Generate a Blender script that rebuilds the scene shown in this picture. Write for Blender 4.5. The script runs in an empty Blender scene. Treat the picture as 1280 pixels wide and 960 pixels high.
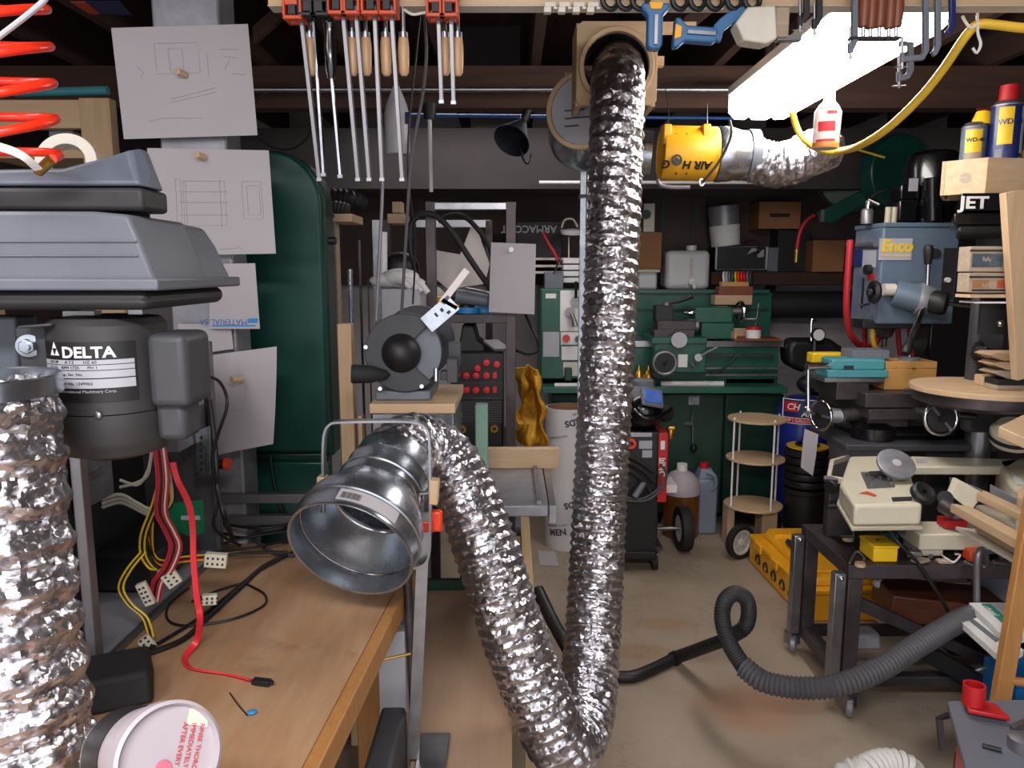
import bpy, bmesh, math, random
from mathutils import Vector, Matrix, noise
from math import sin, cos, pi, radians as R
V = Vector
rnd = random.Random(7)
SC = bpy.context.scene
COL = SC.collection
# ---------------------------------------------------------------- camera model (used to measure the place)
FPX, PITCH, CAMH = 950.0, R(8.5), 1.55
CP, SP = cos(PITCH), sin(PITCH)
def ray(px, py):
    u, v = (px-640)/FPX, (480-py)/FPX
    return V((u, CP+v*SP, v*CP-SP))
def W(px, py, Y):            # the point of the place seen at a pixel, Y metres ahead
    r = ray(px, py); return V((0, 0, CAMH)) + r*(Y/r.y)
def G(px, py, z=0.0):        # the point seen at a pixel on the level plane z
    r = ray(px, py); return V((0, 0, CAMH)) + r*((z-CAMH)/r.z)
def D(px, py, d):            # the point at camera depth d
    return V((0, 0, CAMH)) + ray(px, py)*d
def mpp(px, py, Y):          # metres per pixel there
    return Y/ray(px, py).y/FPX
def sr(c):
    return tuple(((x/255)/12.92 if x/255 <= .04045 else ((x/255+.055)/1.055)**2.4) for x in c)
# ---------------------------------------------------------------- materials
MT = {}
def nd(nt, t, **kw):
    n = nt.nodes.new(t)
    for k, v in kw.items(): setattr(n, k, v)
    return n
def mat(name, col, rough=.5, metal=0., var=.12, vs=6., bump=0., bs=60., emit=0., alpha=None, trans=0., spec=.5, col2=None, aniso=None, coat=0.):
    m = bpy.data.materials.new(name); m.use_nodes = True; nt = m.node_tree
    b = nt.nodes['Principled BSDF']; L = nt.links.new
    c = sr(col)
    tc = nd(nt, 'ShaderNodeTexCoord')
    if var or col2:
        nz = nd(nt, 'ShaderNodeTexNoise'); nz.inputs['Scale'].default_value = vs; nz.inputs['Detail'].default_value = 6; nz.inputs['Roughness'].default_value = .65
        if aniso:
            mp = nd(nt, 'ShaderNodeMapping'); mp.inputs['Scale'].default_value = aniso
            L(tc.outputs['Object'], mp.inputs['Vector']); L(mp.outputs['Vector'], nz.inputs['Vector'])
        else: L(tc.outputs['Object'], nz.inputs['Vector'])
        rp = nd(nt, 'ShaderNodeValToRGB')
        a = tuple(x*(1-var) for x in c); d = tuple(min(1, x*(1+var)) for x in c)
        if col2: d = sr(col2)
        rp.color_ramp.elements[0].position = .32; rp.color_ramp.elements[1].position = .68
        rp.color_ramp.elements[0].color = (*a, 1); rp.color_ramp.elements[1].color = (*d, 1)
        L(nz.outputs['Fac'], rp.inputs['Fac']); L(rp.outputs['Color'], b.inputs['Base Color'])
        if rough > .1 and not trans:
            mr = nd(nt, 'ShaderNodeMapRange'); mr.inputs['To Min'].default_value = max(.03, rough-.08); mr.inputs['To Max'].default_value = min(1, rough+.08)
            L(nz.outputs['Fac'], mr.inputs['Value']); L(mr.outputs['Result'], b.inputs['Roughness'])
    else: b.inputs['Base Color'].default_value = (*c, 1)
    b.inputs['Roughness'].default_value = rough; b.inputs['Metallic'].default_value = metal
    b.inputs['Specular IOR Level'].default_value = spec
    if coat: b.inputs['Coat Weight'].default_value = coat
    if trans: b.inputs['Transmission Weight'].default_value = trans
    if alpha is not None: b.inputs['Alpha'].default_value = alpha
    if emit:
        b.inputs['Emission Color'].default_value = (*c, 1); b.inputs['Emission Strength'].default_value = emit
    if bump:
        n2 = nd(nt, 'ShaderNodeTexNoise'); n2.inputs['Scale'].default_value = bs; n2.inputs['Detail'].default_value = 4
        L(tc.outputs['Object'], n2.inputs['Vector'])
        bp = nd(nt, 'ShaderNodeBump'); bp.inputs['Strength'].default_value = bump; bp.inputs['Distance'].default_value = .01
        L(n2.outputs['Fac'], bp.inputs['Height']); L(bp.outputs['Normal'], b.inputs['Normal'])
    MT[name] = m; return m
def wood(name, col, col2, axis='X', sc=3.0, rough=.55, knots=True):
    m = mat(name, col, rough, 0, .1, vs=sc, col2=col2, aniso={'X': (1, 14, 14), 'Y': (14, 1, 14), 'Z': (14, 14, 1)}[axis], bump=.05, bs=80)
    return m
def foil_mat():      # crumpled foil: small flat facets, each tilted its own way
    m = mat('foil', (194, 191, 196), .33, 1., .08, vs=9)
    nt = m.node_tree; L = nt.links.new; b = nt.nodes['Principled BSDF']
    tc = nd(nt, 'ShaderNodeTexCoord'); geo = nd(nt, 'ShaderNodeNewGeometry')
    nz = nd(nt, 'ShaderNodeTexNoise'); nz.inputs['Scale'].default_value = 38; nz.inputs['Detail'].default_value = 2; L(tc.outputs['Object'], nz.inputs['Vector'])
    dd = nd(nt, 'ShaderNodeVectorMath', operation='SCALE'); dd.inputs['Scale'].default_value = .022; L(nz.outputs['Color'], dd.inputs[0])
    wp = nd(nt, 'ShaderNodeVectorMath', operation='ADD'); L(tc.outputs['Object'], wp.inputs[0]); L(dd.outputs['Vector'], wp.inputs[1])
    acc = geo.outputs['Normal']
    for sc, k in ((62, .46), (150, .30)):
        v = nd(nt, 'ShaderNodeTexVoronoi'); v.inputs['Scale'].default_value = sc; L(wp.outputs['Vector'], v.inputs['Vector'])
        s1 = nd(nt, 'ShaderNodeVectorMath', operation='SUBTRACT'); L(v.outputs['Color'], s1.inputs[0]); s1.inputs[1].default_value = (.5, .5, .5)
        s2 = nd(nt, 'ShaderNodeVectorMath', operation='SCALE'); s2.inputs['Scale'].default_value = k; L(s1.outputs['Vector'], s2.inputs[0])
        ad = nd(nt, 'ShaderNodeVectorMath', operation='ADD'); L(acc, ad.inputs[0]); L(s2.outputs['Vector'], ad.inputs[1]); acc = ad.outputs['Vector']
    n = nd(nt, 'ShaderNodeVectorMath', operation='NORMALIZE'); L(acc, n.inputs[0]); L(n.outputs['Vector'], b.inputs['Normal'])
    return m
# ---------------------------------------------------------------- mesh builder
class MB:
    def __init__(s, m='grey', M=None):
        s.v = []; s.f = []; s.fm = []; s.mats = []; s.M = M; s.use(m)
    def use(s, m):
        if m not in s.mats: s.mats.append(m)
        s.k = s.mats.index(m); return s
    def fr(s, o=(0, 0, 0), rz=0, rx=0, ry=0):
        s.M = Matrix.Translation(V(o)) @ Matrix.Rotation(R(rz), 4, 'Z') @ Matrix.Rotation(R(ry), 4, 'Y') @ Matrix.Rotation(R(rx), 4, 'X'); return s
    def nofr(s): s.M = None; return s
    def _p(s, p):
        p = V(p); return (s.M @ p) if s.M is not None else p
    def add(s, vs, fs):
        o = len(s.v); s.v += [s._p(p) for p in vs]
        for f in fs: s.f.append([o+i for i in f]); s.fm.append(s.k)
        return s
    def box(s, c, d, tx=1, ty=1):    # centre, size, taper of the top
        c = V(c); x, y, z = d[0]/2, d[1]/2, d[2]/2
        vs = [c+V((a*x*(tx if e > 0 else 1), b*y*(ty if e > 0 else 1), e*z)) for e in (-1, 1) for a, b in ((-1, -1), (1, -1), (1, 1), (-1, 1))]
        return s.add(vs, [(3, 2, 1, 0), (4, 5, 6, 7), (0, 1, 5, 4), (1, 2, 6, 5), (2, 3, 7, 6), (3, 0, 4, 7)])
    def bb(s, lo, hi):
        lo, hi = V(lo), V(hi); return s.box((lo+hi)/2, (abs(hi.x-lo.x), abs(hi.y-lo.y), abs(hi.z-lo.z)))
    def px(s, x0, y0, x1, y1, Y, dep):     # box whose front face spans these pixels at distance Y
        a = W(x0, y0, Y); b = W(x1, y1, Y); return s.bb((a.x, Y, b.z), (b.x, Y+dep, a.z))
    def front(s, pts, Y, dep, inset=0):   # outline in the plane Y, extruded away by dep
        P = [W(x, y, Y) for x, y in pts]; return s.prism(P, V((0, dep, 0)))
    def prism(s, P, e):
        P = [V(p) for p in P]; n = len(P); e = V(e)
        nrm = sum(((P[i]-P[0]).cross(P[(i+1) % n]-P[0]) for i in range(1, n-1)), V((0, 0, 0)))
        if nrm.dot(e) > 0: P = P[::-1]
        return s.add(P+[p+e for p in P], [tuple(range(n)), tuple(range(2*n-1, n-1, -1))]+[((i+1) % n, i, n+i, n+(i+1) % n) for i in range(n)])
    def cyl(s, p0, p1, r0, r1=None, n=20, caps=True, hollow=None):
        p0, p1 = V(p0), V(p1); r1 = r0 if r1 is None else r1
        L = (p1-p0).length
        pr = [(r0, 0), (r1, L)]
        if hollow: return s.lathe([(r0-hollow, 0), (r0, 0), (r1, L), (r1-hollow, L), (r0-hollow, 0)], p0, p1-p0, n)
        if caps: pr = [(0, 0)]+pr+[(0, L)]
        return s.lathe(pr, p0, p1-p0, n)
    def lathe(s, prof, p0, ax, n=28, arc=None, ref=None):
        p0 = V(p0); a = V(ax).normalized()
        u = V(ref) if ref else (V((0, 0, 1)) if abs(a.z) < .9 else V((1, 0, 0)))
        u = (u-a*u.dot(a)).normalized(); w = a.cross(u)
        vs = []; fs = []; idx = []
        for r, h in prof:
            if r < 1e-6: idx.append([len(vs)]*n); vs.append(p0+a*h)
            else:
                idx.append(list(range(len(vs), len(vs)+n)))
                for i in range(n):
                    t = 2*pi*i/n; vs.append(p0+a*h+(u*cos(t)+w*sin(t))*r)
        for A, B in zip(idx, idx[1:]):
            for i in range(n):
                j = (i+1) % n; q = [A[i], A[j], B[j], B[i]]; q2 = []
                for k in q:
                    if k not in q2: q2.append(k)
                if len(q2) > 2: fs.append(tuple(q2))
        return s.add(vs, fs)
    def ball(s, c, r, sc=(1, 1, 1), n=16, m=10, ax=(0, 0, 1)):
        c = V(c)
        o = len(s.v); MM = s.M; s.M = None
        s.lathe([(sin(pi*i/m)*r, -cos(pi*i/m)*r) for i in range(m+1)], (0, 0, 0), ax, n); s.M = MM
        for i in range(o, len(s.v)):
            p = s.v[i]; s.v[i] = s._p(c+V((p.x*sc[0], p.y*sc[1], p.z*sc[2])))
        return s
    def torus(s, c, ax, Rr, r, n=32, k=10, a0=0, a1=360):
        c = V(c); a = V(ax).normalized(); u = V((0, 0, 1)) if abs(a.z) < .9 else V((1, 0, 0))
        u = (u-a*u.dot(a)).normalized(); w = a.cross(u)
        full = abs(a1-a0) >= 360
        pts = [c+(u*cos(R(a0+(a1-a0)*i/n))+w*sin(R(a0+(a1-a0)*i/n)))*Rr for i in range(n if full else n+1)]
        return s.tube(pts, r, k, closed=full, sm=0)
    def tube(s, pts, r, n=8, closed=False, sm=4, rf=None, flat=None, ref=None, caps=True):
        pts = smooth(pts, sm, closed) if sm else [V(p) for p in pts]
        N = len(pts); fr = frames(pts, closed, ref)
        vs = []; fs = []
        for i, p in enumerate(pts):
            t, u, w = fr[i]; rr = rf(i/(N-1)) if rf else r
            if flat:
                hw, hh = flat
                prof = [(-hw, -hh), (hw, -hh), (hw, hh), (-hw, hh)]
                vs += [p+u*a+w*b for a, b in prof]
            else: vs += [p+(u*cos(2*pi*j/n)+w*sin(2*pi*j/n))*rr for j in range(n)]
        n = 4 if flat else n
        for i in range(N if closed else N-1):
            a = i*n; b = ((i+1) % N)*n
            for j in range(n): fs.append((a+j, a+(j+1) % n, b+(j+1) % n, b+j))
        if not closed and caps: fs += [tuple(range(n-1, -1, -1)), tuple(range((N-1)*n, N*n))]
        return s.add(vs, fs)
    def hexn(s, p0, p1, r): return s.cyl(p0, p1, r, n=6)
    def build(s, name, parent=None, bevel=0, ang=38, flat=False, label=None, seg=2):
        o3 = ORG.get(parent.name, V((0, 0, 0))) if parent else V((0, 0, 0))
        me = bpy.data.meshes.new(name); me.from_pydata([tuple(p-o3) for p in s.v], [], s.f)
        for m in s.mats: me.materials.append(MT[m])
        me.polygons.foreach_set('material_index', s.fm)
        me.validate(); 
        bm = bmesh.new(); bm.from_mesh(me); bmesh.ops.recalc_face_normals(bm, faces=bm.faces); bm.to_mesh(me); bm.free()
        if not flat:
            me.shade_smooth(); me.set_sharp_from_angle(angle=R(ang))
        o = bpy.data.objects.new(name, me); COL.objects.link(o)
        if parent: o.parent = parent; ORG[o.name] = o3
        if bevel:
            b = o.modifiers.new('bevel', 'BEVEL'); b.width = bevel; b.segments = seg; b.limit_method = 'ANGLE'; b.angle_limit = R(40); b.harden_normals = False
        if label: o['label'] = label
        return o
    def one(s, name, label, cat, group=None, bevel=0, kind=None, **kw):   # a thing that is a single mesh: origin at its base
        xs = [p.x for p in s.v]; ys = [p.y for p in s.v]; zs = [p.z for p in s.v]
        name = nm_(name); o3 = V(((min(xs)+max(xs))/2, (min(ys)+max(ys))/2, min(zs)))
        s.v = [p-o3 for p in s.v]
        o = s.build(name, None, bevel, **kw); o.location = o3; ORG[o.name] = o3
        tag(o, label, cat, group, kind); return o
ORG = {}
def tag(o, label=None, cat=None, group=None, kind=None):
    if label: o['label'] = label
    if cat: o['category'] = cat
    if group: o['group'] = group
    if kind: o['kind'] = kind
    return o
def nm_(n): return 'hanging_'+n[:-8] if n.endswith('_hanging') else n
def thing(name, label, cat, loc, group=None):
    name = nm_(name)
    o = bpy.data.objects.new(name, None); COL.objects.link(o); o.location = V(loc); o.empty_display_size = .05
    ORG[o.name] = V(loc); return tag(o, label, cat, group)
def struct(mb, name, bevel=0):
    o = mb.build(name, None, bevel); o['kind'] = 'structure'; return o
def dup(root, off, label=None, rz=0, group=None):      # copy a thing with its parts and sub-parts
    def cp(o, par):
        c = o.copy(); COL.objects.link(c)
        if par: c.parent = par
        for ch in o.children: cp(ch, c)
        return c
    c = cp(root, None); c.location = root.location+V(off); c.rotation_euler.z = root.rotation_euler.z+R(rz)
    ORG[c.name] = V(c.location)
    if label: c['label'] = label
    if group: c['group'] = group
    return c
def smooth(pts, k=4, closed=False):
    P = [V(p) for p in pts]; n = len(P); out = []
    if n < 3: return P
    seg = n if closed else n-1
    for i in range(seg):
        g = (lambda j: P[j % n]) if closed else (lambda j: P[max(0, min(n-1, j))])
        p0, p1, p2, p3 = g(i-1), g(i), g(i+1), g(i+2)
        for j in range(k):
            t = j/k; out.append(.5*((2*p1)+(p2-p0)*t+(2*p0-5*p1+4*p2-p3)*t*t+(3*p1-p0-3*p2+p3)*t**3))
    if not closed: out.append(P[-1])
    return out
def frames(pts, closed=False, ref=None):
    N = len(pts); T = []
    for i in range(N):
        a = pts[(i-1) % N] if (closed or i > 0) else pts[0]; b = pts[(i+1) % N] if (closed or i < N-1) else pts[-1]
        t = (b-a); T.append(t.normalized() if t.length > 1e-9 else V((0, 0, 1)))
    u = V(ref) if ref else (V((0, 0, 1)) if abs(T[0].z) < .9 else V((0, 1, 0)))
    out = []
    for t in T:
        u = u-t*u.dot(t)
        u = u.normalized() if u.length > 1e-6 else t.orthogonal().normalized()
        w = t.cross(u); out.append((t, u, w))
    return out
def resample(pts, step):
    out = [pts[0]]; acc = 0
    for a, b in zip(pts, pts[1:]):
        L = (b-a).length; d = step-acc
        while d < L: out.append(a+(b-a)*(d/L)); d += step
        acc = (acc+L) % step
    return out
def text(name, s, parent, o, m, size, u=(1, 0, 0), v=(0, 0, 1), ext=.0006, align='LEFT', sx=1., shear=0., bold=0.):
    cu = bpy.data.curves.new(name, 'FONT'); cu.body = s; cu.size = size; cu.extrude = ext; cu.align_x = align; cu.align_y = 'CENTER'; cu.resolution_u = 3; cu.shear = shear; cu.offset = bold
    tmp = bpy.data.objects.new(name, cu)
    me = bpy.data.meshes.new_from_object(tmp); bpy.data.objects.remove(tmp)
    u, v = V(u).normalized(), V(v).normalized(); w = u.cross(v)
    o3 = ORG.get(parent.name, V((0, 0, 0)))
    for p in me.vertices:
        q = p.co; p.co = V(o)+u*(q.x*sx)+v*q.y+w*q.z-o3
    me.materials.clear(); me.materials.append(MT[m])
    for p in me.polygons: p.material_index = 0
    ob = bpy.data.objects.new(name, me); COL.objects.link(ob); ob.parent = parent; ORG[ob.name] = o3
    return ob
def helix_noise(p, s): return noise.noise(V(p)*s)
def foil_tube(mb, pts, r, step=.0045, n=80, pitch=.03, amp=.006, crumple=.006, seed=0., ref=None, taper=None, closed_end=False, pf=None):
    P = resample(smooth(pts, 14), step); N = len(P); fr = frames(P, ref=ref); vs = []; fs = []
    ph = 0.
    for i, p in enumerate(P):
        t, u, w = fr[i]
        pt = pitch if pf is None else pf(i/(N-1)); ph += step/pt
        for j in range(n):
            a = 2*pi*j/n
            q = V((cos(a)*r*1, sin(a)*r*1, i*step))
            hx = (ph+j/n+.10*noise.noise(V((cos(a)*2.2, sin(a)*2.2, i*step*14+seed)))) % 1.
            ridge = (abs(2*hx-1))**1.6                        # 1 on the wire, 0 half way between
            n1 = noise.noise(V((q.x*34, q.y*34, q.z*70+seed)))
            n2 = noise.noise(V((q.x*85+9, q.y*85, q.z*150+seed)))
            n3 = abs(noise.noise(V((q.x*60+3, q.y*60, q.z*60+seed*2))))
            rr = r-amp*(1-ridge)+crumple*(.55*n1+.35*n2-.5*n3)*(1.15-ridge*.75)
            vs.append(p+(u*cos(a)+w*sin(a))*rr)
    for i in range(N-1):
        for j in range(n): fs.append((i*n+j, i*n+(j+1) % n, (i+1)*n+(j+1) % n, (i+1)*n+j))
    mb.add(vs, fs); return P
def corrug(mb, pts, r, pitch=.008, amp=.0018, n=18, sm=8):
    P = resample(smooth(pts, sm), pitch/4); fr = frames(P); vs = []; fs = []; N = len(P)
    for i, p in enumerate(P):
        t, u, w = fr[i]; rr = r+amp*cos(2*pi*i/4)
        vs += [p+(u*cos(2*pi*j/n)+w*sin(2*pi*j/n))*rr for j in range(n)]
    for i in range(N-1):
        for j in range(n): fs.append((i*n+j, i*n+(j+1) % n, (i+1)*n+(j+1) % n, (i+1)*n+j))
    fs += [tuple(range(n-1, -1, -1)), tuple(range((N-1)*n, N*n))]
    mb.add(vs, fs)
# ================================================================ materials
mat('grey', (120, 120, 122)); mat('black', (22, 21, 23), .5); mat('black_gloss', (14, 14, 17), .22, coat=.3); mat('dark', (38, 36, 38), .6)
mat('charcoal', (58, 58, 62), .55, bump=.04, bs=250); mat('slate', (96, 99, 108), .5, bump=.03, bs=300); mat('motor_grey', (50, 48, 49), .5, bump=.04, bs=200)
mat('blue_grey', (84, 90, 102), .42, bump=.02, bs=200)
mat('steel', (150, 150, 154), .32, .9, .2, vs=14); mat('chrome', (205, 205, 210), .12, 1., .05); mat('zinc', (176, 182, 190), .26, .95, .22, vs=12); mat('alu', (132, 130, 134), .42, .7, .15)
mat('raw_steel', (78, 70, 72), .45, .6, .3, vs=10); mat('cast', (138, 138, 144), .42, .4, .2, vs=16)
mat('white', (224, 222, 220), .5); mat('paper', (170, 164, 168), .75, var=.03); mat('offwhite', (205, 198, 184), .55); mat('plastic_white', (214, 212, 214), .35, var=.04)
mat('cream', (206, 198, 176), .4, var=.06); mat('cream_dark', (176, 166, 146), .45, var=.1)
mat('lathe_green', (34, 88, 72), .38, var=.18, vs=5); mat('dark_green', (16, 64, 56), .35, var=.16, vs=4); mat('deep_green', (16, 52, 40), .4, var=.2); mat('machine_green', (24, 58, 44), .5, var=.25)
mat('orange', (222, 62, 24), .35, var=.05); mat('clamp_orange', (196, 72, 34), .42, var=.12); mat('coral', (232, 52, 28), .25, var=.05)
mat('red', (186, 28, 34), .38, var=.1); mat('cable_red', (226, 44, 56), .4, var=.04); mat('hose_red', (170, 30, 40), .45, var=.1)
mat('yellow', (232, 190, 24), .42, var=.06); mat('tool_yellow', (238, 168, 26), .42, var=.06); mat('cord_yellow', (226, 186, 58), .45, var=.06); mat('fan_yellow', (232, 170, 30), .4, var=.05); mat('leather', (188, 136, 26), .7, var=.3, vs=12, bump=.15)
mat('blue', (34, 92, 168), .4, var=.08); mat('navy', (30, 40, 96), .3, var=.06); mat('comp_blue', (24, 44, 128), .3, var=.08); mat('crate_blue', (24, 104, 168), .45, var=.08); mat('clamp_blue', (56, 104, 150), .4, var=.08); mat('tape_blue', (40, 130, 190), .5); mat('print_teal', (36, 138, 124), .6, var=.1); mat('print_slate', (66, 82, 92), .6, var=.35, vs=30); mat('print_rust', (176, 84, 50), .6, var=.3, vs=40); mat('lens', (60, 100, 190), .08, 0, .2, vs=20, coat=1.)
mat('teal', (70, 142, 150), .45, var=.12); mat('pale_green', (126, 158, 142), .5, var=.18); mat('pcb', (24, 112, 72), .4, var=.15)
mat('enco_blue', (92, 108, 124), .42, var=.12); mat('panel_blue', (84, 106, 140), .4, var=.4, vs=16, col2=(120, 122, 132))
mat('cardboard', (150, 104, 68), .8, var=.1); mat('orange_box', (160, 110, 70), .7, var=.1); mat('brown_glass', (110, 62, 26), .2, var=.2, coat=.5); mat('brass', (190, 150, 70), .3, .9)
mat('lead_grey', (104, 108, 118), .5); mat('jug_grey', (122, 130, 146), .4, var=.06); mat('skin_rub', (30, 30, 32), .75, bump=.1, bs=40)
mat('wire_yellow', (226, 186, 36), .4, var=0); mat('wire_red', (176, 30, 48), .4, var=0); mat('wire_white', (206, 200, 182), .5, var=0); mat('wire_black', (24, 23, 26), .45, var=0)
mat('ink', (70, 70, 84), .8, var=0); mat('pencil', (132, 128, 134), .8, var=0); mat('red_ink', (196, 44, 48), .7, var=0); mat('label_grey', (168, 168, 176), .4, var=.05)
mat('orange_liquid', (236, 150, 66), .3, var=.05); mat('bottle_clear', (232, 222, 218), .3, var=.03, alpha=.82); mat('pail', (172, 162, 168), .45, var=.03); mat('pink', (226, 110, 130), .4)
mat('glove', (206, 204, 204), .7, var=.15, vs=20); mat('foam_hose', (34, 33, 36), .62); mat('hose_grey', (74, 72, 76), .55); mat('white_hose', (206, 204, 200), .5)
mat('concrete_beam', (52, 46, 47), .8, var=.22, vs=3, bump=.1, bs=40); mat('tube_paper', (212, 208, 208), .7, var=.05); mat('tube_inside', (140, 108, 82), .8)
mat('red_brown', (120, 62, 38), .45, var=.3)  # reddish brown for wooden blocks, handles and the tray
mat('rubber', (26, 25, 27), .7); mat('pvc', (206, 204, 202), .4); mat('lampshade_navy', (16, 20, 40), .75)
wood('pine', (206, 178, 144), (188, 154, 118), 'X'); wood('pine_y', (206, 178, 144), (186, 154, 118), 'Y'); wood('pine_z', (202, 174, 140), (182, 148, 112), 'Z')
wood('ply', (190, 160, 134), (174, 142, 116), 'Y', 1.6, .5); wood('handle_wood', (204, 164, 124), (188, 146, 104), 'Z', 5, .4); wood('box_wood', (204, 156, 92), (188, 136, 74), 'X', 5, .4); wood('oak', (186, 134, 76), (166, 112, 60), 'Z', 4, .45)
wood('joist_wood', (74, 48, 38), (52, 34, 28), 'Y', 2, .8); wood('beam_wood', (78, 50, 38), (56, 36, 28), 'X', 2, .8); wood('dark_plank', (104, 54, 30), (66, 34, 22), 'X', 4, .45); wood('wear_wood', (180, 160, 138), (150, 132, 114), 'X', 5, .6)
foil_mat()
def bench_mat():
    m = mat('bench', (190, 156, 122), .5, 0, .1, vs=2.2, col2=(164, 122, 88), aniso=(7, 1.2, 7), bump=.05, bs=60)
    nt = m.node_tree; L = nt.links.new; b = nt.nodes['Principled BSDF']; src = b.inputs['Base Color'].links[0].from_socket
    tc = nd(nt, 'ShaderNodeTexCoord'); n = nd(nt, 'ShaderNodeTexNoise'); n.inputs['Scale'].default_value = 5.5; n.inputs['Detail'].default_value = 8; n.inputs['Roughness'].default_value = .7
    L(tc.outputs['Object'], n.inputs['Vector']); rp = nd(nt, 'ShaderNodeValToRGB'); rp.color_ramp.elements[0].position = .56; rp.color_ramp.elements[1].position = .78
    L(n.outputs['Fac'], rp.inputs['Fac']); mx = nd(nt, 'ShaderNodeMix', data_type='RGBA'); mx.inputs['B'].default_value = (*sr((96, 62, 40)), 1)
    ml = nd(nt, 'ShaderNodeMath', operation='MULTIPLY'); ml.inputs[1].default_value = .75; L(rp.outputs['Color'], ml.inputs[0]); L(ml.outputs[0], mx.inputs['Factor']); L(src, mx.inputs['A']); L(mx.outputs['Result'], b.inputs['Base Color'])
bench_mat()
def floor_mat():
    m = mat('concrete', (172, 156, 138), .62, 0, .12, vs=1.6, col2=(146, 128, 110), bump=.06, bs=35)
    nt = m.node_tree; L = nt.links.new; b = nt.nodes['Principled BSDF']; src = b.inputs['Base Color'].links[0].from_socket
    tc = nd(nt, 'ShaderNodeTexCoord')
    def layer(src, fac, col):
        mx = nd(nt, 'ShaderNodeMix', data_type='RGBA'); L(src, mx.inputs['A']); mx.inputs['B'].default_value = (*sr(col), 1); L(fac, mx.inputs['Factor']); return mx.outputs['Result']
    def noise_mask(sc, lo, hi, k, seed=0):
        mp = nd(nt, 'ShaderNodeMapping'); mp.inputs['Location'].default_value = (seed, seed*.7, 0); L(tc.outputs['Object'], mp.inputs['Vector'])
        n = nd(nt, 'ShaderNodeTexNoise'); n.inputs['Scale'].default_value = sc; n.inputs['Detail'].default_value = 7; n.inputs['Roughness'].default_value = .68; L(mp.outputs['Vector'], n.inputs['Vector'])
        r = nd(nt, 'ShaderNodeMapRange'); r.inputs['From Min'].default_value = lo; r.inputs['From Max'].default_value = hi; r.inputs['To Max'].default_value = k; L(n.outputs['Fac'], r.inputs['Value']); return r.outputs['Result'], n
    f, _ = noise_mask(2.3, .54, .76, .4, 3); src = layer(src, f, (112, 92, 76))
    f, _ = noise_mask(11, .62, .76, .45, 8); src = layer(src, f, (96, 80, 70))
    f, _ = noise_mask(1.1, .56, .7, .35, 21); src = layer(src, f, (196, 182, 164))
    for (x, y, r, rx, col, k) in STAINS:      # rust marks left by cans and castings
        mp = nd(nt, 'ShaderNodeMapping', vector_type='TEXTURE'); mp.inputs['Location'].default_value = (x, y, 0); mp.inputs['Scale'].default_value = (r, r*rx, 1); L(tc.outputs['Object'], mp.inputs['Vector'])
        g = nd(nt, 'ShaderNodeTexGradient', gradient_type='SPHERICAL')
        n = nd(nt, 'ShaderNodeTexNoise'); n.inputs['Scale'].default_value = 2.5; n.inputs['Detail'].default_value = 6; L(mp.outputs['Vector'], n.inputs['Vector'])
        sub = nd(nt, 'ShaderNodeVectorMath', operation='SCALE'); sub.inputs['Scale'].default_value = .7; L(n.outputs['Color'], sub.inputs[0])
        ad = nd(nt, 'ShaderNodeVectorMath', operation='ADD'); L(mp.outputs['Vector'], ad.inputs[0]); 
        s2 = nd(nt, 'ShaderNodeVectorMath', operation='SUBTRACT'); L(sub.outputs['Vector'], s2.inputs[0]); s2.inputs[1].default_value = (.35, .35, .35)
        L(s2.outputs['Vector'], ad.inputs[1])
        fl = nd(nt, 'ShaderNodeVectorMath', operation='MULTIPLY'); fl.inputs[1].default_value = (1, 1, 0); L(ad.outputs['Vector'], fl.inputs[0]); L(fl.outputs['Vector'], g.inputs['Vector'])
        rr = nd(nt, 'ShaderNodeMapRange'); rr.inputs['From Max'].default_value = .5; rr.inputs['To Max'].default_value = k; L(g.outputs['Fac'], rr.inputs['Value'])
        src = layer(src, rr.outputs['Result'], col)
    # cracks: narrow bands where a stretched noise crosses its middle
    f, n = noise_mask(.9, 0, 1, 1, 5); n.inputs['Detail'].default_value = 9
    a = nd(nt, 'ShaderNodeMath', operation='SUBTRACT'); L(n.outputs['Fac'], a.inputs[0]); a.inputs[1].default_value = .5
    ab = nd(nt, 'ShaderNodeMath', operation='ABSOLUTE'); L(a.outputs[0], ab.inputs[0])
    rr = nd(nt, 'ShaderNodeMapRange'); rr.inputs['From Max'].default_value = .0035; rr.inputs['To Min'].default_value = .55; rr.inputs['To Max'].default_value = 0; L(ab.outputs[0], rr.inputs['Value'])
    src = layer(src, rr.outputs['Result'], (92, 78, 68)); L(src, b.inputs['Base Color'])
_s = [G(940, 885), G(1000, 870), G(800, 815), G(830, 780), G(870, 690)]
STAINS = [(_s[0].x, _s[0].y, .24, .8, (166, 118, 86), .55), (_s[1].x, _s[1].y, .2, .7, (166, 122, 92), .3), (_s[2].x, _s[2].y, .16, .5, (146, 104, 70), .5), (_s[3].x, _s[3].y, .16, .5, (152, 104, 60), .4), (_s[4].x, _s[4].y, .35, .4, (112, 94, 78), .4)]
floor_mat()
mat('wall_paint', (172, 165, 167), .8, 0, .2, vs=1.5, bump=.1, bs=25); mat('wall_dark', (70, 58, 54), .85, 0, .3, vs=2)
mat('lamp_white', (240, 240, 240), .5, var=0); mat('tube_glow', (255, 250, 246), .5, var=0, emit=18)
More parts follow.
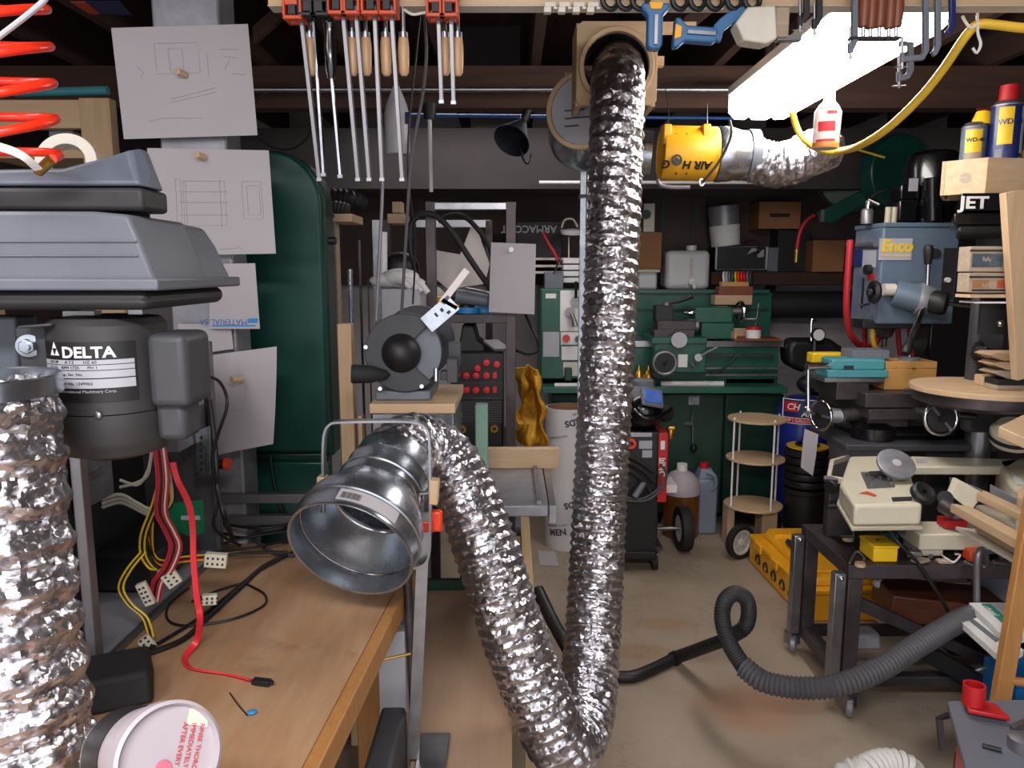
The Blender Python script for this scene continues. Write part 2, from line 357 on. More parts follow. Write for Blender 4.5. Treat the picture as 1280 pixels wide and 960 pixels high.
# ================================================================ the room
struct(MB('concrete').bb((-3, -1.6, -.1), (3, 5.6, 0)), 'floor')
struct(MB('wall_paint').bb((-3, 5.3, 0), (3, 5.5, 2.8)), 'wall_back')
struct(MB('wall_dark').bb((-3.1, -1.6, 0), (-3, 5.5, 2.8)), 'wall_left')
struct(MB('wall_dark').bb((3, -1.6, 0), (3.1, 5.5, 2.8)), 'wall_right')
struct(MB('wall_paint').bb((-3, -1.7, 2.3), (3, -1.6, 2.8)), 'wall_front')   # front left open below, an added opening for sky fill from behind
struct(MB('joist_wood').bb((-3, -1.6, 2.72), (3, 5.5, 2.8)), 'ceiling')
for i in range(15):
    x = -2.75+i*.405
    tag(MB('joist_wood').bb((x, -1.6, 2.45), (x+.042, 5.3, 2.72)).build('ceiling_joist'), kind='structure')
for x0, x1, Y in ((.64, .95, 3.0), (1.05, 1.35, 3.3), (-1.0, -.7, 3.1)):
    mb = MB('joist_wood'); mb.prism([V((x0, Y, 2.42)), V((x0, Y, 2.48)), V((x1, Y, 2.72)), V((x1, Y, 2.66))], (0, .03, 0)); tag(mb.build('ceiling_bridging'), kind='structure')
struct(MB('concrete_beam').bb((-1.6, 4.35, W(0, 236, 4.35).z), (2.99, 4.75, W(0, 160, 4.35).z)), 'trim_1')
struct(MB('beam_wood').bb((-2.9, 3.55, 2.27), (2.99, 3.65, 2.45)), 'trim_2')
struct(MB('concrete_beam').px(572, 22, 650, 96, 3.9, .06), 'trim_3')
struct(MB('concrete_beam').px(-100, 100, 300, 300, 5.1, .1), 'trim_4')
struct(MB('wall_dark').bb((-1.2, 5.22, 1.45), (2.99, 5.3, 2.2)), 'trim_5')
# ================================================================ light
def lamp():
    y0, y1 = 2.08, 3.2; xc = 1.0; z = 2.215
    t = thing('shop_light', 'white fluorescent shop light with a glowing ribbed diffuser hung under the joists', 'ceiling light', (xc, 2.6, z-.06))
    prof = [(-.125, .03), (-.125, -.035), (-.10, -.06), (-.06, -.062), (-.045, -.045), (-.03, -.062), (.03, -.062), (.045, -.045), (.06, -.062), (.10, -.06), (.125, -.035), (.125, .03)]
    MB('tube_glow').prism([V((xc+a, y0, z+b)) for a, b in prof], (0, y1-y0, 0)).build('diffuser', t)
    mb = MB('lamp_white').bb((xc-.13, y0-.004, z+.0305), (xc+.13, y1+.004, z+.065)); mb.build('housing', t, .004)
    for y in (y0+.15, y1-.15): MB('steel').tube([(xc, y, z+.06), (xc, y, 2.45)], .003, 6, sm=0).build('hanging_wire', t)
lamp()
def area(name, loc, rot, sx, sy, w, col=(1, .98, .96)):
    l = bpy.data.lights.new(name, 'AREA'); l.shape = 'RECTANGLE'; l.size = sx; l.size_y = sy; l.energy = w; l.color = col
    o = bpy.data.objects.new(name, l); COL.objects.link(o); o.location = loc; o.rotation_euler = tuple(R(a) for a in rot); return o
area('ceiling_lamp_bench', (-1.25, .55, 2.4), (0, 0, 0), .3, 1.3, 13, (1, .96, .97))
area('unseen_fill_lamp', (-.1, -.5, 2.4), (12, 0, 0), 1.3, .3, 60, (1, .96, .95))  # unseen lamp behind the camera, used as frontal fill
area('added_lathe_fill', (-.2, 3.95, 2.4), (0, 0, 0), 1.2, .25, 9, (1, .95, .95))  # added lamp out of view, brightens the lathe end of the room
wd = bpy.data.worlds.new('world'); SC.world = wd; wd.use_nodes = True
wd.node_tree.nodes['Background'].inputs[0].default_value = (.93, .95, 1, 1); wd.node_tree.nodes['Background'].inputs[1].default_value = 1.7
cam = bpy.data.cameras.new('camera'); co = bpy.data.objects.new('camera', cam); COL.objects.link(co)
co.location = (0, 0, CAMH); co.rotation_euler = (pi/2-PITCH, 0, 0); cam.sensor_width = 36; cam.lens = 36*FPX/1280; cam.clip_start = .02; SC.camera = co
vs_ = SC.view_settings; vs_.view_transform = 'Standard'; vs_.look = 'None'; vs_.gamma = 1; vs_.use_curve_mapping = False; vs_.exposure = .22
# ================================================================ foil ducts, reducer, stand, bench
DR = .0825
def main_duct():
    t = thing('flexible_duct', 'long silver foil flexible duct hanging in a V from the overhead port to the reducer', 'duct', D(735, 950, 1.95))
    pts = [D(*p) for p in [(774, 84, 2.52), (773, 88, 2.36), (772, 112, 2.27), (770, 180, 2.24), (766, 300, 2.24), (759, 450, 2.24), (751, 600, 2.24), (744, 740, 2.2), (738, 830, 2.12), (731, 890, 2.03), (716, 928, 1.94), (697, 924, 1.88), (672, 872, 1.86), (641, 790, 1.85), (612, 700, 1.86), (588, 632, 1.88), (565, 588, 1.89), (540, 563, 1.88), (514, 558, 1.83), (496, 572, 1.76), (486, 592, 1.71)]]
    mb = MB('foil'); foil_tube(mb, pts, DR, .0042, 96, .036, .006, .0075, 1.3, pf=lambda t: .05-.024*min(1, t*2.4))
    mb.build('foil_hose', t, ang=28)
    return t
main_duct()
def left_duct():
    t = thing('flexible_duct', 'crinkled silver foil duct standing upright on the bench in front of the drill press motor', 'duct', (-.635, .9, .8))
    pts = [(-.648, .915, 1.415), (-.646, .915, 1.3), (-.642, .91, 1.1), (-.638, .91, .95), (-.632, .90, .805)]
    mb = MB('foil'); foil_tube(mb, [V(p) for p in pts], .088, .0036, 110, .055, .009, .012, 7.7)
    mb.build('foil_hose', t, ang=28)
    p0 = V((-.648, .915, 1.40)); MB('zinc').lathe([(.084, 0), (.0885, 0), (.0885, .022), (.0865, .024), (.084, .022), (.084, 0)], p0, (0, .0, 1), 64).build('collar_ring', t)
left_duct()
def reducer():
    a = D(437, 688, 1.53); b = D(483, 597, 1.7); ax = (b-a); L = ax.length; ax = ax.normalized()
    t = thing('duct_reducer', 'shiny galvanized sheet metal reducer with open wide mouth resting in a flat steel yoke', 'duct reducer', a-V((0, 0, .14)))
    R0 = .132; R1 = .094
    k = L/.25
    mb = MB('zinc')
    pr = [(R0-.002, 0), (R0+.001, -.001), (R0+.0015, .004), (R0, .008), (R0, .05), (R0+.003, .053), (R0+.003, .060), (R0, .063), (R0-.002, .075), (R0-.004, .10), (.105, .155), (.099, .168), (.0965, .172)]
    pr = [(r, h*k) for r, h in pr]
    mb.lathe(pr+[(r-.0018, h) for r, h in pr[::-1]]+[pr[0]], a, ax, 96); mb.build('mouth', t)
    mb = MB('zinc'); pr = [(.094, .165), (.097, .172), (.0955, .185), (.0955, .20), (.098, .203), (.098, .209), (.0945, .213), (.093, .25), (.0945, .256), (.0915, .262), (.088, .315)]
    pr = [(r, h*k) for r, h in pr]
    mb.lathe(pr+[(r-.0015, h) for r, h in pr[::-1]]+[pr[0]], a, ax, 96); mb.build('narrow_collar', t)
    # bead and seam inside the mouth
    MB('chrome').torus(a+ax*(.056*k), ax, R0-.004, .0022, 96, 8).build('inner_bead', t)
    MB('chrome').torus(a+ax*(.165*k), ax, .0965, .003, 96, 8).build('inner_ring', t)
    # barcode sticker on the top of the mouth
    u = V((1, 0, .0)); u = (u-ax*u.dot(ax)).normalized(); w = u.cross(ax); w = w if w.z > 0 else -w
    def on(ang, h, r): return a+ax*h+(w*cos(ang)+u*sin(ang))*r
    def patch(mb, a0, a1, h0, h1, r, n=14):
        vs = []; 
        for i in range(n+1):
            an = a0+(a1-a0)*i/n
            for rr in (r, r+.0006):
                for h in (h0, h1): vs.append(on(an, h, rr))
        fs = []
        for i in range(n):
            q = i*4
            for f in ((0, 1, 5, 4), (2, 6, 7, 3), (0, 4, 6, 2), (1, 3, 7, 5)): fs.append(tuple(q+j for j in f))
        fs += [(0, 2, 3, 1), (n*4, n*4+1, n*4+3, n*4+2)]; mb.add(vs, fs)
    mb = MB('paper'); patch(mb, -.12, .85, .012*k, .046*k, R0+.0006); st = mb.build('barcode_label', t, label='white barcode sticker')
    mb = MB('black'); an = -.06
    for i in range(22):
        wd_ = rnd.choice((.004, .006, .01)); patch(mb, an, an+wd_, .018*k, .036*k, R0+.0013, 1); an += wd_+rnd.choice((.006, .008, .01))
    mb.build('barcode', st)
    return a, ax
RA, RAX = reducer()
def stand():
    base = V((-.17, 1.64, .421))
    t = thing('duct_stand', 'galvanized flat bar stand with a rounded yoke around the metal reducer', 'stand', base)
    Y = 1.60
    def w(x, y, dy=0): return W(x, y, Y+dy)
    hoop = [w(406, 640), w(405, 600), w(405, 560), w(407, 540), w(413, 530), w(425, 527), w(470, 526), w(505, 526), w(522, 528), w(532, 534), w(537, 548), w(538, 600), w(538, 660), w(537, 690), w(531, 703), w(518, 708), w(505, 709)]
    MB('steel').tube(hoop, 1, sm=3, flat=(.0025, .012), ref=(1, 0, 0)).build('yoke', t, label='bent flat steel yoke')
    mb = MB('steel'); a, b = w(531, 640, .03), V((w(522, 950, .03).x-.005, Y-.0, .4415))
    mb.tube([a, b], 1, sm=0, flat=(.013, .004), ref=(1, 0, 0)); mb.build('flat_bar_post', t)
    mb = MB('raw_steel'); mb.tube([w(508, 700, .1), V((w(520, 950, .06).x, Y+.06, .4415))], .011, 14, sm=0); mb.build('round_post', t, label='dark round tube')
    for x, y, nm in ((403, 610, 'pivot_block'), (543, 614, 'pivot_block')):
        p = w(x, y); MB('pine_z').fr(p, 0, 0, 4).box((0, 0, 0), (.02, .03, .055)).build(nm, t, .003)
    MB('steel').cyl(w(512, 618, -.02), w(541, 616, 0), .005).build('pivot_bolt', t)
    mb = MB('orange'); p = w(528, 656, .04); mb.fr(p).box((0, 0, 0), (.055, .035, .03)).box((-.02, -.01, -.018), (.03, .03, .02)).box((.03, 0, .01), (.03, .02, .05)); mb.build('clamp_handle', t, .006, label='bright orange plastic clamp grip')
    MB('steel').bb((base.x-.05, 1.56, .4211), (base.x+.02, 1.70, .441)).build('foot', t, .002)
stand()
ZB = .80
def bench():
    e0, e1 = G(404, 938, ZB), G(497, 752, ZB); d = (e1-e0)
    def ex(y): return e0.x+d.x*(y-e0.y)/d.y
    y0, y1 = .35, 2.02; t = thing('workbench', 'wooden workbench with a stained plywood top holding the open computer', 'workbench', (-1.1, 1.2, 0))
    mb = MB('bench'); mb.prism([V((ex(y0)-.02, y0, ZB-.03)), V((ex(y1)-.02, y1, ZB-.03)), V((-2.2, y1, ZB-.03)), V((-2.2, y0, ZB-.03))], (0, 0, .03)); mb.build('bench_top', t)
    mb = MB('oak'); mb.prism([V((ex(y0)-.02, y0, ZB-.055)), V((ex(y0)+.006, y0, ZB-.055)), V((ex(y1)+.006, y1, ZB-.055)), V((ex(y1)-.02, y1, ZB-.055))], (0, 0, .055)); mb.build('edge_strip', t, .003)
    for x, y in ((-.37, .86), (-.37, 1.92), (-2.1, .5), (-2.1, 1.92)): MB('oak').bb((x-.045, y-.045, 0), (x+.045, y+.045, ZB-.03)).build('leg', t, .004)
    MB('oak').bb((-2.1, .88, .62), (-.42, .91, .77)).build('apron', t, .003)
bench()
# ================================================================ drill press with the motor, on the bench
def drill_press():
    t = thing('drill_press', 'charcoal bench drill press with a hanging motor carrying a DELTA nameplate', 'drill press', (-.98, 1.2, ZB))
    Y = 1.0
    # belt guard: long box with ribbed flank, rounded far shoulder and a lip round the bottom
    mb = MB('slate')
    y1 = 1.30; X = lambda px, y=Y: W(px, 300, y).x
    Zf = lambda py: W(0, py, Y).z
    xe = X(191); prof = [(xe-.075, Zf(264)), (xe-.03, Zf(268)), (xe-.018, Zf(300)), (xe, Zf(352)), (xe, Zf(358)), (-1.3, Zf(358)), (-1.3, Zf(262))]
    mb.prism([V((x, Y, z)) for x, z in prof], (0, .17, 0))
    mb.prism([V((x, Y+.17, z)) for x, z in [(xe-.075, Zf(264)), (xe-.04, Zf(272)), (xe-.022, Zf(300)), (xe, Zf(352)), (xe, Zf(358)), (-1.3, Zf(358)), (-1.3, Zf(262))]], (0, .1, 0))
    g = mb.build('belt_guard', t, .008)
    mb = MB('slate')
    for y in (301, 319): mb.bb((-1.3, Y-.003, Zf(y+2)), (xe-.02, Y+.01, Zf(y)))
    mb.build('guard_rib', g, .001)
    mb = MB('slate'); mb.bb((-1.3, Y-.012, Zf(363)), (xe+.008, y1-.01, Zf(348))); mb.build('guard_lip', g, .003)
    mb = MB('dark'); mb.bb((-1.3, Y, Zf(388)), (xe-.012, y1-.03, Zf(363))); mb.build('lower_pan', t, .014, label='black underside pan', seg=4)
    # motor
    c = W(140, 480, 1.09); r = .0785; ax = V((.0, 0, 1)); z1 = W(0, 398, 1.0).z; z0 = W(0, 586, 1.0).z
    mb = MB('motor_grey'); zb = W(0, 522, 1.0).z
    mb.lathe([(0, zb), (r, zb), (r, z1-.012), (r-.008, z1-.003), (.04, z1), (0, z1)], (c.x, c.y, 0), ax, 64); m = mb.build('motor', t, label='dark grey electric motor')
    mb = MB('motor_grey'); mb.lathe([(0, z0), (.045, z0), (r-.010, z0+.008), (r-.003, z0+.022), (r+.0012, z0+.03), (r+.0015, zb-.0015), (r-.004, zb-.001), (0, zb-.001)], (c.x, c.y, 0), ax, 64); mb.build('end_bell', m)
    MB('steel').ball((c.x+.02, c.y-r-.001, W(0, 521, 1.0).z), .0055, (1, .6, 1)).build('screw', m)
    mb = MB('charcoal'); x0 = W(190, 0, 1.06).x; x1 = W(259, 0, 1.06).x; mb.bb((x0-.03, 1.035, W(0, 508, 1.05).z), (x1-.047, 1.125, W(0, 416, 1.05).z)); k = mb.build('capacitor_box', m, .012, seg=4)
    mb = MB('charcoal'); mb.bb((x0-.03, 1.05, W(0, 552, 1.05).z), (x0+.012, 1.11, W(0, 508, 1.05).z+.01)); mb.build('box_foot', k, .01)
    # curved nameplate on the motor
    def cyl_patch(name, a0, a1, za, zb_, rr, mm, n=16, par=m):
        vs = []; fs = []
        for i in range(n+1):
            an = R((a0+(a1-a0)*i/n)*1.18+26)
            for q in (rr, rr+.0005):
                for z in (za, zb_): vs.append((c.x+sin(an)*q, c.y-cos(an)*q, z))
        for i in range(n):
            q = i*4
            for f in ((0, 1, 5, 4), (2, 6, 7, 3), (0, 4, 6, 2), (1, 3, 7, 5)): fs.append(tuple(q+j for j in f))
        fs += [(0, 2, 3, 1), (n*4, n*4+1, n*4+3, n*4+2)]
        return MB(mm).add(vs, fs).build(name, par)
    ZL = lambda y: W(0, y, 1.01).z
    p = cyl_patch('nameplate', -62, 22, ZL(504), ZL(428), r+.0006, 'black')
    for i, (ya, yb) in enumerate(((450.5, 456), (457, 463), (464, 473), (474.5, 486))):
        cyl_patch('plate_field', -60, 20, ZL(yb), ZL(ya), r+.0014, 'label_grey', par=p)
    def wrap(o):
        for v in o.data.vertices:      # bend flat lettering round the motor
            q = v.co + ORG[o.name]; an = q.x; rr = r+.0018+q.y
            v.co = V((c.x+sin(an)*rr, c.y-cos(an)*rr, q.z))-ORG[o.name]
    def wtext(s, an, z, size, mm, nm='lettering', sx=1., par=p, bold=0):
        o = text(nm, s, par, (0, 0, 0), mm, size, sx=sx, ext=.0002, bold=bold)
        for v in o.data.vertices:
            q = v.co+ORG[o.name]; a2 = R(an*1.18+26)+q.x*1.1/r; rr = r+.0022+q.y
            v.co = V((c.x+sin(a2)*rr, c.y-cos(a2)*rr, q.z+z))-ORG[o.name]
    wtext('DELTA', -36, ZL(441.5), .0205, 'white', 'brand_lettering', 1.0, bold=.0006)
    mb = MB('white')
    for a0, zz in ((-47, 445), (-41.5, 445), (-44.2, 436)):
        for k_ in (0,): 
            a2 = R(a0*1.18+26); q = V((c.x+sin(a2)*(r+.0022), c.y-cos(a2)*(r+.0022), ZL(zz))); uu = V((cos(a2), sin(a2), 0))
            mb.prism([q-uu*.0042, q+uu*.0042, q+V((0, 0, .0085))], (sin(a2)*-.0004, cos(a2)*.0004, 0))
    mb.build('triangle_emblem', p)
    for y, s in ((453.2, ' 1/3 HP      A 7.2       HZ 60'), (460, ' V 115    RPM 1725      PH 1'), (468.5, ' Mfg. Comp. Ser. No.'), (480, ' Motor Part No. 1349962'), (490, ' Delta International Machinery Corp.')):
        wtext(s, -52, ZL(y), .0056, 'black' if y < 487 else 'label_grey', 'plate_text', 1.0)
    # mounting bracket with its bolt
    Yb = 1.04; mb = MB('charcoal'); mb.front([(18, 412), (22, 407), (64, 404), (66, 480), (30, 480)], Yb, .012); mb.front([(20, 408), (64, 404), (64, 408), (24, 411)], Yb-.03, .04); br = mb.build('motor_bracket', t, .002)
    p0 = W(36, 432, Yb); MB('zinc').cyl(p0, p0+V((.002, -.004, 0)), .0155, n=28).build('washer', br)
    MB('zinc').hexn(p0+V((.002, -.003, 0)), p0+V((.006, -.016, 0)), .0105).build('nut', br, .001)
    MB('zinc').cyl(p0+V((.006, -.014, 0)), p0+V((.0075, -.022, 0)), .006).build('bolt', br)
    mb = MB('blue_grey'); mb.front([(-80, 395), (20, 396), (23, 480), (-80, 482)], 1.12, .05); mb.build('head_casting', t, .004)
    MB('steel').cyl((-.92, 1.25, ZB), (-.92, 1.25, 1.52), .036, n=32).build('column', t)
    MB('blue_grey').bb((-1.08, 1.08, ZB), (-.80, 1.30, ZB+.035)).build('base', t, .01)
    MB('white').px(78, 389, 118, 398, 1.07, .02).build('motor_plate', t)
    MB('steel').px(160, 386, 178, 393, 1.07, .02).build('mount_stud', t)
    return t
drill_press()
def tool_case():
    Y = 1.02; zb = W(0, 262, 1.0).z
    t = thing('tool_case', 'black sloping plastic cover lying on top of the grey belt guard', 'case', (-.75, 1.15, zb))
    mb = MB('dark'); a, b = W(-260, 232, Y), W(180, 262, Y); mb.bb((a.x, Y, zb+.0005), (b.x, Y+.075, W(0, 234, Y).z)); mb.build('lower_shell', t, .006)
    # sloping upper shell, its right flank raked and its top rising to a ridge
    P = lambda x, y, d: V((W(x, y, Y).x, Y+d, W(x, y, Y).z))
    vs = [P(-260, 232, .002), P(172, 229, .002), P(180, 234, .012), P(180, 234, .06), P(-260, 234, .075), P(-260, 212, .03), P(60, 206, .03), P(118, 192, .03), P(146, 181, .03), P(160, 180, .036), P(172, 210, .035), P(160, 180, .056), P(146, 181, .06), P(60, 206, .06), P(-260, 212, .06)]
    fs = [(0, 1, 8, 7, 6, 5), (1, 2, 10, 9, 8), (2, 3, 11, 9, 10), (3, 4, 14, 13, 12, 11), (5, 6, 13, 14), (6, 7, 8, 9, 11, 12, 13), (0, 5, 14, 4), (0, 4, 3, 2, 1)]
    MB('blue_grey').add(vs, fs).build('upper_shell', t, .005, ang=20, seg=3)
    return t
tool_case()
def tape_roll():
    p = W(86, 205, 1.3); z = p.z
    mb = MB('offwhite'); mb.lathe([(.030, -.012), (.048, -.012), (.048, .012), (.030, .012), (.030, -.012)], p, (.15, -1, .25), 48)
    mb.one('masking_tape_roll', 'off-white masking tape roll standing behind the black sloping cover', 'tape', bevel=.001)
tape_roll()
# ================================================================ orange air hose and pale cords
def air_hose():
    c = W(-4, 100, .95); pts = []
    z0 = W(0, 205, .95).z; z1 = W(0, -60, .95).z; n = 5.6
    for i in range(int(n*18)+1):
        a = 2*pi*i/18; f = i/(n*18); pts.append(V((c.x+.058*cos(a), c.y+.058*sin(a), z0+(z1-z0)*f+.012*sin(a)+.006*cos(a))))
    t = thing('air_hose_hanging', 'coiled bright orange air hose hanging above the black cover', 'air hose', (c.x, c.y, z0))
    MB('coral').tube(pts, .0056, 12, sm=3).build('coil', t)
    MB('brass').cyl(pts[0], pts[0]+V((-.03, .02, -.012)), .0065, n=12).build('fitting', t)
    mb = MB('label_grey'); mb.tube([W(-20, 60, .9), W(12, 36, .9), W(40, 14, .9), W(60, -6, .9), W(80, -50, .9)], .0032, 8); mb.one('loose_cable_hanging', 'grey round cord crossing the top of the orange hose coil', 'cord')
    mb = MB('white'); mb.tube([W(-30, 176, .88), W(8, 186, .88), W(30, 196, .88), W(48, 212, .9)], 1, sm=4, flat=(.001, .0045), ref=(0, 1, .3)); mb.one('cloth_strap_hanging', 'flat white strap crossing the bottom of the orange hose coil', 'strap')
air_hose()
# ================================================================ steel post with papers held by dowel magnets
def post():
    Y = 2.1; x0, x1 = W(262, 620, Y).x-.085, W(302, 600, Y).x
    mb = MB('cast'); mb.bb((x0, Y+.02, 0), (x1, Y+.14, 2.45)); 
    mb.one('steel_post', 'pale grey square steel post between floor and joists carrying the drawings', 'post', bevel=.006)
post()
PM = []
def sheet(name, pts, Y, label, cat='paper', curl=0., nx=10, ny=10, m='paper', lines=None, hdr=None):
    P = [W(x, y, Y) for x, y in pts]     # corners: tl, tr, br, bl
    o = sum(P, V((0, 0, 0)))/4; t = thing(name, label, cat, (o.x, o.y, min(p.z for p in P)))
    vs = []; fs = []
    def at(u, v, off=0):
        p = P[0]*(1-u)*(1-v)+P[1]*u*(1-v)+P[2]*u*v+P[3]*(1-u)*v
        return p+V((0, -curl*(v*v+.6*abs(u-.5)*v)-off, 0))
    for k in (0, .0006):
        for j in range(ny+1):
            for i in range(nx+1): vs.append(at(i/nx, j/ny, k))
    n1 = nx+1; N = n1*(ny+1)
    for j in range(ny):
        for i in range(nx):
            a = j*n1+i; fs += [(a, a+1, a+n1+1, a+n1), (N+a, N+a+n1, N+a+n1+1, N+a+1)]
    for i in range(nx): fs += [(i, N+i, N+i+1, i+1), (ny*n1+i, ny*n1+i+1, N+ny*n1+i+1, N+ny*n1+i)]
    for j in range(ny): fs += [(j*n1, (j+1)*n1, N+(j+1)*n1, N+j*n1), (j*n1+nx, N+j*n1+nx, N+(j+1)*n1+nx, (j+1)*n1+nx)]
    MB(m).add(vs, fs).build('sheet', t)
    if lines:
        mb = MB('pencil')
        for seg in lines:
            Q = [at(u, v, .0009) for u, v in seg]
            mb.tube(Q, .0005, 4, sm=0)
        mb.build('pencil_drawing', t)
    return t, at
def magnet(px, py, Y, label, L=.03, dx=-.3, dz=.35, r=.0085):
    p = W(px, py, Y); q = p+V((dx*L, -L, dz*L*.3))
    o = MB('pine_y').cyl(p, q, r, n=24).one('dowel_magnet', label, 'magnet', 'wooden dowel magnets holding the drawings', bevel=.001); return o
def box_l(x0, y0, x1, y1): return [[(x0, y0), (x1, y0), (x1, y1), (x0, y1), (x0, y0)]]
sheet('drawing_hanging', [(139, 35), (310, 30), (322, 169), (155, 174)], 2.09, 'large pencil drawing sheet highest on the post with one dowel near its middle', lines=box_l(.3, .15, .62, .42)+box_l(.4, .2, .5, .4)+[[(.68, .25), (.68, .45)], [(.78, .22), (.92, .22)], [(.8, .28), (.9, .3)], [(.8, .4), (.84, .32)], [(.86, .44), (.95, .45)], [(.38, .65), (.5, .62), (.72, .56)], [(.38, .68), (.72, .6)], [(.2, .85), (.3, .82), (.6, .83)], [(.16, .35), (.2, .4), (.18, .45)]])
sheet('drawing_hanging', [(184, 185), (336, 188), (345, 317), (190, 320)], 2.085, 'pencil drawing sheet directly beneath the highest one with a gear shaft sketch', lines=box_l(.28, .3, .62, .72)+box_l(.22, .28, .26, .8)+[[(.24, .4), (.64, .4)], [(.24, .5), (.64, .5)], [(.24, .62), (.64, .62)], [(.3, .3), (.3, .7)], [(.58, .28), (.58, .74)]]+box_l(.76, .3, .92, .66)+box_l(.8, .34, .9, .62)+[[(.55, .95), (.7, .94)], [(.7, .92), (.74, .96)]])
t3, at3 = sheet('drawing_hanging', [(262, 330), (319, 329), (325, 411), (262, 411)], 2.08, 'small sheet with an upside-down blue printed heading behind the motor', lines=box_l(.2, .1, .4, .3))
MB('tape_blue').prism([at3(.05, .94, .001), at3(.92, .94, .001), at3(.92, .965, .001), at3(.05, .965, .001)], (0, .0003, 0)).build('heading_rule', t3)
text('heading_text', 'MATERIAL SA', t3, at3(.76, .89, .001), 'blue', .022, u=(-1, 0, 0), v=(0, 0, -1), ext=.0002)
MB('tape_blue').prism([at3(.78, .84, .001), at3(.98, .84, .001), at3(.96, .91, .001), at3(.76, .91, .001)], (0, .0003, 0)).build('heading_logo', t3)
sheet('drawing_hanging', [(240, 447), (346, 433), (347, 551), (243, 572)], 2.07, 'curled pencil drawing sheet lowest on the post beside the motor', curl=.03, lines=[[(.4, .3), (.5, .35)], [(.3, .5), (.45, .52)], [(.5, .6), (.62, .58)]])
sheet('drawing_hanging', [(222, 405), (288, 404), (292, 436), (224, 446)], 2.095, 'narrow strip of a sheet peeping out under the blue headed one')
magnet(232, 94, 2.088, 'wooden dowel magnet on the topmost drawing'); magnet(256, 197, 2.083, 'wooden dowel magnet at the upper edge of the gear shaft sketch'); magnet(302, 474, 2.05, 'wooden dowel magnet on the lowest curled drawing', dx=-.55)
def small_post_card():
    sheet('drawing_hanging', [(614, 303), (670, 305), (668, 393), (611, 390)], 2.95, 'small blank looking sheet hung on the welding rack post')
    MB('steel').cyl(W(639, 312, 2.95), W(639, 312, 2.94), .01, n=20).one('disc_magnet', 'round steel magnet on the sheet hung at the welding rack', 'magnet')
small_post_card()
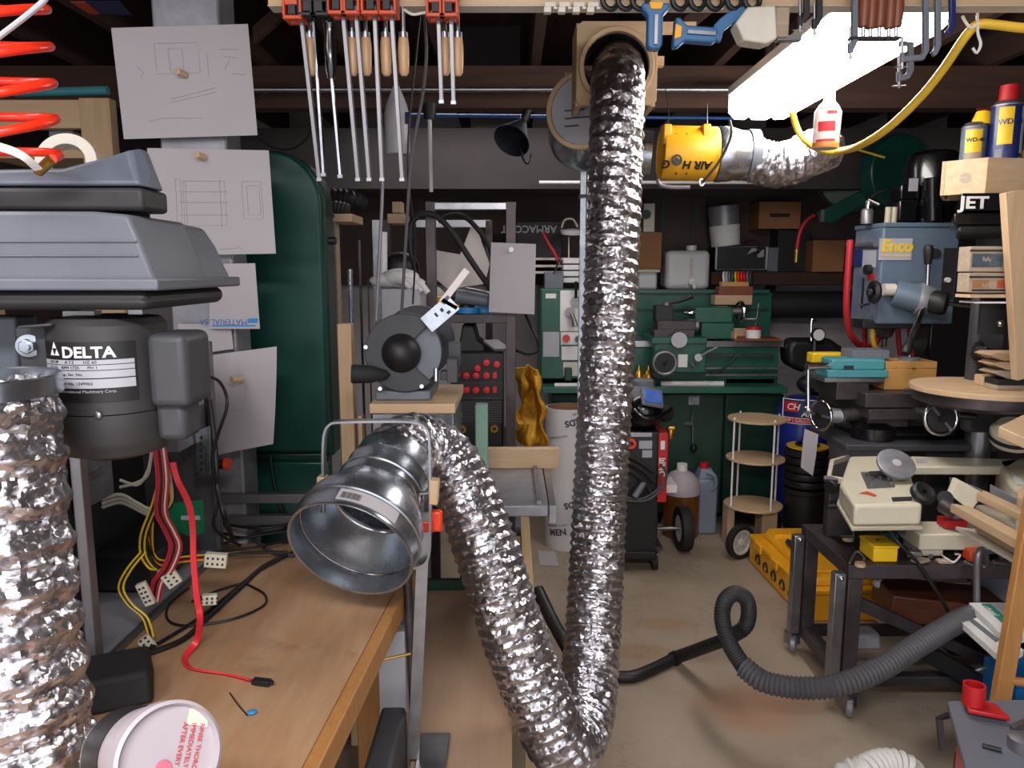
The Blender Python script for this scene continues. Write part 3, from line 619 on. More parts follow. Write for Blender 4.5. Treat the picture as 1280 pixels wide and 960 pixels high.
# ================================================================ open computer case
def computer():
    x = -.775; y0, y1 = 1.34, 1.96; z0 = ZB; z1 = 1.33
    t = thing('computer_case', 'open computer case with bare wiring standing on the bench behind the foil duct', 'computer', (-.95, 1.65, z0))
    mb = MB('alu'); mb.bb((x-.02, y0-.012, z0), (x, y0+.012, z1)).bb((x-.035, y0+.012, z0+.05), (x-.025, y0+.03, z1)); mb.build('front_rail', t, .002)
    mb = MB('alu'); mb.bb((x-.014, y1-.022, z0), (x, y1, z1+.04)); mb.build('rear_rail', t, .002)
    MB('alu').bb((x-.012, y0+.0125, z0), (x, y1-.0225, z0+.012)).build('bottom_rail', t); MB('alu').bb((x-.012, y0+.0125, z1-.012), (x, y1-.0225, z1)).build('upper_rail', t)
    MB('label_grey').bb((x-.2, y0, z0+.001), (x-.0125, y1, z0+.006)).build('bottom_panel', t)
    MB('dark').bb((x-.205, y0, z0), (x-.2, y1, z1)).build('far_panel', t)
    MB('alu').bb((x-.2, y1-.004, z0), (x-.014, y1, z1)).build('back_panel', t)
    MB('dark').bb((x-.21, y0-.03, z0), (x-.024, y0-.004, z1)).build('front_bezel', t, .006, label='black front bezel')
    mb = MB('zinc'); mb.bb((x-.19, y0+.02, 1.10), (x-.035, y0+.16, 1.30)); d = mb.build('drive_cage', t, .003)
    mb = MB('steel'); mb.bb((x-.034, y0+.05, 1.15), (x-.03, y0+.13, 1.165)).bb((x-.034, y0+.03, 1.20), (x-.03, y0+.14, 1.206)); mb.build('drive_rail', d)
    mb = MB('alu'); mb.bb((x-.19, y1-.19, 1.12), (x-.02, y1-.024, 1.32)); p = mb.build('power_supply', t, .002)
    MB('yellow').bb((x-.0195, y1-.175, 1.20), (x-.0185, y1-.11, 1.31)).build('warning_label', p, label='yellow part of the label')
    MB('paper').bb((x-.0195, y1-.11, 1.21), (x-.0185, y1-.03, 1.31)).build('rating_label', p)
    mb = MB('dark')
    for i in range(9): mb.bb((x-.0195, y1-.10, 1.22+i*.009), (x-.0178, y1-.045, 1.223+i*.009))
    mb.build('rating_text', p)
    mb = MB('pcb'); mb.front([(208, 630), (253, 625), (256, 665), (240, 672), (209, 658)], 1.76, .0025); b = mb.build('circuit_board', t)
    MB('label_grey').px(226, 645, 250, 650, 1.758, .002).build('chip', b)
    mb = MB('zinc'); mb.front([(245, 540), (262, 532), (262, 595), (245, 600)], 1.86, .006)
    mb.build('slot_bracket', t)
    mb = MB('dark')
    for i in range(6): mb.px(250, 545+i*8, 253, 549+i*8, 1.858, .002)
    mb.build('vent_hole', t)
    MB('motor_grey').bb((x-.19, 1.66, z0+.02), (x-.05, 1.9, z0+.10)).build('drive_unit', t, .004)
    # wiring harness from the power supply, one strand per part
    Y = 1.50
    def strand(pts, m, r=.0022, nm='cable_strand', dy=0): return MB(m).tube([W(a, b, Y+dy+(c if len(q) > 2 else 0)) for q in pts for a, b, c in [(*q, 0)[:3]]], r, 7, sm=5).build(nm, t)
    for i in range(4):
        o = i*3
        strand([(196+o, 560), (199+o, 592), (190+o, 630), (176+o, 668), (176+o, 694), (186+o, 710), (196+o, 712)], 'wire_yellow' if i % 2 == 0 else 'wire_black', dy=.004*i)
    for i in range(6):
        o = i*3
        strand([(192+o, 560), (196+o, 600), (194+o, 640), (206+o, 666), (212+o, 684), (203+o, 710), (190+o, 728), (187+o*.8, 752)], ('wire_red', 'wire_red', 'wire_black', 'wire_red', 'wire_white', 'wire_red')[i], dy=-.02+.003*i)
    for i in range(3):
        strand([(176+i*3, 690), (158+i*3, 712), (148+i*3, 735), (160+i*3, 756), (178+i*3, 772), (186+i*3, 796)], 'wire_yellow' if i != 1 else 'wire_black', dy=-.06)
    for i in range(4):
        strand([(185+i*2, 650), (188+i, 680+i*2), (200, 700+i*2), (230, 696+i*2), (262, 694+i*2), (280, 700+i*3)], ('wire_yellow', 'wire_black', 'wire_red', 'wire_yellow')[i], dy=.05)
    for i in range(3): strand([(128, 624+i*5), (150, 618+i*5), (170, 628+i*4), (186, 636+i*4), (196, 632+i*4)], 'wire_white', .004, dy=.1)
    for i in range(2): strand([(150, 600+i*9), (172, 606-i*3), (184, 590+i*4), (188, 575), (190, 560)], 'wire_white', .0035, dy=.12)
    for i in range(3): strand([(204+i*4, 570), (211+i*3, 600), (214+i*2, 625), (208, 640)], ('wire_yellow', 'wire_white', 'wire_black')[i], dy=.03)
    # white plugs
    def plug(px, py, dy, rz, ry=0, nm='plug', s=(.045, .018, .03)):
        mb = MB('wire_white').fr(W(px, py, Y+dy), rz, 0, ry); mb.box((0, 0, 0), s)
        o = mb.build(nm, t, .002, label='white plastic wire plug'); mb = MB('dark').fr(W(px, py, Y+dy), rz, 0, ry)
        for i in range(4):
            for k in (-1, 1): mb.box((-.015+i*.01, -s[1]/2-.0004, k*s[2]*.2), (.004, .001, .005))
        mb.build('plug_socket', o)
    plug(270, 700, .04, 10, 8); plug(212, 720, .0, 25, 60); plug(262, 749, .02, 20, 5, s=(.03, .016, .022)); plug(184, 804, -.07, 30, 60, s=(.03, .016, .025)); plug(182, 742, -.04, 10, 70, s=(.05, .014, .02))
computer()
def sata():
    t = thing('data_cable', 'flat bright red data cable trailing from the computer onto the bench', 'cable', G(240, 800, ZB))
    pts = [W(216, 578, 1.5), W(222, 600, 1.5), W(236, 630, 1.48), W(241, 660, 1.46), W(242, 700, 1.44), W(246, 745, 1.41), W(250, 770, 1.39), G(246, 800, ZB+.02), G(232, 820, ZB+.005), G(234, 832, ZB+.004), G(250, 838, ZB+.004), G(285, 843, ZB+.004), G(314, 850, ZB+.008)]
    MB('cable_red').tube(pts, 1, sm=6, flat=(.0058, .0016), ref=(1, 0, 0)).build('ribbon', t)
    p = G(327, 852, ZB+.009); MB('black').fr(p, -12).box((0, 0, 0), (.034, .014, .009)).box((.019, 0, .001), (.008, .008, .005)).build('connector', t, .001)
sata()
def bench_cables():
    z = ZB+.005
    L = [('thick black power cable running along the bench from the reducer to the case', .0062, [(130, 842), (172, 822), (228, 800), (262, 770), (300, 735), (330, 708), (368, 690)], 'wire_black'),
         ('second black cable lying beside the thick one behind the red data cable', .004, [(140, 838), (205, 800), (245, 775), (280, 748), (320, 716), (352, 698)], 'wire_black'),
         ('thin black cable looped on the bench right of the red cable', .0028, [(236, 735), (212, 755), (210, 775), (235, 782), (290, 774), (328, 758), (332, 745), (318, 735), (300, 730), (262, 742), (240, 752)], 'wire_black'),
         ('grey hooked cable lying nearest the metal reducer', .0055, [(368, 695), (340, 690), (322, 678), (314, 668), (330, 664), (356, 660)], 'hose_grey')]
    for lab, r, pts, m in L: MB(m).tube([G(x, y, z) for x, y in pts], r, 8, sm=6).one('bench_cable', lab, 'cable', 'black cables lying on the bench')
    random.seed(3)
    for i, (a, b, c) in enumerate((((268, 662), (310, 672), (385, 652)), ((275, 680), (330, 668), (395, 660)), ((265, 690), (320, 684), (372, 672)), ((262, 700), (300, 692), (360, 690)), ((280, 655), (330, 660), (405, 645)))):
        MB('wire_black').tube([G(a[0], a[1], z+.004+.006*i), G(b[0], b[1], z+.012+.004*i), G(c[0], c[1], z+.004+.006*i)], .004, 7, sm=6).one('bench_cable', ('cable', 'second cable', 'third cable', 'fourth cable', 'rearmost cable')[i]+' of the dark heap between computer and reducer', 'cable', 'dark cable heap behind the reducer')
    Y = 1.62
    pts = [W(258, 470, 1.9), W(275, 478, 1.85), W(284, 505, 1.8), W(272, 545, 1.8), W(266, 575, 1.8), W(274, 620, 1.8), W(268, 660, 1.8), G(300, 682, z)]
    MB('wire_black').tube(pts, .004, 8, sm=6).one('bench_cable', 'black cable curling in front of the lowest drawing down to the bench', 'cable')
    MB('wire_black').tube([W(262, 500, 1.85), W(269, 560, 1.82), W(272, 610, 1.8), W(282, 650, 1.78), G(292, 676, z)], .0065, 8, sm=6).one('bench_cable', 'thick black cable dropping beside the computer rear rail', 'cable')
    p = W(281, 580, 1.95); mb = MB('black').cyl(p+V((-.03, 0, 0)), p, .014, n=20).use('orange').cyl(p, p+V((.012, 0, 0)), .0155, n=20); mb.one('cable_plug', 'small black plug with an orange end beside the steel post', 'plug')
    for y in (621, 648):
        a, b = W(262, y, 2.12), W(405, y+ (0 if y < 630 else -4), 2.12)
        MB('alu').bb((a.x, 2.10, a.z-.013), (b.x, 2.125, a.z+.013)).one('flat_bar_hanging', ('upper' if y < 630 else 'lower')+' of two flat aluminium bars fixed behind the bench', 'bar', 'aluminium bars behind the bench', bevel=.001)
bench_cables()
def small_bench_things():
    c = G(160, 870, ZB); mb = MB('skin_rub').fr((c.x-.03, c.y, ZB), 25); mb.box((0, 0, .03), (.14, .12, .06), .92, .92); mb.one('rubber_block', 'dark rubber block on the bench beside the white tub', 'block', bevel=.008)
    p = G(315, 893, ZB); MB('tape_blue').fr((p.x, p.y, ZB+.004), 15).ball((0, 0, 0), .0065, (1.3, 1, .6)).one('blue_capacitor', 'tiny blue disc component on the bench', 'component')
    MB('wire_black').tube([G(287, 866, ZB+.002), G(297, 880, ZB+.008), G(309, 894, ZB+.002)], .0012, 6).one('wire_offcut', 'thin dark wire offcut beside the blue component', 'wire')
    # white tub lying on its side with the lid towards the camera
    a = D(212, 946, .80); ax = V((.66, -.60, .36)).normalized(); c0 = a
    t = thing('plastic_tub', 'white plastic tub lying on its side with a red printed lid', 'tub', (c0.x-.1, c0.y+.1, ZB))
    Rr = .052
    MB('pail').lathe([(0, -.15), (Rr*.84, -.15), (Rr*.9, -.14), (Rr*.97, -.012), (0, -.012)], c0, ax, 48).build('bucket_body', t)
    lid = MB('pail').lathe([(Rr*.98, -.02), (Rr*1.06, -.02), (Rr*1.07, .001), (Rr*1.0, .004), (Rr*.96, -.006), (0, -.006)], c0, ax, 64).build('lid', t)
    u = V((0, 0, 1)); u = (u-ax*u.dot(ax)).normalized(); w = u.cross(ax).normalized()
    q = c0+ax*-.005
    rt = -w
    ua = (rt*.45-u*.9).normalized(); va = (ax.cross(ua)).normalized()
    pp = [q+ua*-.048+va*.012, q+ua*-.046+va*.034, q+ua*-.030+va*.036, q+ua*-.032+va*.012]
    MB('offwhite').prism(pp, ax*.0004).build('yellowed_patch', lid)
    for i, s in enumerate(('RINSE THOROUGHLY OUT', 'IMMEDIATELY', 'AFTER EVERY USE')):
        text('lid_text', s, lid, q+ua*-.034+va*(.030-.0095*i)+ax*.0005, 'red_ink', .0072, u=ua, v=va, ext=.0002)
    MB('pink').lathe([(0, .0025), (.008, .002), (.009, 0), (0, 0)], q+ua*.012+va*-.002, ax, 24).build('pink_spot', lid)
    q2 = c0+ax*-.1
    MB('black').lathe([(Rr*.93, -.03), (Rr*.945, -.03), (Rr*.965, .03), (Rr*.95, .03), (Rr*.93, -.03)], q2, ax, 48).build('black_label', t, label='black printed label band')
small_bench_things()
# ================================================================ green vertical bandsaw behind the bench
def green_bandsaw():
    t = thing('vertical_bandsaw', 'tall dark green bandsaw with a round-shouldered cover behind the paper-hung post', 'bandsaw', W(350, 650, 2.5)*V((1, 1, 0)) if False else (W(350, 650, 2.5).x, 2.5, 0))
    Y = 2.35; x1 = W(391, 0, Y).x; xl = x1-.36; zt = W(0, 188, Y).z
    def arch(r, x0, x1, z0, z1):
        pts = [V((x0, 0, z0)), V((x1, 0, z0))]
        for i in range(13):
            a = pi/2*i/12; pts.append(V((x1-r+r*cos(a), 0, z1-r+r*sin(a))))
        for i in range(13):
            a = pi/2+pi/2*i/12; pts.append(V((x0+r+r*cos(a), 0, z1-r+r*sin(a))))
        return pts
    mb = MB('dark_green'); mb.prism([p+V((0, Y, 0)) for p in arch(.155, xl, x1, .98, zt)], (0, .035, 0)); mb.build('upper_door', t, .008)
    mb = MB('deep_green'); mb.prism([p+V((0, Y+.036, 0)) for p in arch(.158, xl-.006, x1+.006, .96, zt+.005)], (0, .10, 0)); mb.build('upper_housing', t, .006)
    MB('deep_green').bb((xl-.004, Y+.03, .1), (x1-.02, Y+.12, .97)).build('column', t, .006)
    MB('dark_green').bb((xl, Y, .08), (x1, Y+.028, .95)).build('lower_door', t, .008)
    MB('raw_steel').bb((xl-.05, Y-.02, 0), (x1+.05, Y+.2, .08)).build('base', t, .004)
    MB('black').cyl((x1+.008, Y+.06, W(0, 300, Y).z), (x1+.03, Y+.06, W(0, 300, Y).z), .012).build('latch_knob', t)
    MB('black').bb((x1+.004, Y+.03, W(0, 268, Y).z), (x1+.009, Y+.14, W(0, 264, Y).z)).build('hinge', t)
    MB('wire_black').tube([W(338, 570, 2.33), W(342, 600, 2.33), W(352, 640, 2.33), W(360, 665, 2.33)], .005, 8).build('power_cable', t)
green_bandsaw()
# ---------------------------------------------------------------- lumber and bars between bandsaw and grinder
def stock():
    def leaning(x0, y0, x1, y1, Y, dep, m, nm, lab, cat, bev=.003):
        a = W(x0, y0, Y); b = W(x1, y1, Y)
        MB(m).bb((a.x, Y, 0), (b.x, Y+dep, a.z)).one(nm, lab, cat, bevel=bev)
    leaning(421, 405, 446, 640, 2.3, .045, 'pine_z', 'pine_plank', 'clean pale pine plank standing between green bandsaw and bench grinder', 'lumber')
    leaning(447, 520, 456, 640, 2.32, .04, 'pine_z', 'pine_plank', 'thin pale pine strip standing behind the pine plank', 'lumber')
    leaning(416, 275, 431, 600, 2.75, .05, 'wear_wood', 'grey_plank', 'weathered grey board standing right behind the green bandsaw edge', 'lumber')
    leaning(434, 336, 446, 600, 2.8, .04, 'zinc', 'sheet_metal_strut', 'dull galvanized strut standing among dark bars', 'strut')
    leaning(448, 300, 456, 600, 2.85, .04, 'raw_steel', 'steel_bar', 'rusty brown steel bar standing beside the galvanized strut', 'bar')
    leaning(459, 350, 466, 600, 2.9, .03, 'raw_steel', 'steel_bar', 'thin dark bar standing closest to the rack box', 'bar')
    MB('pine').px(412, 267, 440, 277, 2.72, .2).one('wood_block', 'short wood block topping the weathered grey board', 'wood block', bevel=.002)
    MB('pine').px(484, 267, 506, 279, 3.2, .15).use('pine').px(490, 252, 502, 266, 3.22, .08).one('wood_shelf_bracket', 'stepped wooden block behind the clamp bars', 'wood block', bevel=.002)
    mb = MB('foam_hose'); corrug(mb, [W(400, 250, 3.1), W(418, 246, 3.1), W(440, 248, 3.12), W(452, 254, 3.2)], .03, .02, .004, 16, 5); mb.one('hose_coil_hanging', 'black ribbed hose lying on the shelf beside bandsaw top', 'hose')
    mb = MB('hose_grey'); corrug(mb, [W(398, 265, 2.95), W(418, 258, 2.95), W(437, 262, 2.95)], .02, .014, .003, 14, 5); mb.one('hose_coil_hanging', 'thin grey ribbed hose end under the black ribbed hose', 'hose')
    MB('black').torus(W(352, 150, 3.0), (.3, -1, .1), .11, .004, 40, 6, 20, 260).one('cable_loop_hanging', 'dark thin wire loop hanging beside the highest drawing', 'wire')
    MB('machine_green').bb((-.62, 3.2, .62), (-.1, 3.5, .66)).bb((-.62, 3.2, 0), (-.58, 3.5, .62)).bb((-.14, 3.2, 0), (-.1, 3.5, .62)).one('low_table', 'low dark green table standing in the gloom behind the bars', 'table') if False else None
stock()
# ---------------------------------------------------------------- clamp rail overhead and everything on it
RY = 1.72
def rail():
    t = thing('clamp_rail', 'long wooden rail overhead holding all the hand clamps', 'rail', (.4, RY, W(0, 12, RY).z))
    a = W(350, 4, RY); mb = MB('pine'); mb.bb((-.52, RY, a.z-.004), (2.2, RY+.04, a.z+.16)); mb.build('rail_board', t, .002)
    mb = MB('offwhite'); mb.bb((-.52, RY-.002, a.z-.006), (2.2, RY+.042, a.z-.0045)); mb.build('edge_strip', t)
    for x in (-.5, .45, 1.5): MB('beam_wood').bb((x, RY+.041, a.z+.02), (x+.04, RY+.09, 2.46)).build('hanger', t)
rail()
def bar_clamp(px, py0, pxe, pye, handle=True, hx=0, m='clamp_orange', bm='alu', first=None, lab='', hlen=.052, hy=None, hoff=.0):
    Y = RY-.03; top = W(px, -40, Y); e = W(pxe, pye, Y+.03)
    t = thing('bar_clamp_hanging', lab, 'clamp', e, 'bar clamps hanging from the rail')
    d = (e-top).normalized(); s = mpp(px, 100, Y)
    MB(bm).tube([top, e], 1, sm=0, flat=(.0042, .0075) if bm == 'alu' else (.003, .007), ref=(1, 0, 0)).build('bar', t, .0008)
    MB('steel').tube([e-d*.006, e+d*.001], 1, sm=0, flat=(.0052, .0085), ref=(1, 0, 0)).build('end_stop', t)
    j = W(px, py0, Y); jc = j-V((0, .012, 0))
    mb = MB(m); w = .020
    mb.bb((jc.x-w, Y-.03, j.z-.002), (jc.x+w, Y-.012, j.z+.006)).bb((jc.x-w, Y-.03, j.z), (jc.x-w+.006, Y+.02, j.z+.06)).bb((jc.x+w-.006, Y-.03, j.z), (jc.x+w, Y+.02, j.z+.06)).bb((jc.x-w, Y+.012, j.z+.0), (jc.x+w, Y+.022, j.z+.06)).bb((jc.x-w, Y-.028, j.z+.026), (jc.x+w, Y-.018, j.z+.05))
    mb.build('sliding_jaw', t, .002)
    MB('dark').bb((jc.x-.007, Y-.031, j.z+.007), (jc.x+.007, Y-.02, j.z+.026)).build('clutch_plate', t)
    if handle:
        h = W(px+hx, hy or 42, Y+.035+hoff)
        MB('steel').cyl(h+V((0, 0, .09)), h, .0045, n=12).build('screw', t)
        k = MB('handle_wood').lathe([(0, 0), (.0095, 0), (.0115, -.012), (.0125, -.03), (.012, -.05), (.0108, -.074), (.006, -.081), (0, -.082)], h+V((0, 0, -.006)), (0, 0, 1), 20).build('handle', t)
        MB('steel').cyl(h+V((0, 0, -.012)), h+V((0, 0, .002)), .0101, n=20).build('ferrule', k)
    return t
bar_clamp(370, 28, 400, 226, hx=17, lab='bar clamp hanging first at the post end of the rail')
bar_clamp(424, 22, 448, 226, hx=16, lab='bar clamp hanging just right of the two black clamps')
bar_clamp(441, 22, 462, 226, hx=16, lab='bar clamp hanging second right of the black pair', hoff=.01)
bar_clamp(466, 22, 478, 226, hx=16, lab='bar clamp hanging second from the gap in the long row')
bar_clamp(486, 22, 503, 226, hx=18, lab='last long bar clamp before the gap in the row')
bar_clamp(546, 25, 552, 129, hx=10, lab='short bar clamp hanging beside the gap', hoff=.01)
bar_clamp(562, 25, 567, 130, hx=10, lab='short bar clamp hanging furthest from the post')
bar_clamp(388, 24, 405, 220, handle=False, m='black', bm='chrome', lab='black clamp with thin chrome bar beside the first orange clamp')
bar_clamp(403, 24, 426, 222, handle=False, m='black', bm='chrome', lab='black clamp with thin chrome bar and sculpted grip')
mb = MB('black_gloss'); mb.lathe([(0, -.11), (.008, -.11), (.012, -.09), (.014, -.05), (.011, -.02), (.014, 0), (0, 0)], W(412, 30, RY-.02), (0, 0, 1), 20)
mb.one('clamp_grip_hanging', 'glossy black clamp grip hanging between orange clamps', 'clamp')
def hanging_misc():
    MB('alu').tube([W(475, 140, 1.75), W(478, 230, 1.78), W(474, 320, 1.8), W(470, 400, 1.82)], .004, 8).one('pale_strip_hanging', 'long pale strip dangling behind the bar clamps down to the grinder', 'strip')
    MB('hose_grey').tube([W(528, 0, 1.85), W(533, 60, 1.85), W(528, 120, 1.88), W(514, 200, 1.9), W(508, 290, 1.92), W(502, 390, 1.98)], .004, 8).one('electric_cable_hanging', 'long dark cord hanging from the rail down to the grinder', 'cord')
    MB('wire_black').tube([W(526, 10, 1.9), W(520, 70, 1.9), W(512, 150, 1.92), W(510, 220, 1.92), W(519, 300, 2.0), W(516, 380, 2.05)], .0025, 8).one('electric_cable_hanging', 'thin black cord swinging beside the long dark one', 'cord')
    MB('wire_white').tube([W(505, 12, 1.7), W(516, 18, 1.7), W(530, 16, 1.7), W(548, 14, 1.7)], .003, 8).one('electric_cable_hanging', 'short pale cord tucked between orange clamp heads', 'cord')
    Y = 3.0; t = thing('jug_hanging', 'white plastic funnel-necked jug hanging behind the bar clamps', 'jug', W(497, 193, Y))
    c = W(497, 193, Y); zt = W(0, 108, Y).z; MB('plastic_white').lathe([(0, 0), (.044, 0), (.048, .01), (.047, .15), (.04, .18), (.012, zt-c.z), (0, zt-c.z)], c, (0, 0, 1), 28).build('bottle_body', t)
    MB('navy').px(506, 140, 513, 155, Y-.05, .004).build('label', t)
    # conduit, blue water line, rod
    for (y, Yd, r, m, nm, lab, x0, x1) in ((112, 3.45, .011, 'steel', 'conduit_hanging', 'thin steel conduit running under the joists', 200, 1010), (144, 3.8, .008, 'blue', 'water_pipe_hanging', 'blue plastic water pipe running below the conduit', 500, 930), (228, 4.25, .009, 'white', 'tube_hanging', 'white tube lying along the concrete beam', 674, 990)):
        MB(m).cyl(W(x0, y, Yd), W(x1, y+(4 if m == 'blue' else 0), Yd), r, n=14).one(nm, lab, 'pipe')
    # dark blue work lamp
    Y = 3.6; t = thing('work_lamp_hanging', 'dark blue clip lamp hanging under the beam behind the foil duct', 'lamp', W(645, 210, Y))
    MB('lampshade_navy').lathe([(.012, .0), (.02, .02), (.085, .15), (.082, .15), (.016, .02), (.012, 0)], W(655, 150, Y), (-.16, -.25, -.3), 32).build('lamp_shade', t)
    MB('black').cyl(W(655, 150, Y), W(665, 128, Y), .02).build('socket', t)
    MB('black').tube([W(650, 180, Y-.05), W(654, 198, Y-.06), W(660, 204, Y-.06), W(664, 192, Y-.05)], .006, 8).build('hook', t)
    mb = MB('zinc'); mb.px(726, 215, 738, 515, 2.95, .03).px(727.5, 215, 730, 515, 2.945, .006).px(733, 215, 735.5, 515, 2.945, .006); mb.one('strut_hanging', 'vertical galvanized channel strut close behind the long foil duct', 'strut')
    MB('black').px(724, 243, 742, 247, 2.935, .05).one('cable_tie_hanging', 'black tie round the galvanized strut', 'tie')
    # handle stick with grey grip
    mb = MB('white').cyl(W(537, 150, 3.05), W(539, 240, 3.05), .008, n=12).use('black').cyl(W(537, 130, 3.05), W(537, 150, 3.05), .03, .02, n=12); mb.one('pole_hanging', 'white pole with dark head standing over the welding rack', 'pole')
hanging_misc()
# ---------------------------------------------------------------- bench grinder on its stand
def grinder():
    Y = 2.05; g = W(505, 490, Y)
    zt = W(0, 506, Y).z
    s = thing('grinder_stand', 'grey sheet metal pedestal with a thick pine top under the grinder', 'stand', (g.x+.02, 2.2, .421))
    a = W(462, 517, Y-.03); b = W(569, 517, Y-.03)
    MB('pine').bb((a.x, Y-.03, a.z), (b.x, Y+.33, W(0, 505, Y-.03).z)).build('wood_top', s, .002)
    MB('zinc').bb((a.x+.004, Y-.02, a.z-.12), (b.x-.004, Y+.31, a.z-.001)).build('cabinet', s, .003)
    MB('lead_grey').bb((a.x+.01, Y+.06, .4411), (a.x+.10, Y+.15, a.z-.12)).build('column', s, .004)
    MB('lead_grey').bb((a.x+.0, Y+.03, .4211), (a.x+.11, Y+.18, .441)).build('foot_plate', s)
    zs = W(0, 505, Y-.03).z
    t = thing('bench_grinder', 'grey bench grinder with black domed wheel cover on the pine topped stand', 'grinder', (g.x, Y+.13, zs))
    c = W(507, 440, Y+.04); r = .108; ax = V((0, 1, 0))
    # guard: a disc with an open sector at the wheel side
    def sector(a0, a1, rr, y0, dep, m, nm, par=t, bev=.003):
        pts = [V((c.x+rr*cos(R(a0+(a1-a0)*i/40)), y0, c.z+rr*sin(R(a0+(a1-a0)*i/40)))) for i in range(41)]
        return MB(m).prism(pts+[V((c.x-.012, y0, c.z))], (0, dep, 0)).build(nm, par, bev)
    sector(48, 312, r, c.y-.03, .012, 'charcoal', 'wheel_guard')
    mb = MB('charcoal'); n = 40; vs = []; fs = []
    for i in range(n+1):
        a_ = R(52+(308-52)*i/n)
        for rr in (r-.003, r):
            for y in (c.y-.018, c.y+.035): vs.append((c.x+rr*cos(a_), y, c.z+rr*sin(a_)))
    for i in range(n):
        q = i*4
        for f in ((0, 1, 5, 4), (2, 6, 7, 3), (0, 4, 6, 2), (1, 3, 7, 5)): fs.append(tuple(q+j for j in f))
    fs += [(0, 2, 3, 1), (n*4, n*4+1, n*4+3, n*4+2)]; mb.add(vs, fs).build('guard_band', t)
    MB('lead_grey').lathe([(.03, -.012), (.099, -.012), (.1, -.008), (.1, .012), (.03, .012), (.03, -.012)], c, ax, 64).build('grinding_wheel', t, label='pale grey grinding wheel')
    MB('black').lathe([(0, -.078), (.012, -.077), (.03, -.068), (.044, -.054), (.052, -.036), (.054, -.03), (0, -.03)], c+V((-.008, .0, 0)), ax, 40).build('dome_cover', t, label='black domed cap')
    MB('charcoal').lathe([(0, .036), (.07, .036), (.085, .05), (.088, .15), (.075, .185), (0, .19)], c, ax, 40).build('motor_body', t)
    c2 = c+V((.01, .22, .01)); MB('charcoal').lathe([(0, -.03), (r, -.03), (r, .03), (0, .03)], c2, ax, 48).build('rear_guard', t, .003)
    MB('lead_grey').bb((c.x-.085, c.y-.02, zs), (c.x+.07, c.y+.2, zs+.028)).build('base', t, .006)
    MB('lead_grey').bb((c.x-.05, c.y+.03, zs+.026), (c.x+.05, c.y+.15, zs+.07)).build('pedestal', t, .01)
    # tool rest and bracket at the right
    x0, x1 = W(548, 0, Y).x, W(567, 0, Y).x
    mb = MB('charcoal'); mb.bb((x0+.01, c.y-.05, W(0, 478, Y).z), (x1, c.y+.02, W(0, 449, Y).z)).bb((x0-.01, c.y-.03, W(0, 476, Y).z), (x0+.012, c.y+.015, W(0, 465, Y).z)); mb.build('rest_bracket', t, .002)
    MB('charcoal').px(560, 428, 576, 458, Y+.08, .03).build('rear_rest', t, .002)
    MB('chrome').cyl(W(545, 460, Y-.01), W(545, 476, Y-.01), .007, n=12).build('rest_bolt', t)
    # spark shield and eye shield bracket
    mb = MB('zinc').fr(W(550, 392, Y-.02), 0, 0, -40); mb.box((0, 0, 0), (.098, .004, .05)); k = mb.build('shield_bracket', t, .001)
    MB('dark').fr(W(550, 392, Y-.0235), 0, 0, -40).box((.01, 0, .004), (.008, .003, .01)).box((-.01, 0, .004), (.006, .003, .012)).box((.02, 0, -.012), (.01, .003, .008)).build('bracket_slot', k)
    MB('bottle_clear').fr(W(568, 358, Y-.02), 0, 0, -52).box((0, 0, 0), (.11, .004, .018)).build('eye_shield', t)
    MB('zinc').fr(W(562, 380, Y-.02), 0, 0, 30).box((0, 0, 0), (.045, .004, .01)).build('shield_arm', t)
    for x, y in ((457, 434), (527, 483), (475, 486)): MB('chrome').hexn(W(x, y, c.y-.03), W(x, y, c.y-.04), .006).build('guard_screw', t)
    p = W(446, 470, Y-.02); MB('skin_rub').lathe([(0, 0), (.024, 0), (.026, .006), (.025, .035), (.0235, .055), (.012, .095), (0, .105)], p+V((-.015, 0, .006)), (1, .25, -.06), 32).build('dust_spout', t, label='black rubber dust spout')
    MB('wire_black').tube([W(505, 508, Y+.02), W(520, 506, Y+.01), W(535, 504, Y+.02), W(548, 505, Y+.03)], .0025, 6).one('wire_offcut', 'thin dark wire lying on the pine top before the grinder', 'wire')
grinder()
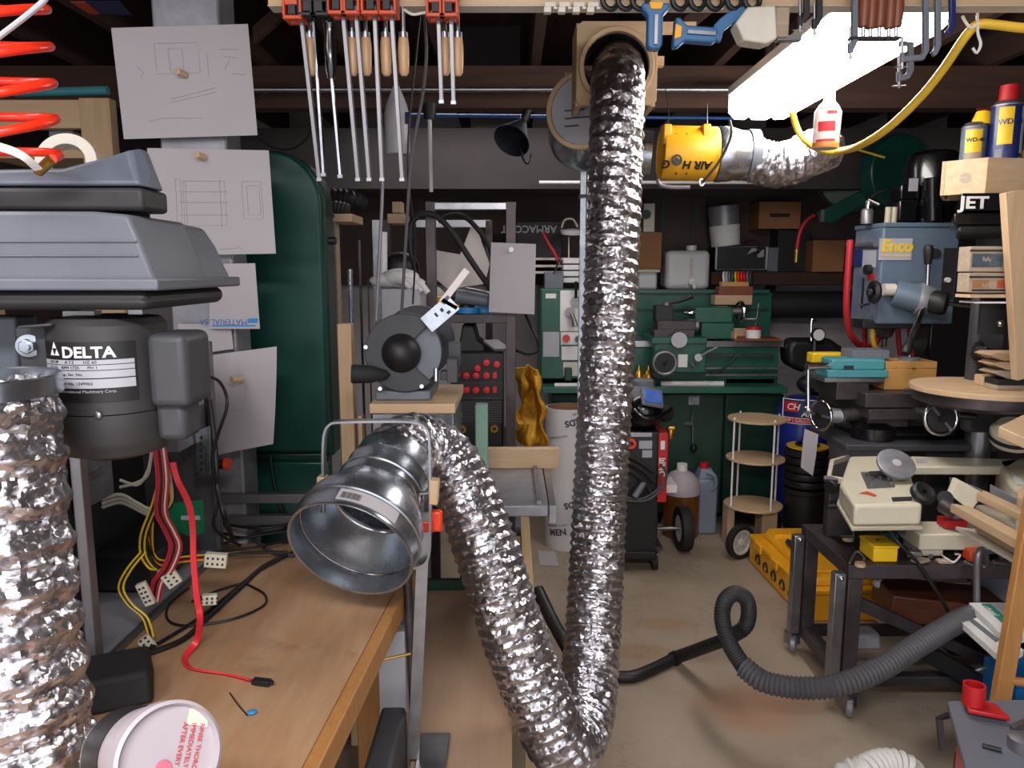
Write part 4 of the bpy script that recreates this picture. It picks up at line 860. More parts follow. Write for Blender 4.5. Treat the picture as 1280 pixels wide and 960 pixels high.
# ---------------------------------------------------------------- welding rack
def rack():
    Y = 3.0; x0, x1 = W(527, 0, Y), W(640, 0, Y)
    t = thing('welding_rack', 'bare steel tube rack carrying torches and cables above the red knobbed welder', 'rack', (W(585, 0, Y).x, Y+.25, 0))
    z1 = W(0, 252, Y).z; q = .024
    for px in (535, 640):
        x = W(px, 0, Y).x; MB('raw_steel').bb((x-q, Y, 0), (x+q*.6, Y+.04, z1)).build('post', t, .002)
    for px in (478, 612):
        x = W(px, 0, Y+.45).x; MB('raw_steel').bb((x-q, Y+.45, 0), (x+q*.3, Y+.49, W(0, 275, Y+.45).z)).build('post', t, .002)
    a, b = W(535, 253, Y), W(645, 262, Y); MB('steel').bb((a.x, Y+.001, b.z), (b.x, Y+.038, a.z)).build('top_rail', t, .002)
    a, b = W(520, 275, Y+.45), W(612, 284, Y+.45); MB('steel').bb((a.x, Y+.45, b.z), (b.x, Y+.48, a.z)).build('rear_rail', t)
    a, b = W(528, 393, Y), W(645, 404, Y); zs = a.z
    MB('raw_steel').bb((a.x, Y+.001, b.z), (b.x, Y+.47, a.z)).build('shelf', t, .002)
    z2 = W(0, 562, Y).z; MB('raw_steel').bb((a.x, Y+.001, z2-.03), (b.x, Y+.47, z2)).build('lower_shelf', t, .002)
    # things on the shelf
    def onshelf(px, Yd): return V((W(px, 390, Yd).x, Yd, zs))
    p = onshelf(557, 3.1); mb = MB('tool_yellow'); mb.cyl(p+V((-.06, 0, .035)), p+V((.06, 0, .045)), .033, .028, 20); g = thing('angle_grinder', 'yellow angle grinder lying on the rack shelf', 'power tool', p)
    mb.build('body', g, .004); MB('steel').cyl(p+V((.05, 0, .045)), p+V((.10, 0, .045)), .026, .03, 18).build('gear_head', g); MB('black').cyl(p+V((.085, 0, .03)), p+V((.085, -.005, .0)), .034, n=20).build('disc_guard', g)
    p = onshelf(592, 3.06); g = thing('cut_off_tool', 'grey air tool with a lever lying over the blue tape', 'power tool', p); MB('lead_grey').cyl(p+V((-.07, 0, .07)), p+V((.06, -.01, .05)), .03, .024, 18).build('body', g, .003); MB('steel').tube([p+V((-.03, -.01, .10)), p+V((.05, -.02, .085)), p+V((.12, -.03, .06))], .005, 8).build('lever', g); MB('black').cyl(p+V((-.095, 0, .07)), p+V((-.07, 0, .07)), .02).build('nozzle', g)
    for i, (px, lb) in enumerate(((585, 'blue masking tape roll lying flat on the rack shelf'), (604, 'second blue tape roll lying beside the hung sheet'))):
        p = onshelf(px, 3.07+.06*i); MB('tape_blue').lathe([(.03, 0), (.048, 0), (.048, .024), (.03, .024), (.03, 0)], p+V((0, 0, .001)), (0, 0, 1), 32).one('tape_roll', lb, 'tape', 'blue tape rolls on the rack', bevel=.001)
    MB('glove').ball(onshelf(545, 3.15)+V((0, 0, .055)), .05, (.8, .8, 1)).one('cloth_wad', 'pale bundled cloth on the rack shelf behind the yellow tool', 'cloth')
    # welder on the lower shelf
    Yw = 3.03; w = thing('welding_power_source', 'black welding power source with rows of red knobs below the rack shelf', 'welder', (W(600, 0, Yw).x, Yw+.2, z2))
    a, b = W(572, 440, Yw), W(629, 562, Yw)
    MB('black').bb((a.x-.03, Yw, z2+.001), (b.x, Yw+.4, a.z)).build('cabinet', w, .008)
    MB('dark').px(570, 442, 629, 500, Yw-.006, .006).build('control_panel', w, .002)
    for x, y in ((597, 460), (608, 453), (621, 455), (571, 469), (583, 469), (595, 469), (608, 469), (583, 487), (595, 487), (608, 487)):
        MB('red').lathe([(0, -.02), (.013, -.018), (.0155, 0), (0, 0)], W(x, y, Yw-.006), (0, 1, 0), 18).build('knob', w)
    for x, y in ((618, 469), (618, 487)): MB('red').px(x-2, y-4, x+3, y+4, Yw-.012, .008).build('switch', w)
    mb = MB('raw_steel')
    for y in (478, 497): mb.px(574, y, 628, y+1.2, Yw-.0075, .002)
    mb.build('panel_line', w)
    mb = MB('charcoal')
    for i in range(9): mb.px(576, 502+i*3, 628, 503.5+i*3, Yw-.002, .003)
    mb.build('vent', w)
    for x, y in ((578, 536), (618, 535)): MB('brass').lathe([(.007, -.02), (.016, -.02), (.018, 0), (.007, 0), (.007, -.02)], W(x, y, Yw), (0, 1, 0), 24).build('cable_socket', w)
    mb = MB('black'); mb.prism([W(566, 440, Yw+.05), W(575, 425, Yw+.05), W(578, 406, Yw+.05), W(592, 406, Yw+.05), W(597, 425, Yw+.05), W(606, 432, Yw+.05), W(606, 440, Yw+.05)], (0, .2, 0)); mb.one('foot_pedal', 'black torch cradle sitting on the red knobbed welder', 'cradle', bevel=.006)
    MB('paper').prism([W(604, 425, Yw+.05), W(622, 424, Yw+.05), W(638, 436, Yw+.02), W(618, 436, Yw+.02)], (0, .02, -.012)).one('manual', 'white booklet lying on the welder', 'booklet')
    # cable loops
    pts = [W(512, 300, Y-.03), W(514, 280, Y-.03), W(526, 268, Y-.03), W(545, 270, Y-.03), W(565, 290, Y-.03), W(585, 320, Y-.03), W(600, 342, Y-.02), W(614, 362, Y), W(622, 380, Y+.05)]
    MB('rubber').tube(pts, .012, 10, sm=6).one('welding_cable_hanging', 'thick black cable arching in front of the rack posts', 'cable')
    MB('rubber').tube([W(548, 277, Y+.2), W(565, 269, Y+.2), W(582, 272, Y+.2), W(600, 290, Y+.2), W(612, 310, Y+.2), W(620, 340, Y+.2)], .010, 10, sm=6).one('welding_cable_hanging', 'second black cable arching behind the first', 'cable')
    MB('wire_black').tube([W(512, 300, Y-.03), W(514, 320, Y-.03), W(522, 345, Y), W(534, 362, Y)], .008, 8, sm=6).one('welding_cable_hanging', 'black cable tail dropping beside the rack post', 'cable')
    MB('wire_black').tube([W(645, 365, Y+.1), W(660, 400, Y+.2), W(672, 425, Y+.2), W(672, 438, Y+.2), W(660, 443, Y+.15), W(645, 438, Y+.1)], .006, 8, sm=6).one('power_cord_hanging', 'thin black cord looping in front of the grey wall beside the rack', 'cord')
    # helmet, box and gloves beside the rack
    p = W(555, 340, 3.3); MB('lead_grey').ball(p, .13, (1, .9, 1.1), 28, 16).one('welding_helmet', 'grey welding helmet sitting behind the rack post', 'helmet') if False else None
    mb = MB('bottle_clear'); mb.front([(540, 312), (575, 318), (592, 275), (612, 330), (606, 355), (560, 362), (540, 345)], 3.32, .02); mb.one('face_shield_hanging', 'smoky clear face shield propped behind the rack post', 'face shield', bevel=.002)
    a, b = W(476, 361, 2.8), W(526, 405, 2.8); bx = MB('label_grey').bb((a.x, 2.8, 0), (b.x, 3.0, a.z)).one('storage_cabinet', 'pale grey cabinet behind the grinder with gloves on its top', 'cabinet', bevel=.004)
    t2 = thing('work_glove', 'pair of crumpled white leather gloves lying on the pale grey cabinet', 'gloves', V((W(500, 0, 2.88).x, 2.88, a.z)))
    for k, (px, py, r, sc, nm) in enumerate(((484, 352, .045, (1.5, .9, .62), 'cuff'), (500, 349, .05, (1.5, 1, .75), 'palm'), (512, 354, .04, (1.5, 1, .55), 'palm'))):
        c = W(px, py, 2.88); c.z = max(c.z, a.z+r*sc[2]); MB('glove').ball(c, r, sc).build(nm, t2)
    for i in range(4):
        c = W(494+i*7, 350+i*2, 2.82); MB('glove').tube([c, c+V((.03, -.01, -.005+.01*(i % 2))), c+V((.06, -.015, -.03))], .012, 8).build('finger', t2)
    MB('black').ball(W(500, 335, 3.05), .08, (1, .7, .8)).one('dark_bag_hanging', 'dark cloth bundle hanging behind the white gloves', 'bag')
    mb = MB('plastic_white').cyl(W(479, 290, 2.95), W(479, 345, 2.95), .016, n=14); mb.one('tube_hanging', 'white tube standing behind the clamp strips', 'tube')
    mb = MB('zinc').px(465, 275, 481, 420, 3.05, .02); mb.one('sheet_metal_strut', 'grey sheet strip standing left of the pale grey cabinet', 'strut')
rack()
# ---------------------------------------------------------------- leather jacket, table saw, printed tube, plywood table
def mid_floor():
    Y = 3.5; mb = MB('leather')      # hide hanging in folds
    n, m = 26, 26; vs = []; fs = []
    xl = [(648, 458), (645, 500), (646, 556)]; 
    for j in range(m+1):
        v = j/m; y = 456+v*100; l = 646+2*sin(v*5); r = 668+14*min(1, v*2.2)-4*v*v
        for i in range(n+1):
            u = i/n; x = l+(r-l)*u; p = W(x, y+(6*(1-v))*abs(u-.4)*2, Y)
            p.y += .16*noise.noise(V((u*3.2, v*2.6, .7)))+.05*noise.noise(V((u*8, v*5, 3.1)))+.02*sin(u*11+v*7); p.x += .035*noise.noise(V((v*5+9, u*2, 1.3))); vs.append(p)
    off = len(vs); vs += [p+V((0, .03, 0)) for p in vs]
    for j in range(m):
        for i in range(n):
            a = j*(n+1)+i; fs += [(a, a+1, a+n+2, a+n+1), (off+a, off+a+n+1, off+a+n+2, off+a+1)]
    for j in range(m):
        for i in (0, n):
            a = j*(n+1)+i; fs.append((a, a+n+1, off+a+n+1, off+a))
    for i in range(n):
        for j in (0, m):
            a = j*(n+1)+i; fs.append((a, a+1, off+a+1, off+a))
    mb.add(vs, fs).one('welding_jacket_hanging', 'yellow-brown leather welding jacket hanging between rack and printed tube', 'jacket')
    # table saw wing
    zt = .86; t = thing('table_saw', 'grey cast iron saw table with a fence rail beside the printed tube', 'table saw', (0, 2.5, 0))
    a = G(600, 632, zt); b = G(690, 632, zt); y1 = G(640, 579, zt).y
    MB('cast').bb((-.22, a.y, zt-.035), (b.x-.01, y1, zt)).build('cast_table', t, .004)
    MB('alu').bb((b.x-.045, a.y+.01, zt+.001), (b.x-.03, y1, zt+.012)).build('mitre_slot_bar', t)
    MB('steel').bb((b.x-.008, a.y-.01, zt-.05), (b.x+.012, y1, zt+.003)).build('edge_rail', t)
    MB('lead_grey').bb((-.2, 2.62, .5), (-.02, y1+.2, zt-.036)).build('cabinet', t, .004)
    for x in (-.19, -.06): MB('raw_steel').bb((x, 2.64, 0), (x+.03, y1+.18, .5)).build('leg', t)
    p0 = G(608, 580, zt); MB('pine').bb((p0.x-.06, y1-.08, zt+.001), (W(699, 580, y1-.08).x, y1-.045, W(0, 561, y1-.08).z)).one('pine_plank', 'pale pine board standing on edge across the saw table', 'lumber', bevel=.002)
    MB('pale_green').bb((W(590, 0, 2.35).x, 2.35, zt+.002), (W(607, 0, 2.35).x, 2.39, W(0, 506, 2.35).z)).one('green_post', 'pale green painted wooden post standing on the saw table', 'wood post', bevel=.004)
    # printed cardboard form tube
    c = G(709, 688, 0); c = V((c.x, c.y+.1, 0)); r = 26.5*mpp(705, 600, c.y); zt2 = W(0, 508, c.y).z
    t = thing('form_tube', 'white printed cardboard form tube standing behind the foil duct', 'tube', c)
    MB('tube_paper').lathe([(r-.006, 0), (r, 0), (r, zt2), (r-.006, zt2)], c, (0, 0, 1), 48).build('outer_wall', t)
    MB('tube_inside').lathe([(r-.0065, .002), (r-.0065, zt2+.001), (r-.009, zt2+.001), (r-.009, .002), (r-.0065, .002)], c, (0, 0, 1), 48).build('inner_wall', t, label='brown bare cardboard inside')
    def wraptxt(s, an, z, size, tilt, m='ink', bold=.0):
        o = text('print', s, t, (0, 0, 0), m, size, ext=.0002, bold=bold); ca, sa = cos(R(tilt)), sin(R(tilt))
        for v in o.data.vertices:
            q = v.co+ORG[o.name]; x, zz = q.x*ca-q.z*sa, q.x*sa+q.z*ca
            a2 = R(an)+x/r; rr = r+.0012-q.y; v.co = V((c.x+sin(a2)*rr, c.y-cos(a2)*rr, z+zz))-ORG[o.name]
    for y in (518, 618): wraptxt('GARDS', 62, W(0, y, c.y).z, .048, 192, bold=.002); wraptxt('PAPER TUBE', 55, W(0, y-9, c.y).z, .018, 192)
    wraptxt('MEN', -52, W(0, 660, c.y).z, .05, 10, bold=.002); wraptxt('MASONRY FORM', -60, W(0, 652, c.y).z, .016, 10); wraptxt('CONSTRUCTION', -62, W(0, 545, c.y).z, .016, 12)
    # low plywood table under the duct
    zp = .42; y0, y1 = 1.36, G(560, 738, zp).y; xr = .0
    t = thing('plywood_table', 'low table with a broad plywood top beneath the foil duct', 'table', (-.2, 1.9, 0))
    MB('ply').prism([V((-.235, y0, zp)), V((xr, y0, zp)), V((xr, y1, zp)), V((-.322, y1, zp)), V((-.322, 1.78, zp)), V((-.235, 1.78, zp))], (0, 0, -.02)).build('top_panel', t, .001)
    MB('machine_green').bb((-.32, y1+.002, zp-.05), (xr, y1+.03, zp+.035)).build('rear_rail', t, .002)
    for x in (-.22, xr-.04):
        for y in (y0+.02, y1-.06): MB('pine_z').bb((x, y, 0), (x+.038, y+.038, zp-.02)).build('leg', t)
    MB('raw_steel').bb((-.18, y0+.1, .05), (-.02, y1-.1, zp-.03)).build('inner_cabinet', t) if False else None
    # long wooden side rail with grey clamps
    zq = .47; a = G(655, 642, zq); b = G(664, 790, zq)
    t = thing('wooden_rail', 'long pale wooden rail running away beside the foil duct bend', 'wooden rail', (a.x, 2.5, zq-.1))
    xa, xb = G(640, 642, zq).x, G(675, 830, zq).x
    MB('pine_y').bb((.0375, G(0, 830, zq).y, zq-.12), (.0755, G(0, 642, zq).y, zq)).build('rail_board', t, .002)
    MB('machine_green').bb((.005, G(0, 735, zq).y-.01, zq-.055), (.0365, G(0, 715, zq).y, zq-.03)).build('green_plate', t)
    for y in (650, 690): MB('lead_grey').bb((-.005, G(0, y+12, zq).y, zq-.03), (.0365, G(0, y-2, zq).y, zq+.012)).build('grey_clip', t, .003)
    for y in (2.05, 2.85): MB('pine_z').bb((.04, y, 0), (.074, y+.04, zq-.12)).build('leg', t)
    # sheet paper on the floor, dark tub and grey panel under the bench
    MB('paper').prism([G(672, 688, .003), G(694, 690, .003), G(699, 708, .003), G(675, 707, .003)], (0, 0, .001)).one('floor_paper', 'white sheet of paper lying on the floor before the printed tube', 'paper')
    MB('zinc').bb((-.262, 1.78, .28), (-.225, 1.81, .78)).use('white').bb((-.36, 1.80, .28), (-.262, 1.81, .78)).one('sheet_panel', 'pale grey metal panel leaning under the bench edge', 'panel', bevel=.002) if False else None
    mb = MB('charcoal').bb((-.3, 1.26, .0), (-.242, 1.62, .56)); mb.one('storage_box', 'dark grey storage box on the floor under the bench edge', 'box', bevel=.01)
    mb = MB('label_grey').bb((-.32, 1.7, .0), (-.255, 1.74, .70)); mb.one('steel_sheet', 'pale metal panel standing behind the dark storage box', 'panel', bevel=.002)
    p, q = W(480, 824, 1.38), W(513, 817, 1.4); MB('brass').cyl(p, q, .0028, n=10).one('threaded_rod_hanging', 'thin threaded rod sticking out from the bench edge', 'rod')
mid_floor()
# ================================================================ overhead port, pipe elbow and blower
def port():
    PYX = 150
    Y = 2.42; c = W(771, 82, Y); k = mpp(771, 82, Y); r1 = 47*k
    t = thing('duct_port_hanging', 'plywood port box with a round wooden collar taking the upper end of the foil duct', 'duct port', (c.x, Y+.1, c.z-.15))
    a, b = W(723, 26, Y+.02), W(819, 130, Y+.02); mb = MB('pine')
    mb.lathe([(r1-.014, 0), (r1, 0), (r1, .022), (r1-.014, .022), (r1-.014, 0)], (c.x, Y, c.z), (0, 1, 0), 64); mb.build('collar_ring', t, .002)
    # face board with a round hole
    mb = MB('pine'); n = 48; R2 = r1-.012; hw = (b.x-a.x)/2+.004; cx = (a.x+b.x)/2; zt, zb = a.z, c.z-.11
    vs = []; fs = []
    for y in (Y+.022, Y+.042):
        for i in range(n):
            an = 2*pi*i/n; vs.append((c.x+R2*cos(an), y, c.z+R2*sin(an)))
        for i in range(n):
            an = 2*pi*i/n; ca, sa = cos(an), sin(an)
            sx = (c.x-a.x+.004) if ca < 0 else (b.x+.004-c.x); sz = (c.z-zb) if sa < 0 else (zt-c.z)
            q = min(sx/abs(ca) if abs(ca) > 1e-6 else 9, sz/abs(sa) if abs(sa) > 1e-6 else 9); q = max(q, R2+.002); vs.append((c.x+ca*q, y, c.z+sa*q))
    for i in range(n):
        j = (i+1) % n; A, B, C_, D_ = i, j, n+j, n+i; fs += [(A, B, C_, D_), (2*n+A, 2*n+D_, 2*n+C_, 2*n+B), (A, 2*n+A, 2*n+B, B), (n+i, n+j, 3*n+j, 3*n+i)]
    mb.add(vs, fs).build('face_board', t, .001)
    mb = MB('pine_y'); mb.bb((a.x-.004, Y+.043, zt-.02), (b.x+.004, Y+.2, zt)).build('top_board', t); MB('pine_y').bb((a.x-.004, Y+.043, zb), (a.x+.014, Y+.2, zt-.021)).build('side_board', t); MB('pine_y').bb((b.x-.014, Y+.043, zb), (b.x+.004, Y+.2, zt-.021)).build('side_board', t)
    MB('black').lathe([(R2-.001, .0225), (R2-.001, .17), (R2-.004, .17), (R2-.004, .0225), (R2-.001, .0225)], (c.x, Y, c.z), (0, 1, 0), 48).build('inner_sleeve', t, label='dark inside of the port')
    mb = MB('pine'); mb.px(806, 27, 870, 40, Y+.12, .03); mb.px(806, 70, 830, 82, Y+.12, .03); mb.build('support_arm', t)
    # second, lower collar towards the blower
    Y2 = 2.62; d = W(728, 138, Y2); r2 = 47*mpp(728, 138, Y2); ax = V((-.45, -1, -.05))
    t = thing('blast_gate_hanging', 'round wooden collar with a white printed cardboard disc behind the foil duct', 'duct collar', d-V((0, 0, .12)))
    MB('pine').lathe([(r2-.016, -.012), (r2, -.012), (r2, .012), (r2-.016, .012), (r2-.016, -.012)], d, ax, 64).build('collar_ring', t, .002)
    MB('pine').px(706, 90, 730, 150, Y2+.03, .02).build('side_board', t, .002)
    MB('label_grey').lathe([(0, -.004), (r2-.017, -.004), (r2-.017, .004), (0, .004)], d, ax, 48).build('gate_disc', t)
    mb = MB('ink'); axn = ax.normalized(); 
    u = V((0, 0, 1)).cross(axn).normalized(); u = u if u.x > 0 else -u
    for i, wd_ in enumerate((.09, .12, .07, .11, .05)):
        q = d+axn*.0045+V((0, 0, .05-.025*i))-u*.06; mb.prism([q, q+u*wd_, q+u*wd_+V((0, 0, .005)), q+V((0, 0, .005))], axn*.0005)
    mb.build('handwriting', t)
    # round metal elbow
    t = thing('pipe_elbow_hanging', 'shiny round sheet metal elbow bulging behind the wooden collars', 'duct elbow', W(718, 215, 2.85))
    mb = MB('zinc'); pts = [W(728, 140, 2.72), W(716, 165, 2.85), W(722, 182, 2.98), W(760, 190, 3.02), W(815, 194, 3.0)]
    mb.tube(pts, .088, 40, sm=3, ref=(0, 0, 1)); mb.build('elbow', t, ang=14)
    for f in (W(745, 188, 3.0), W(790, 193, 3.01)): MB('zinc').lathe([(.089, -.006), (.093, -.003), (.093, .003), (.089, .006), (.089, -.006)], f, (1, 0, -.05), 40).build('bead', t)
    # yellow blower
    Yb = 2.85; c0, c1 = W(826, 191, Yb), W(893, 193, Yb); r = 33*mpp(860, 190, Yb)
    t = thing('inline_blower_hanging', 'yellow in-line blower marked AIR HOG hung between silver ducts', 'blower', W(858, 225, Yb))
    ax = c1-c0; L = ax.length
    MB('fan_yellow').lathe([(r-.012, 0), (r-.001, 0), (r, .002), (r, L-.002), (r-.001, L), (r-.012, L), (r-.012, 0)], c0, ax, 64).build('drum', t)
    for x in (834, 883):
        a = W(x, 180, Yb-r*.8); b_ = W(x, 155, Yb-r*.8); MB('fan_yellow').bb((a.x-.013, a.y-.006, a.z), (a.x+.013, a.y+.05, b_.z)).build('hanger_foot', t, .003)
    mb = MB('black')
    zc = W(0, 204, Yb-r).z-c0.z; cx = W(863, PYX, Yb-r).x; phi0 = math.asin(max(-.8, min(.8, zc/r)))
    for word, dx in (('AIR H', -.088), ('G', .058)):
        o = text('drum_lettering', word, t, (0, 0, 0), 'black', .040, ext=.0003, shear=.15, bold=.0016)
        for v in o.data.vertices:
            q = v.co+ORG[o.name]; x = cx-q.x-dx-.004; ph = phi0-q.z/r; rr = r+.0025-q.y; zx = c0.z+(c1.z-c0.z)*((x-c0.x)/(c1.x-c0.x)); v.co = V((x, c0.y-cos(ph)*rr, zx+sin(ph)*rr))-ORG[o.name]
    o = W(846, 200, Yb-r-.004); MB('black').lathe([(.013, 0), (.019, 0), (.019, .002), (.013, .002), (.013, 0)], o, (0, 1, .1), 32).build('emblem_ring', t)
    mb = MB('black').prism([o+V((-.012, -.001, -.006)), o+V((-.004, -.001, -.012)), o+V((.010, -.001, -.010)), o+V((.013, -.001, .002)), o+V((.004, -.001, .004)), o+V((-.002, -.001, .012)), o+V((-.009, -.001, .005))], (0, .001, 0)); mb.build('animal_emblem', t, label='round black emblem')
    for x in (845, 858): MB('black').ball(W(x, 168, Yb-r*.8), .004).build('bolt', t); 
    for x in (845, 858): MB('black').ball(W(x, 217, Yb-r*.85), .004).build('bolt', t)
    MB('dark').cyl(c0+ax*.3, c0+ax*.7, r*.5).build('motor_hub', t)
    MB('alu').tube([W(822, 224, Yb-.02), W(826, 231, Yb-.02), W(840, 234, Yb-.02), W(862, 234, Yb-.02)], .008, 8).build('bracket', t)
    # flexible outlet
    t2 = thing('flexible_duct_hanging', 'crinkled silver foil duct with clamp rings leaving the blower towards the lamp end', 'duct', W(940, 225, Yb))
    MB('zinc').lathe([(.096, 0), (.099, .01), (.095, .05), (.085, .09), (.085, .13)], c1+ax.normalized()*.004, ax, 48).build('outlet_collar', t2)
    MB('lead_grey').lathe([(.086, .115), (.091, .115), (.091, .15), (.086, .15), (.086, .115)], c1, ax, 48).build('tape_band', t2)
    mb = MB('foil'); p = c1+ax.normalized()*.13; foil_tube(mb, [p, W(938, 198, Yb), W(965, 206, Yb-.02), W(990, 203, Yb-.02), W(1012, 192, Yb), W(1034, 185, Yb+.05)], .082, .006, 60, .024, .005, .009, 3.1); mb.build('foil_hose', t2, ang=28)
    MB('wire_black').tube([W(912, 150, Yb-.12), W(914, 170, Yb-.12), W(900, 200, Yb-.12), W(885, 220, Yb-.13), W(878, 228, Yb-.13)], .005, 8).one('strap_hanging', 'thin black strap drooping across the outlet end of the yellow blower', 'strap')
    MB('white').torus(W(877, 228, Yb-.13), (.7, -1, 0), .011, .003, 20, 6).one('hook_hanging', 'small white ring at the lower end of the blower strap', 'ring')
    MB('steel').tube([W(835, 156, Yb), W(836, 140, 2.9), W(832, 110, 3.0)], .002, 6).one('wire_hanging', 'thin wire suspending the blower', 'wire'); MB('steel').tube([W(884, 156, Yb), W(884, 130, 2.9)], .002, 6).one('wire_hanging', 'second thin wire suspending the blower nearer the lamp', 'wire')
port()
# ================================================================ lathe against the back wall
def lathe_machine():
    PYX = 440
    Y = 4.45; g = 'lathe_green'
    t = thing('metal_lathe', 'large green metal lathe on cabinet legs against the far wall', 'lathe', (W(830, PYX, Y).x, 4.7, 0))
    B = lambda m, x0, y0, x1, y1, d, nm, par=t, off=0., bev=.004, **k: MB(m).px(x0, y0, x1, y1, Y+off, d).build(nm, par, bev, **k)
    h = B(g, 676, 361, 740, 474, .5, 'headstock', bev=.008)
    B('white', 700.5, 363, 738, 414, .006, 'control_plate', h, -.006, .001); B('white', 701, 415, 738, 431, .006, 'button_plate', h, -.006, .001); B('white', 702, 433, 738, 450, .006, 'chart_plate', h, -.006, .001); B('label_grey', 679, 415, 699, 446, .004, 'speed_chart', h, -.004, .001); B('white', 682, 367, 695, 373, .003, 'maker_plate', h, -.003, 0); B('offwhite', 704, 453, 730, 470, .006, 'lever_plate', h, -.006, .001)
    MB('red').cyl(W(708, 423, Y-.006), W(708, 423, Y-.03), .022, n=24).build('stop_button', h); MB('lathe_green').cyl(W(723, 424, Y-.006), W(723, 424, Y-.03), .019, n=24).build('start_button', h)
    MB('alu').cyl(W(720, 377, Y-.006), W(720, 377, Y-.03), .03, n=24).build('dial', h); MB('wear_wood').use('black').tube([W(720, 372, Y-.03), W(720, 362, Y-.05), W(720, 352, Y-.06)], .009, 10, sm=0).build('lever', h)
    mb = MB('alu'); mb.cyl(W(713, 390, Y-.006), W(713, 390, Y-.035), .028, n=20).tube([W(713, 390, Y-.03), W(717, 398, Y-.05), W(719, 408, Y-.06)], .012, 10, rf=lambda s: .008+.01*s); mb.build('feed_lever', h)
    B('deep_green', 706, 460, 715, 476, .04, 'small_lever', h, -.04)
    MB('lead_grey').px(681, 340, 704, 361, Y+.1, .12).build('switch_box', t, .003)
    MB('chrome').cyl(W(692, 342, Y+.1), W(701, 322, Y+.05), .006, n=10).build('switch_lever', t)
    # splash guard and bed
    B(g, 740, 366, 962, 430, .02, 'splash_guard', off=.36, bev=.003); B(g, 738, 362, 962, 367, .07, 'guard_lip', off=.32, bev=.003)
    B('deep_green', 797, 386, 961, 389, .01, 'guard_seam', off=.352, bev=0)
    mb = MB(g); a, b = W(945, 352, Y+.1), W(975, 432, Y+.1); mb.prism([W(947, 352, Y+.34), W(953, 352, Y+.34), W(975, 428, Y+.02), W(968, 432, Y+.02)], (.012, .0, 0)).build('end_wing', t) if False else None
    b = B(g, 738, 434, 972, 480, .3, 'bed', off=.05, bev=.004)
    B('steel', 740, 426, 980, 434, .34, 'bed_way', b, .04, .002); B('raw_steel', 880, 443, 968, 445.5, .02, 'lead_screw', b, -.0, 0); B('steel', 882, 459, 985, 461.5, .015, 'feed_rod', b, -.0, 0); B('steel', 882, 467.5, 985, 470, .015, 'control_rod', b, -.0, 0); B('dark', 742, 471, 975, 480, .02, 'shadow_gap', b, .03, 0) if False else None
    MB('dark').tube([W(887, 467, Y), W(900, 464, Y-.02), W(912, 455, Y-.03), W(920, 446, Y-.03)], .006, 8).build('shift_lever', b)
    # carriage
    c = B(g, 818, 426, 882, 466, .2, 'carriage', off=-.10, bev=.006); B(g, 815, 422, 884, 430, .3, 'saddle', c, -.12, .004)
    hw = W(831, 454, Y-.16); MB('alu').torus(hw, (0, 1, 0), 13.5*mpp(831, 454, Y), .011, 40, 10).build('handwheel', c); MB('black').cyl(hw, hw+V((0, .06, 0)), .055, n=32).build('wheel_hub', c); MB('chrome').cyl(hw+V((-.01, -.04, .0)), hw+V((.02, .03, .02)), .008, n=10).build('crank', c)
    MB('alu').cyl(W(849, 425, Y-.1), W(849, 425, Y-.15), .045, n=32).build('cross_dial', c)
    B('white', 848, 443, 859, 459, .004, 'info_plate', c, -.105, 0)
    mb = MB('alu'); mb.cyl(W(873, 447, Y-.10), W(873, 447, Y-.14), .022, n=20).tube([W(873, 447, Y-.13), W(885, 440, Y-.15), W(897, 434, Y-.16)], .008, 8, sm=0); mb.build('feed_lever', c)
    mb = MB('alu'); mb.tube([W(861, 450, Y-.1), W(866, 456, Y-.13), W(869, 459, Y-.13)], .008, 8); mb.build('nut_lever', c)
    # compound slide and tool post
    p = B('raw_steel', 822, 401, 870, 413, .12, 'compound_slide', off=-.04, bev=.004); MB('alu').lathe([(0, 0), (.034, 0), (.038, .01), (.038, .07), (.02, .08), (0, .08)], W(874, 407, Y+.02)+V((-.08, 0, 0)), (1, 0, 0), 24).build('slide_dial', p)
    q = B('dark', 820, 382, 841, 402, .1, 'tool_post', off=-.02, bev=.004); MB('alu').cyl(W(833, 383, Y+.03), W(833, 378, Y+.03), .028, n=24).build('post_nut', q); MB('raw_steel').tube([W(836, 379, Y+.03), W(850, 376, Y), W(866, 370, Y-.03)], .009, 10, rf=lambda s: .007+.008*s).build('post_lever', q)
    B('raw_steel', 818, 412, 868, 424, .16, 'cross_slide', off=-.06, bev=.003)
    # tailstock
    ts = B(g, 869, 384, 916, 404, .16, 'tailstock', off=.02, bev=.008); B(g, 877, 404, 917, 424, .16, 'tailstock_base', ts, .02, .006)
    MB('chrome').lathe([(0, -.07), (.006, -.06), (.02, -.03), (.02, .02), (0, .02)], W(868, 391, Y+.1), (1, 0, 0), 16).build('live_center', ts)
    MB('chrome').torus(W(925, 389, Y+.1), (1, .15, 0), .055, .01, 36, 8).build('handwheel', ts); MB('alu').cyl(W(915, 389, Y+.1), W(927, 389, Y+.1), .02, n=16).build('spindle', ts); MB('alu').cyl(W(927, 399, Y+.08), W(945, 399, Y+.02), .007, n=8).build('wheel_handle', ts)
    # tray and cabinets
    MB(g).px(678, 484, 985, 492, Y-.12, .62).build('chip_tray', t, .004); MB(g).px(907, 473, 968, 484, Y+.05, .3).build('bed_foot', t, .004)
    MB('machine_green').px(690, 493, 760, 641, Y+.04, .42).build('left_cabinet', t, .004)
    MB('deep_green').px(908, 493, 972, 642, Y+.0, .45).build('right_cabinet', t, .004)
    k = MB('machine_green').px(760, 493, 907, 641, Y+.06, .4).build('center_panel', t, .002)
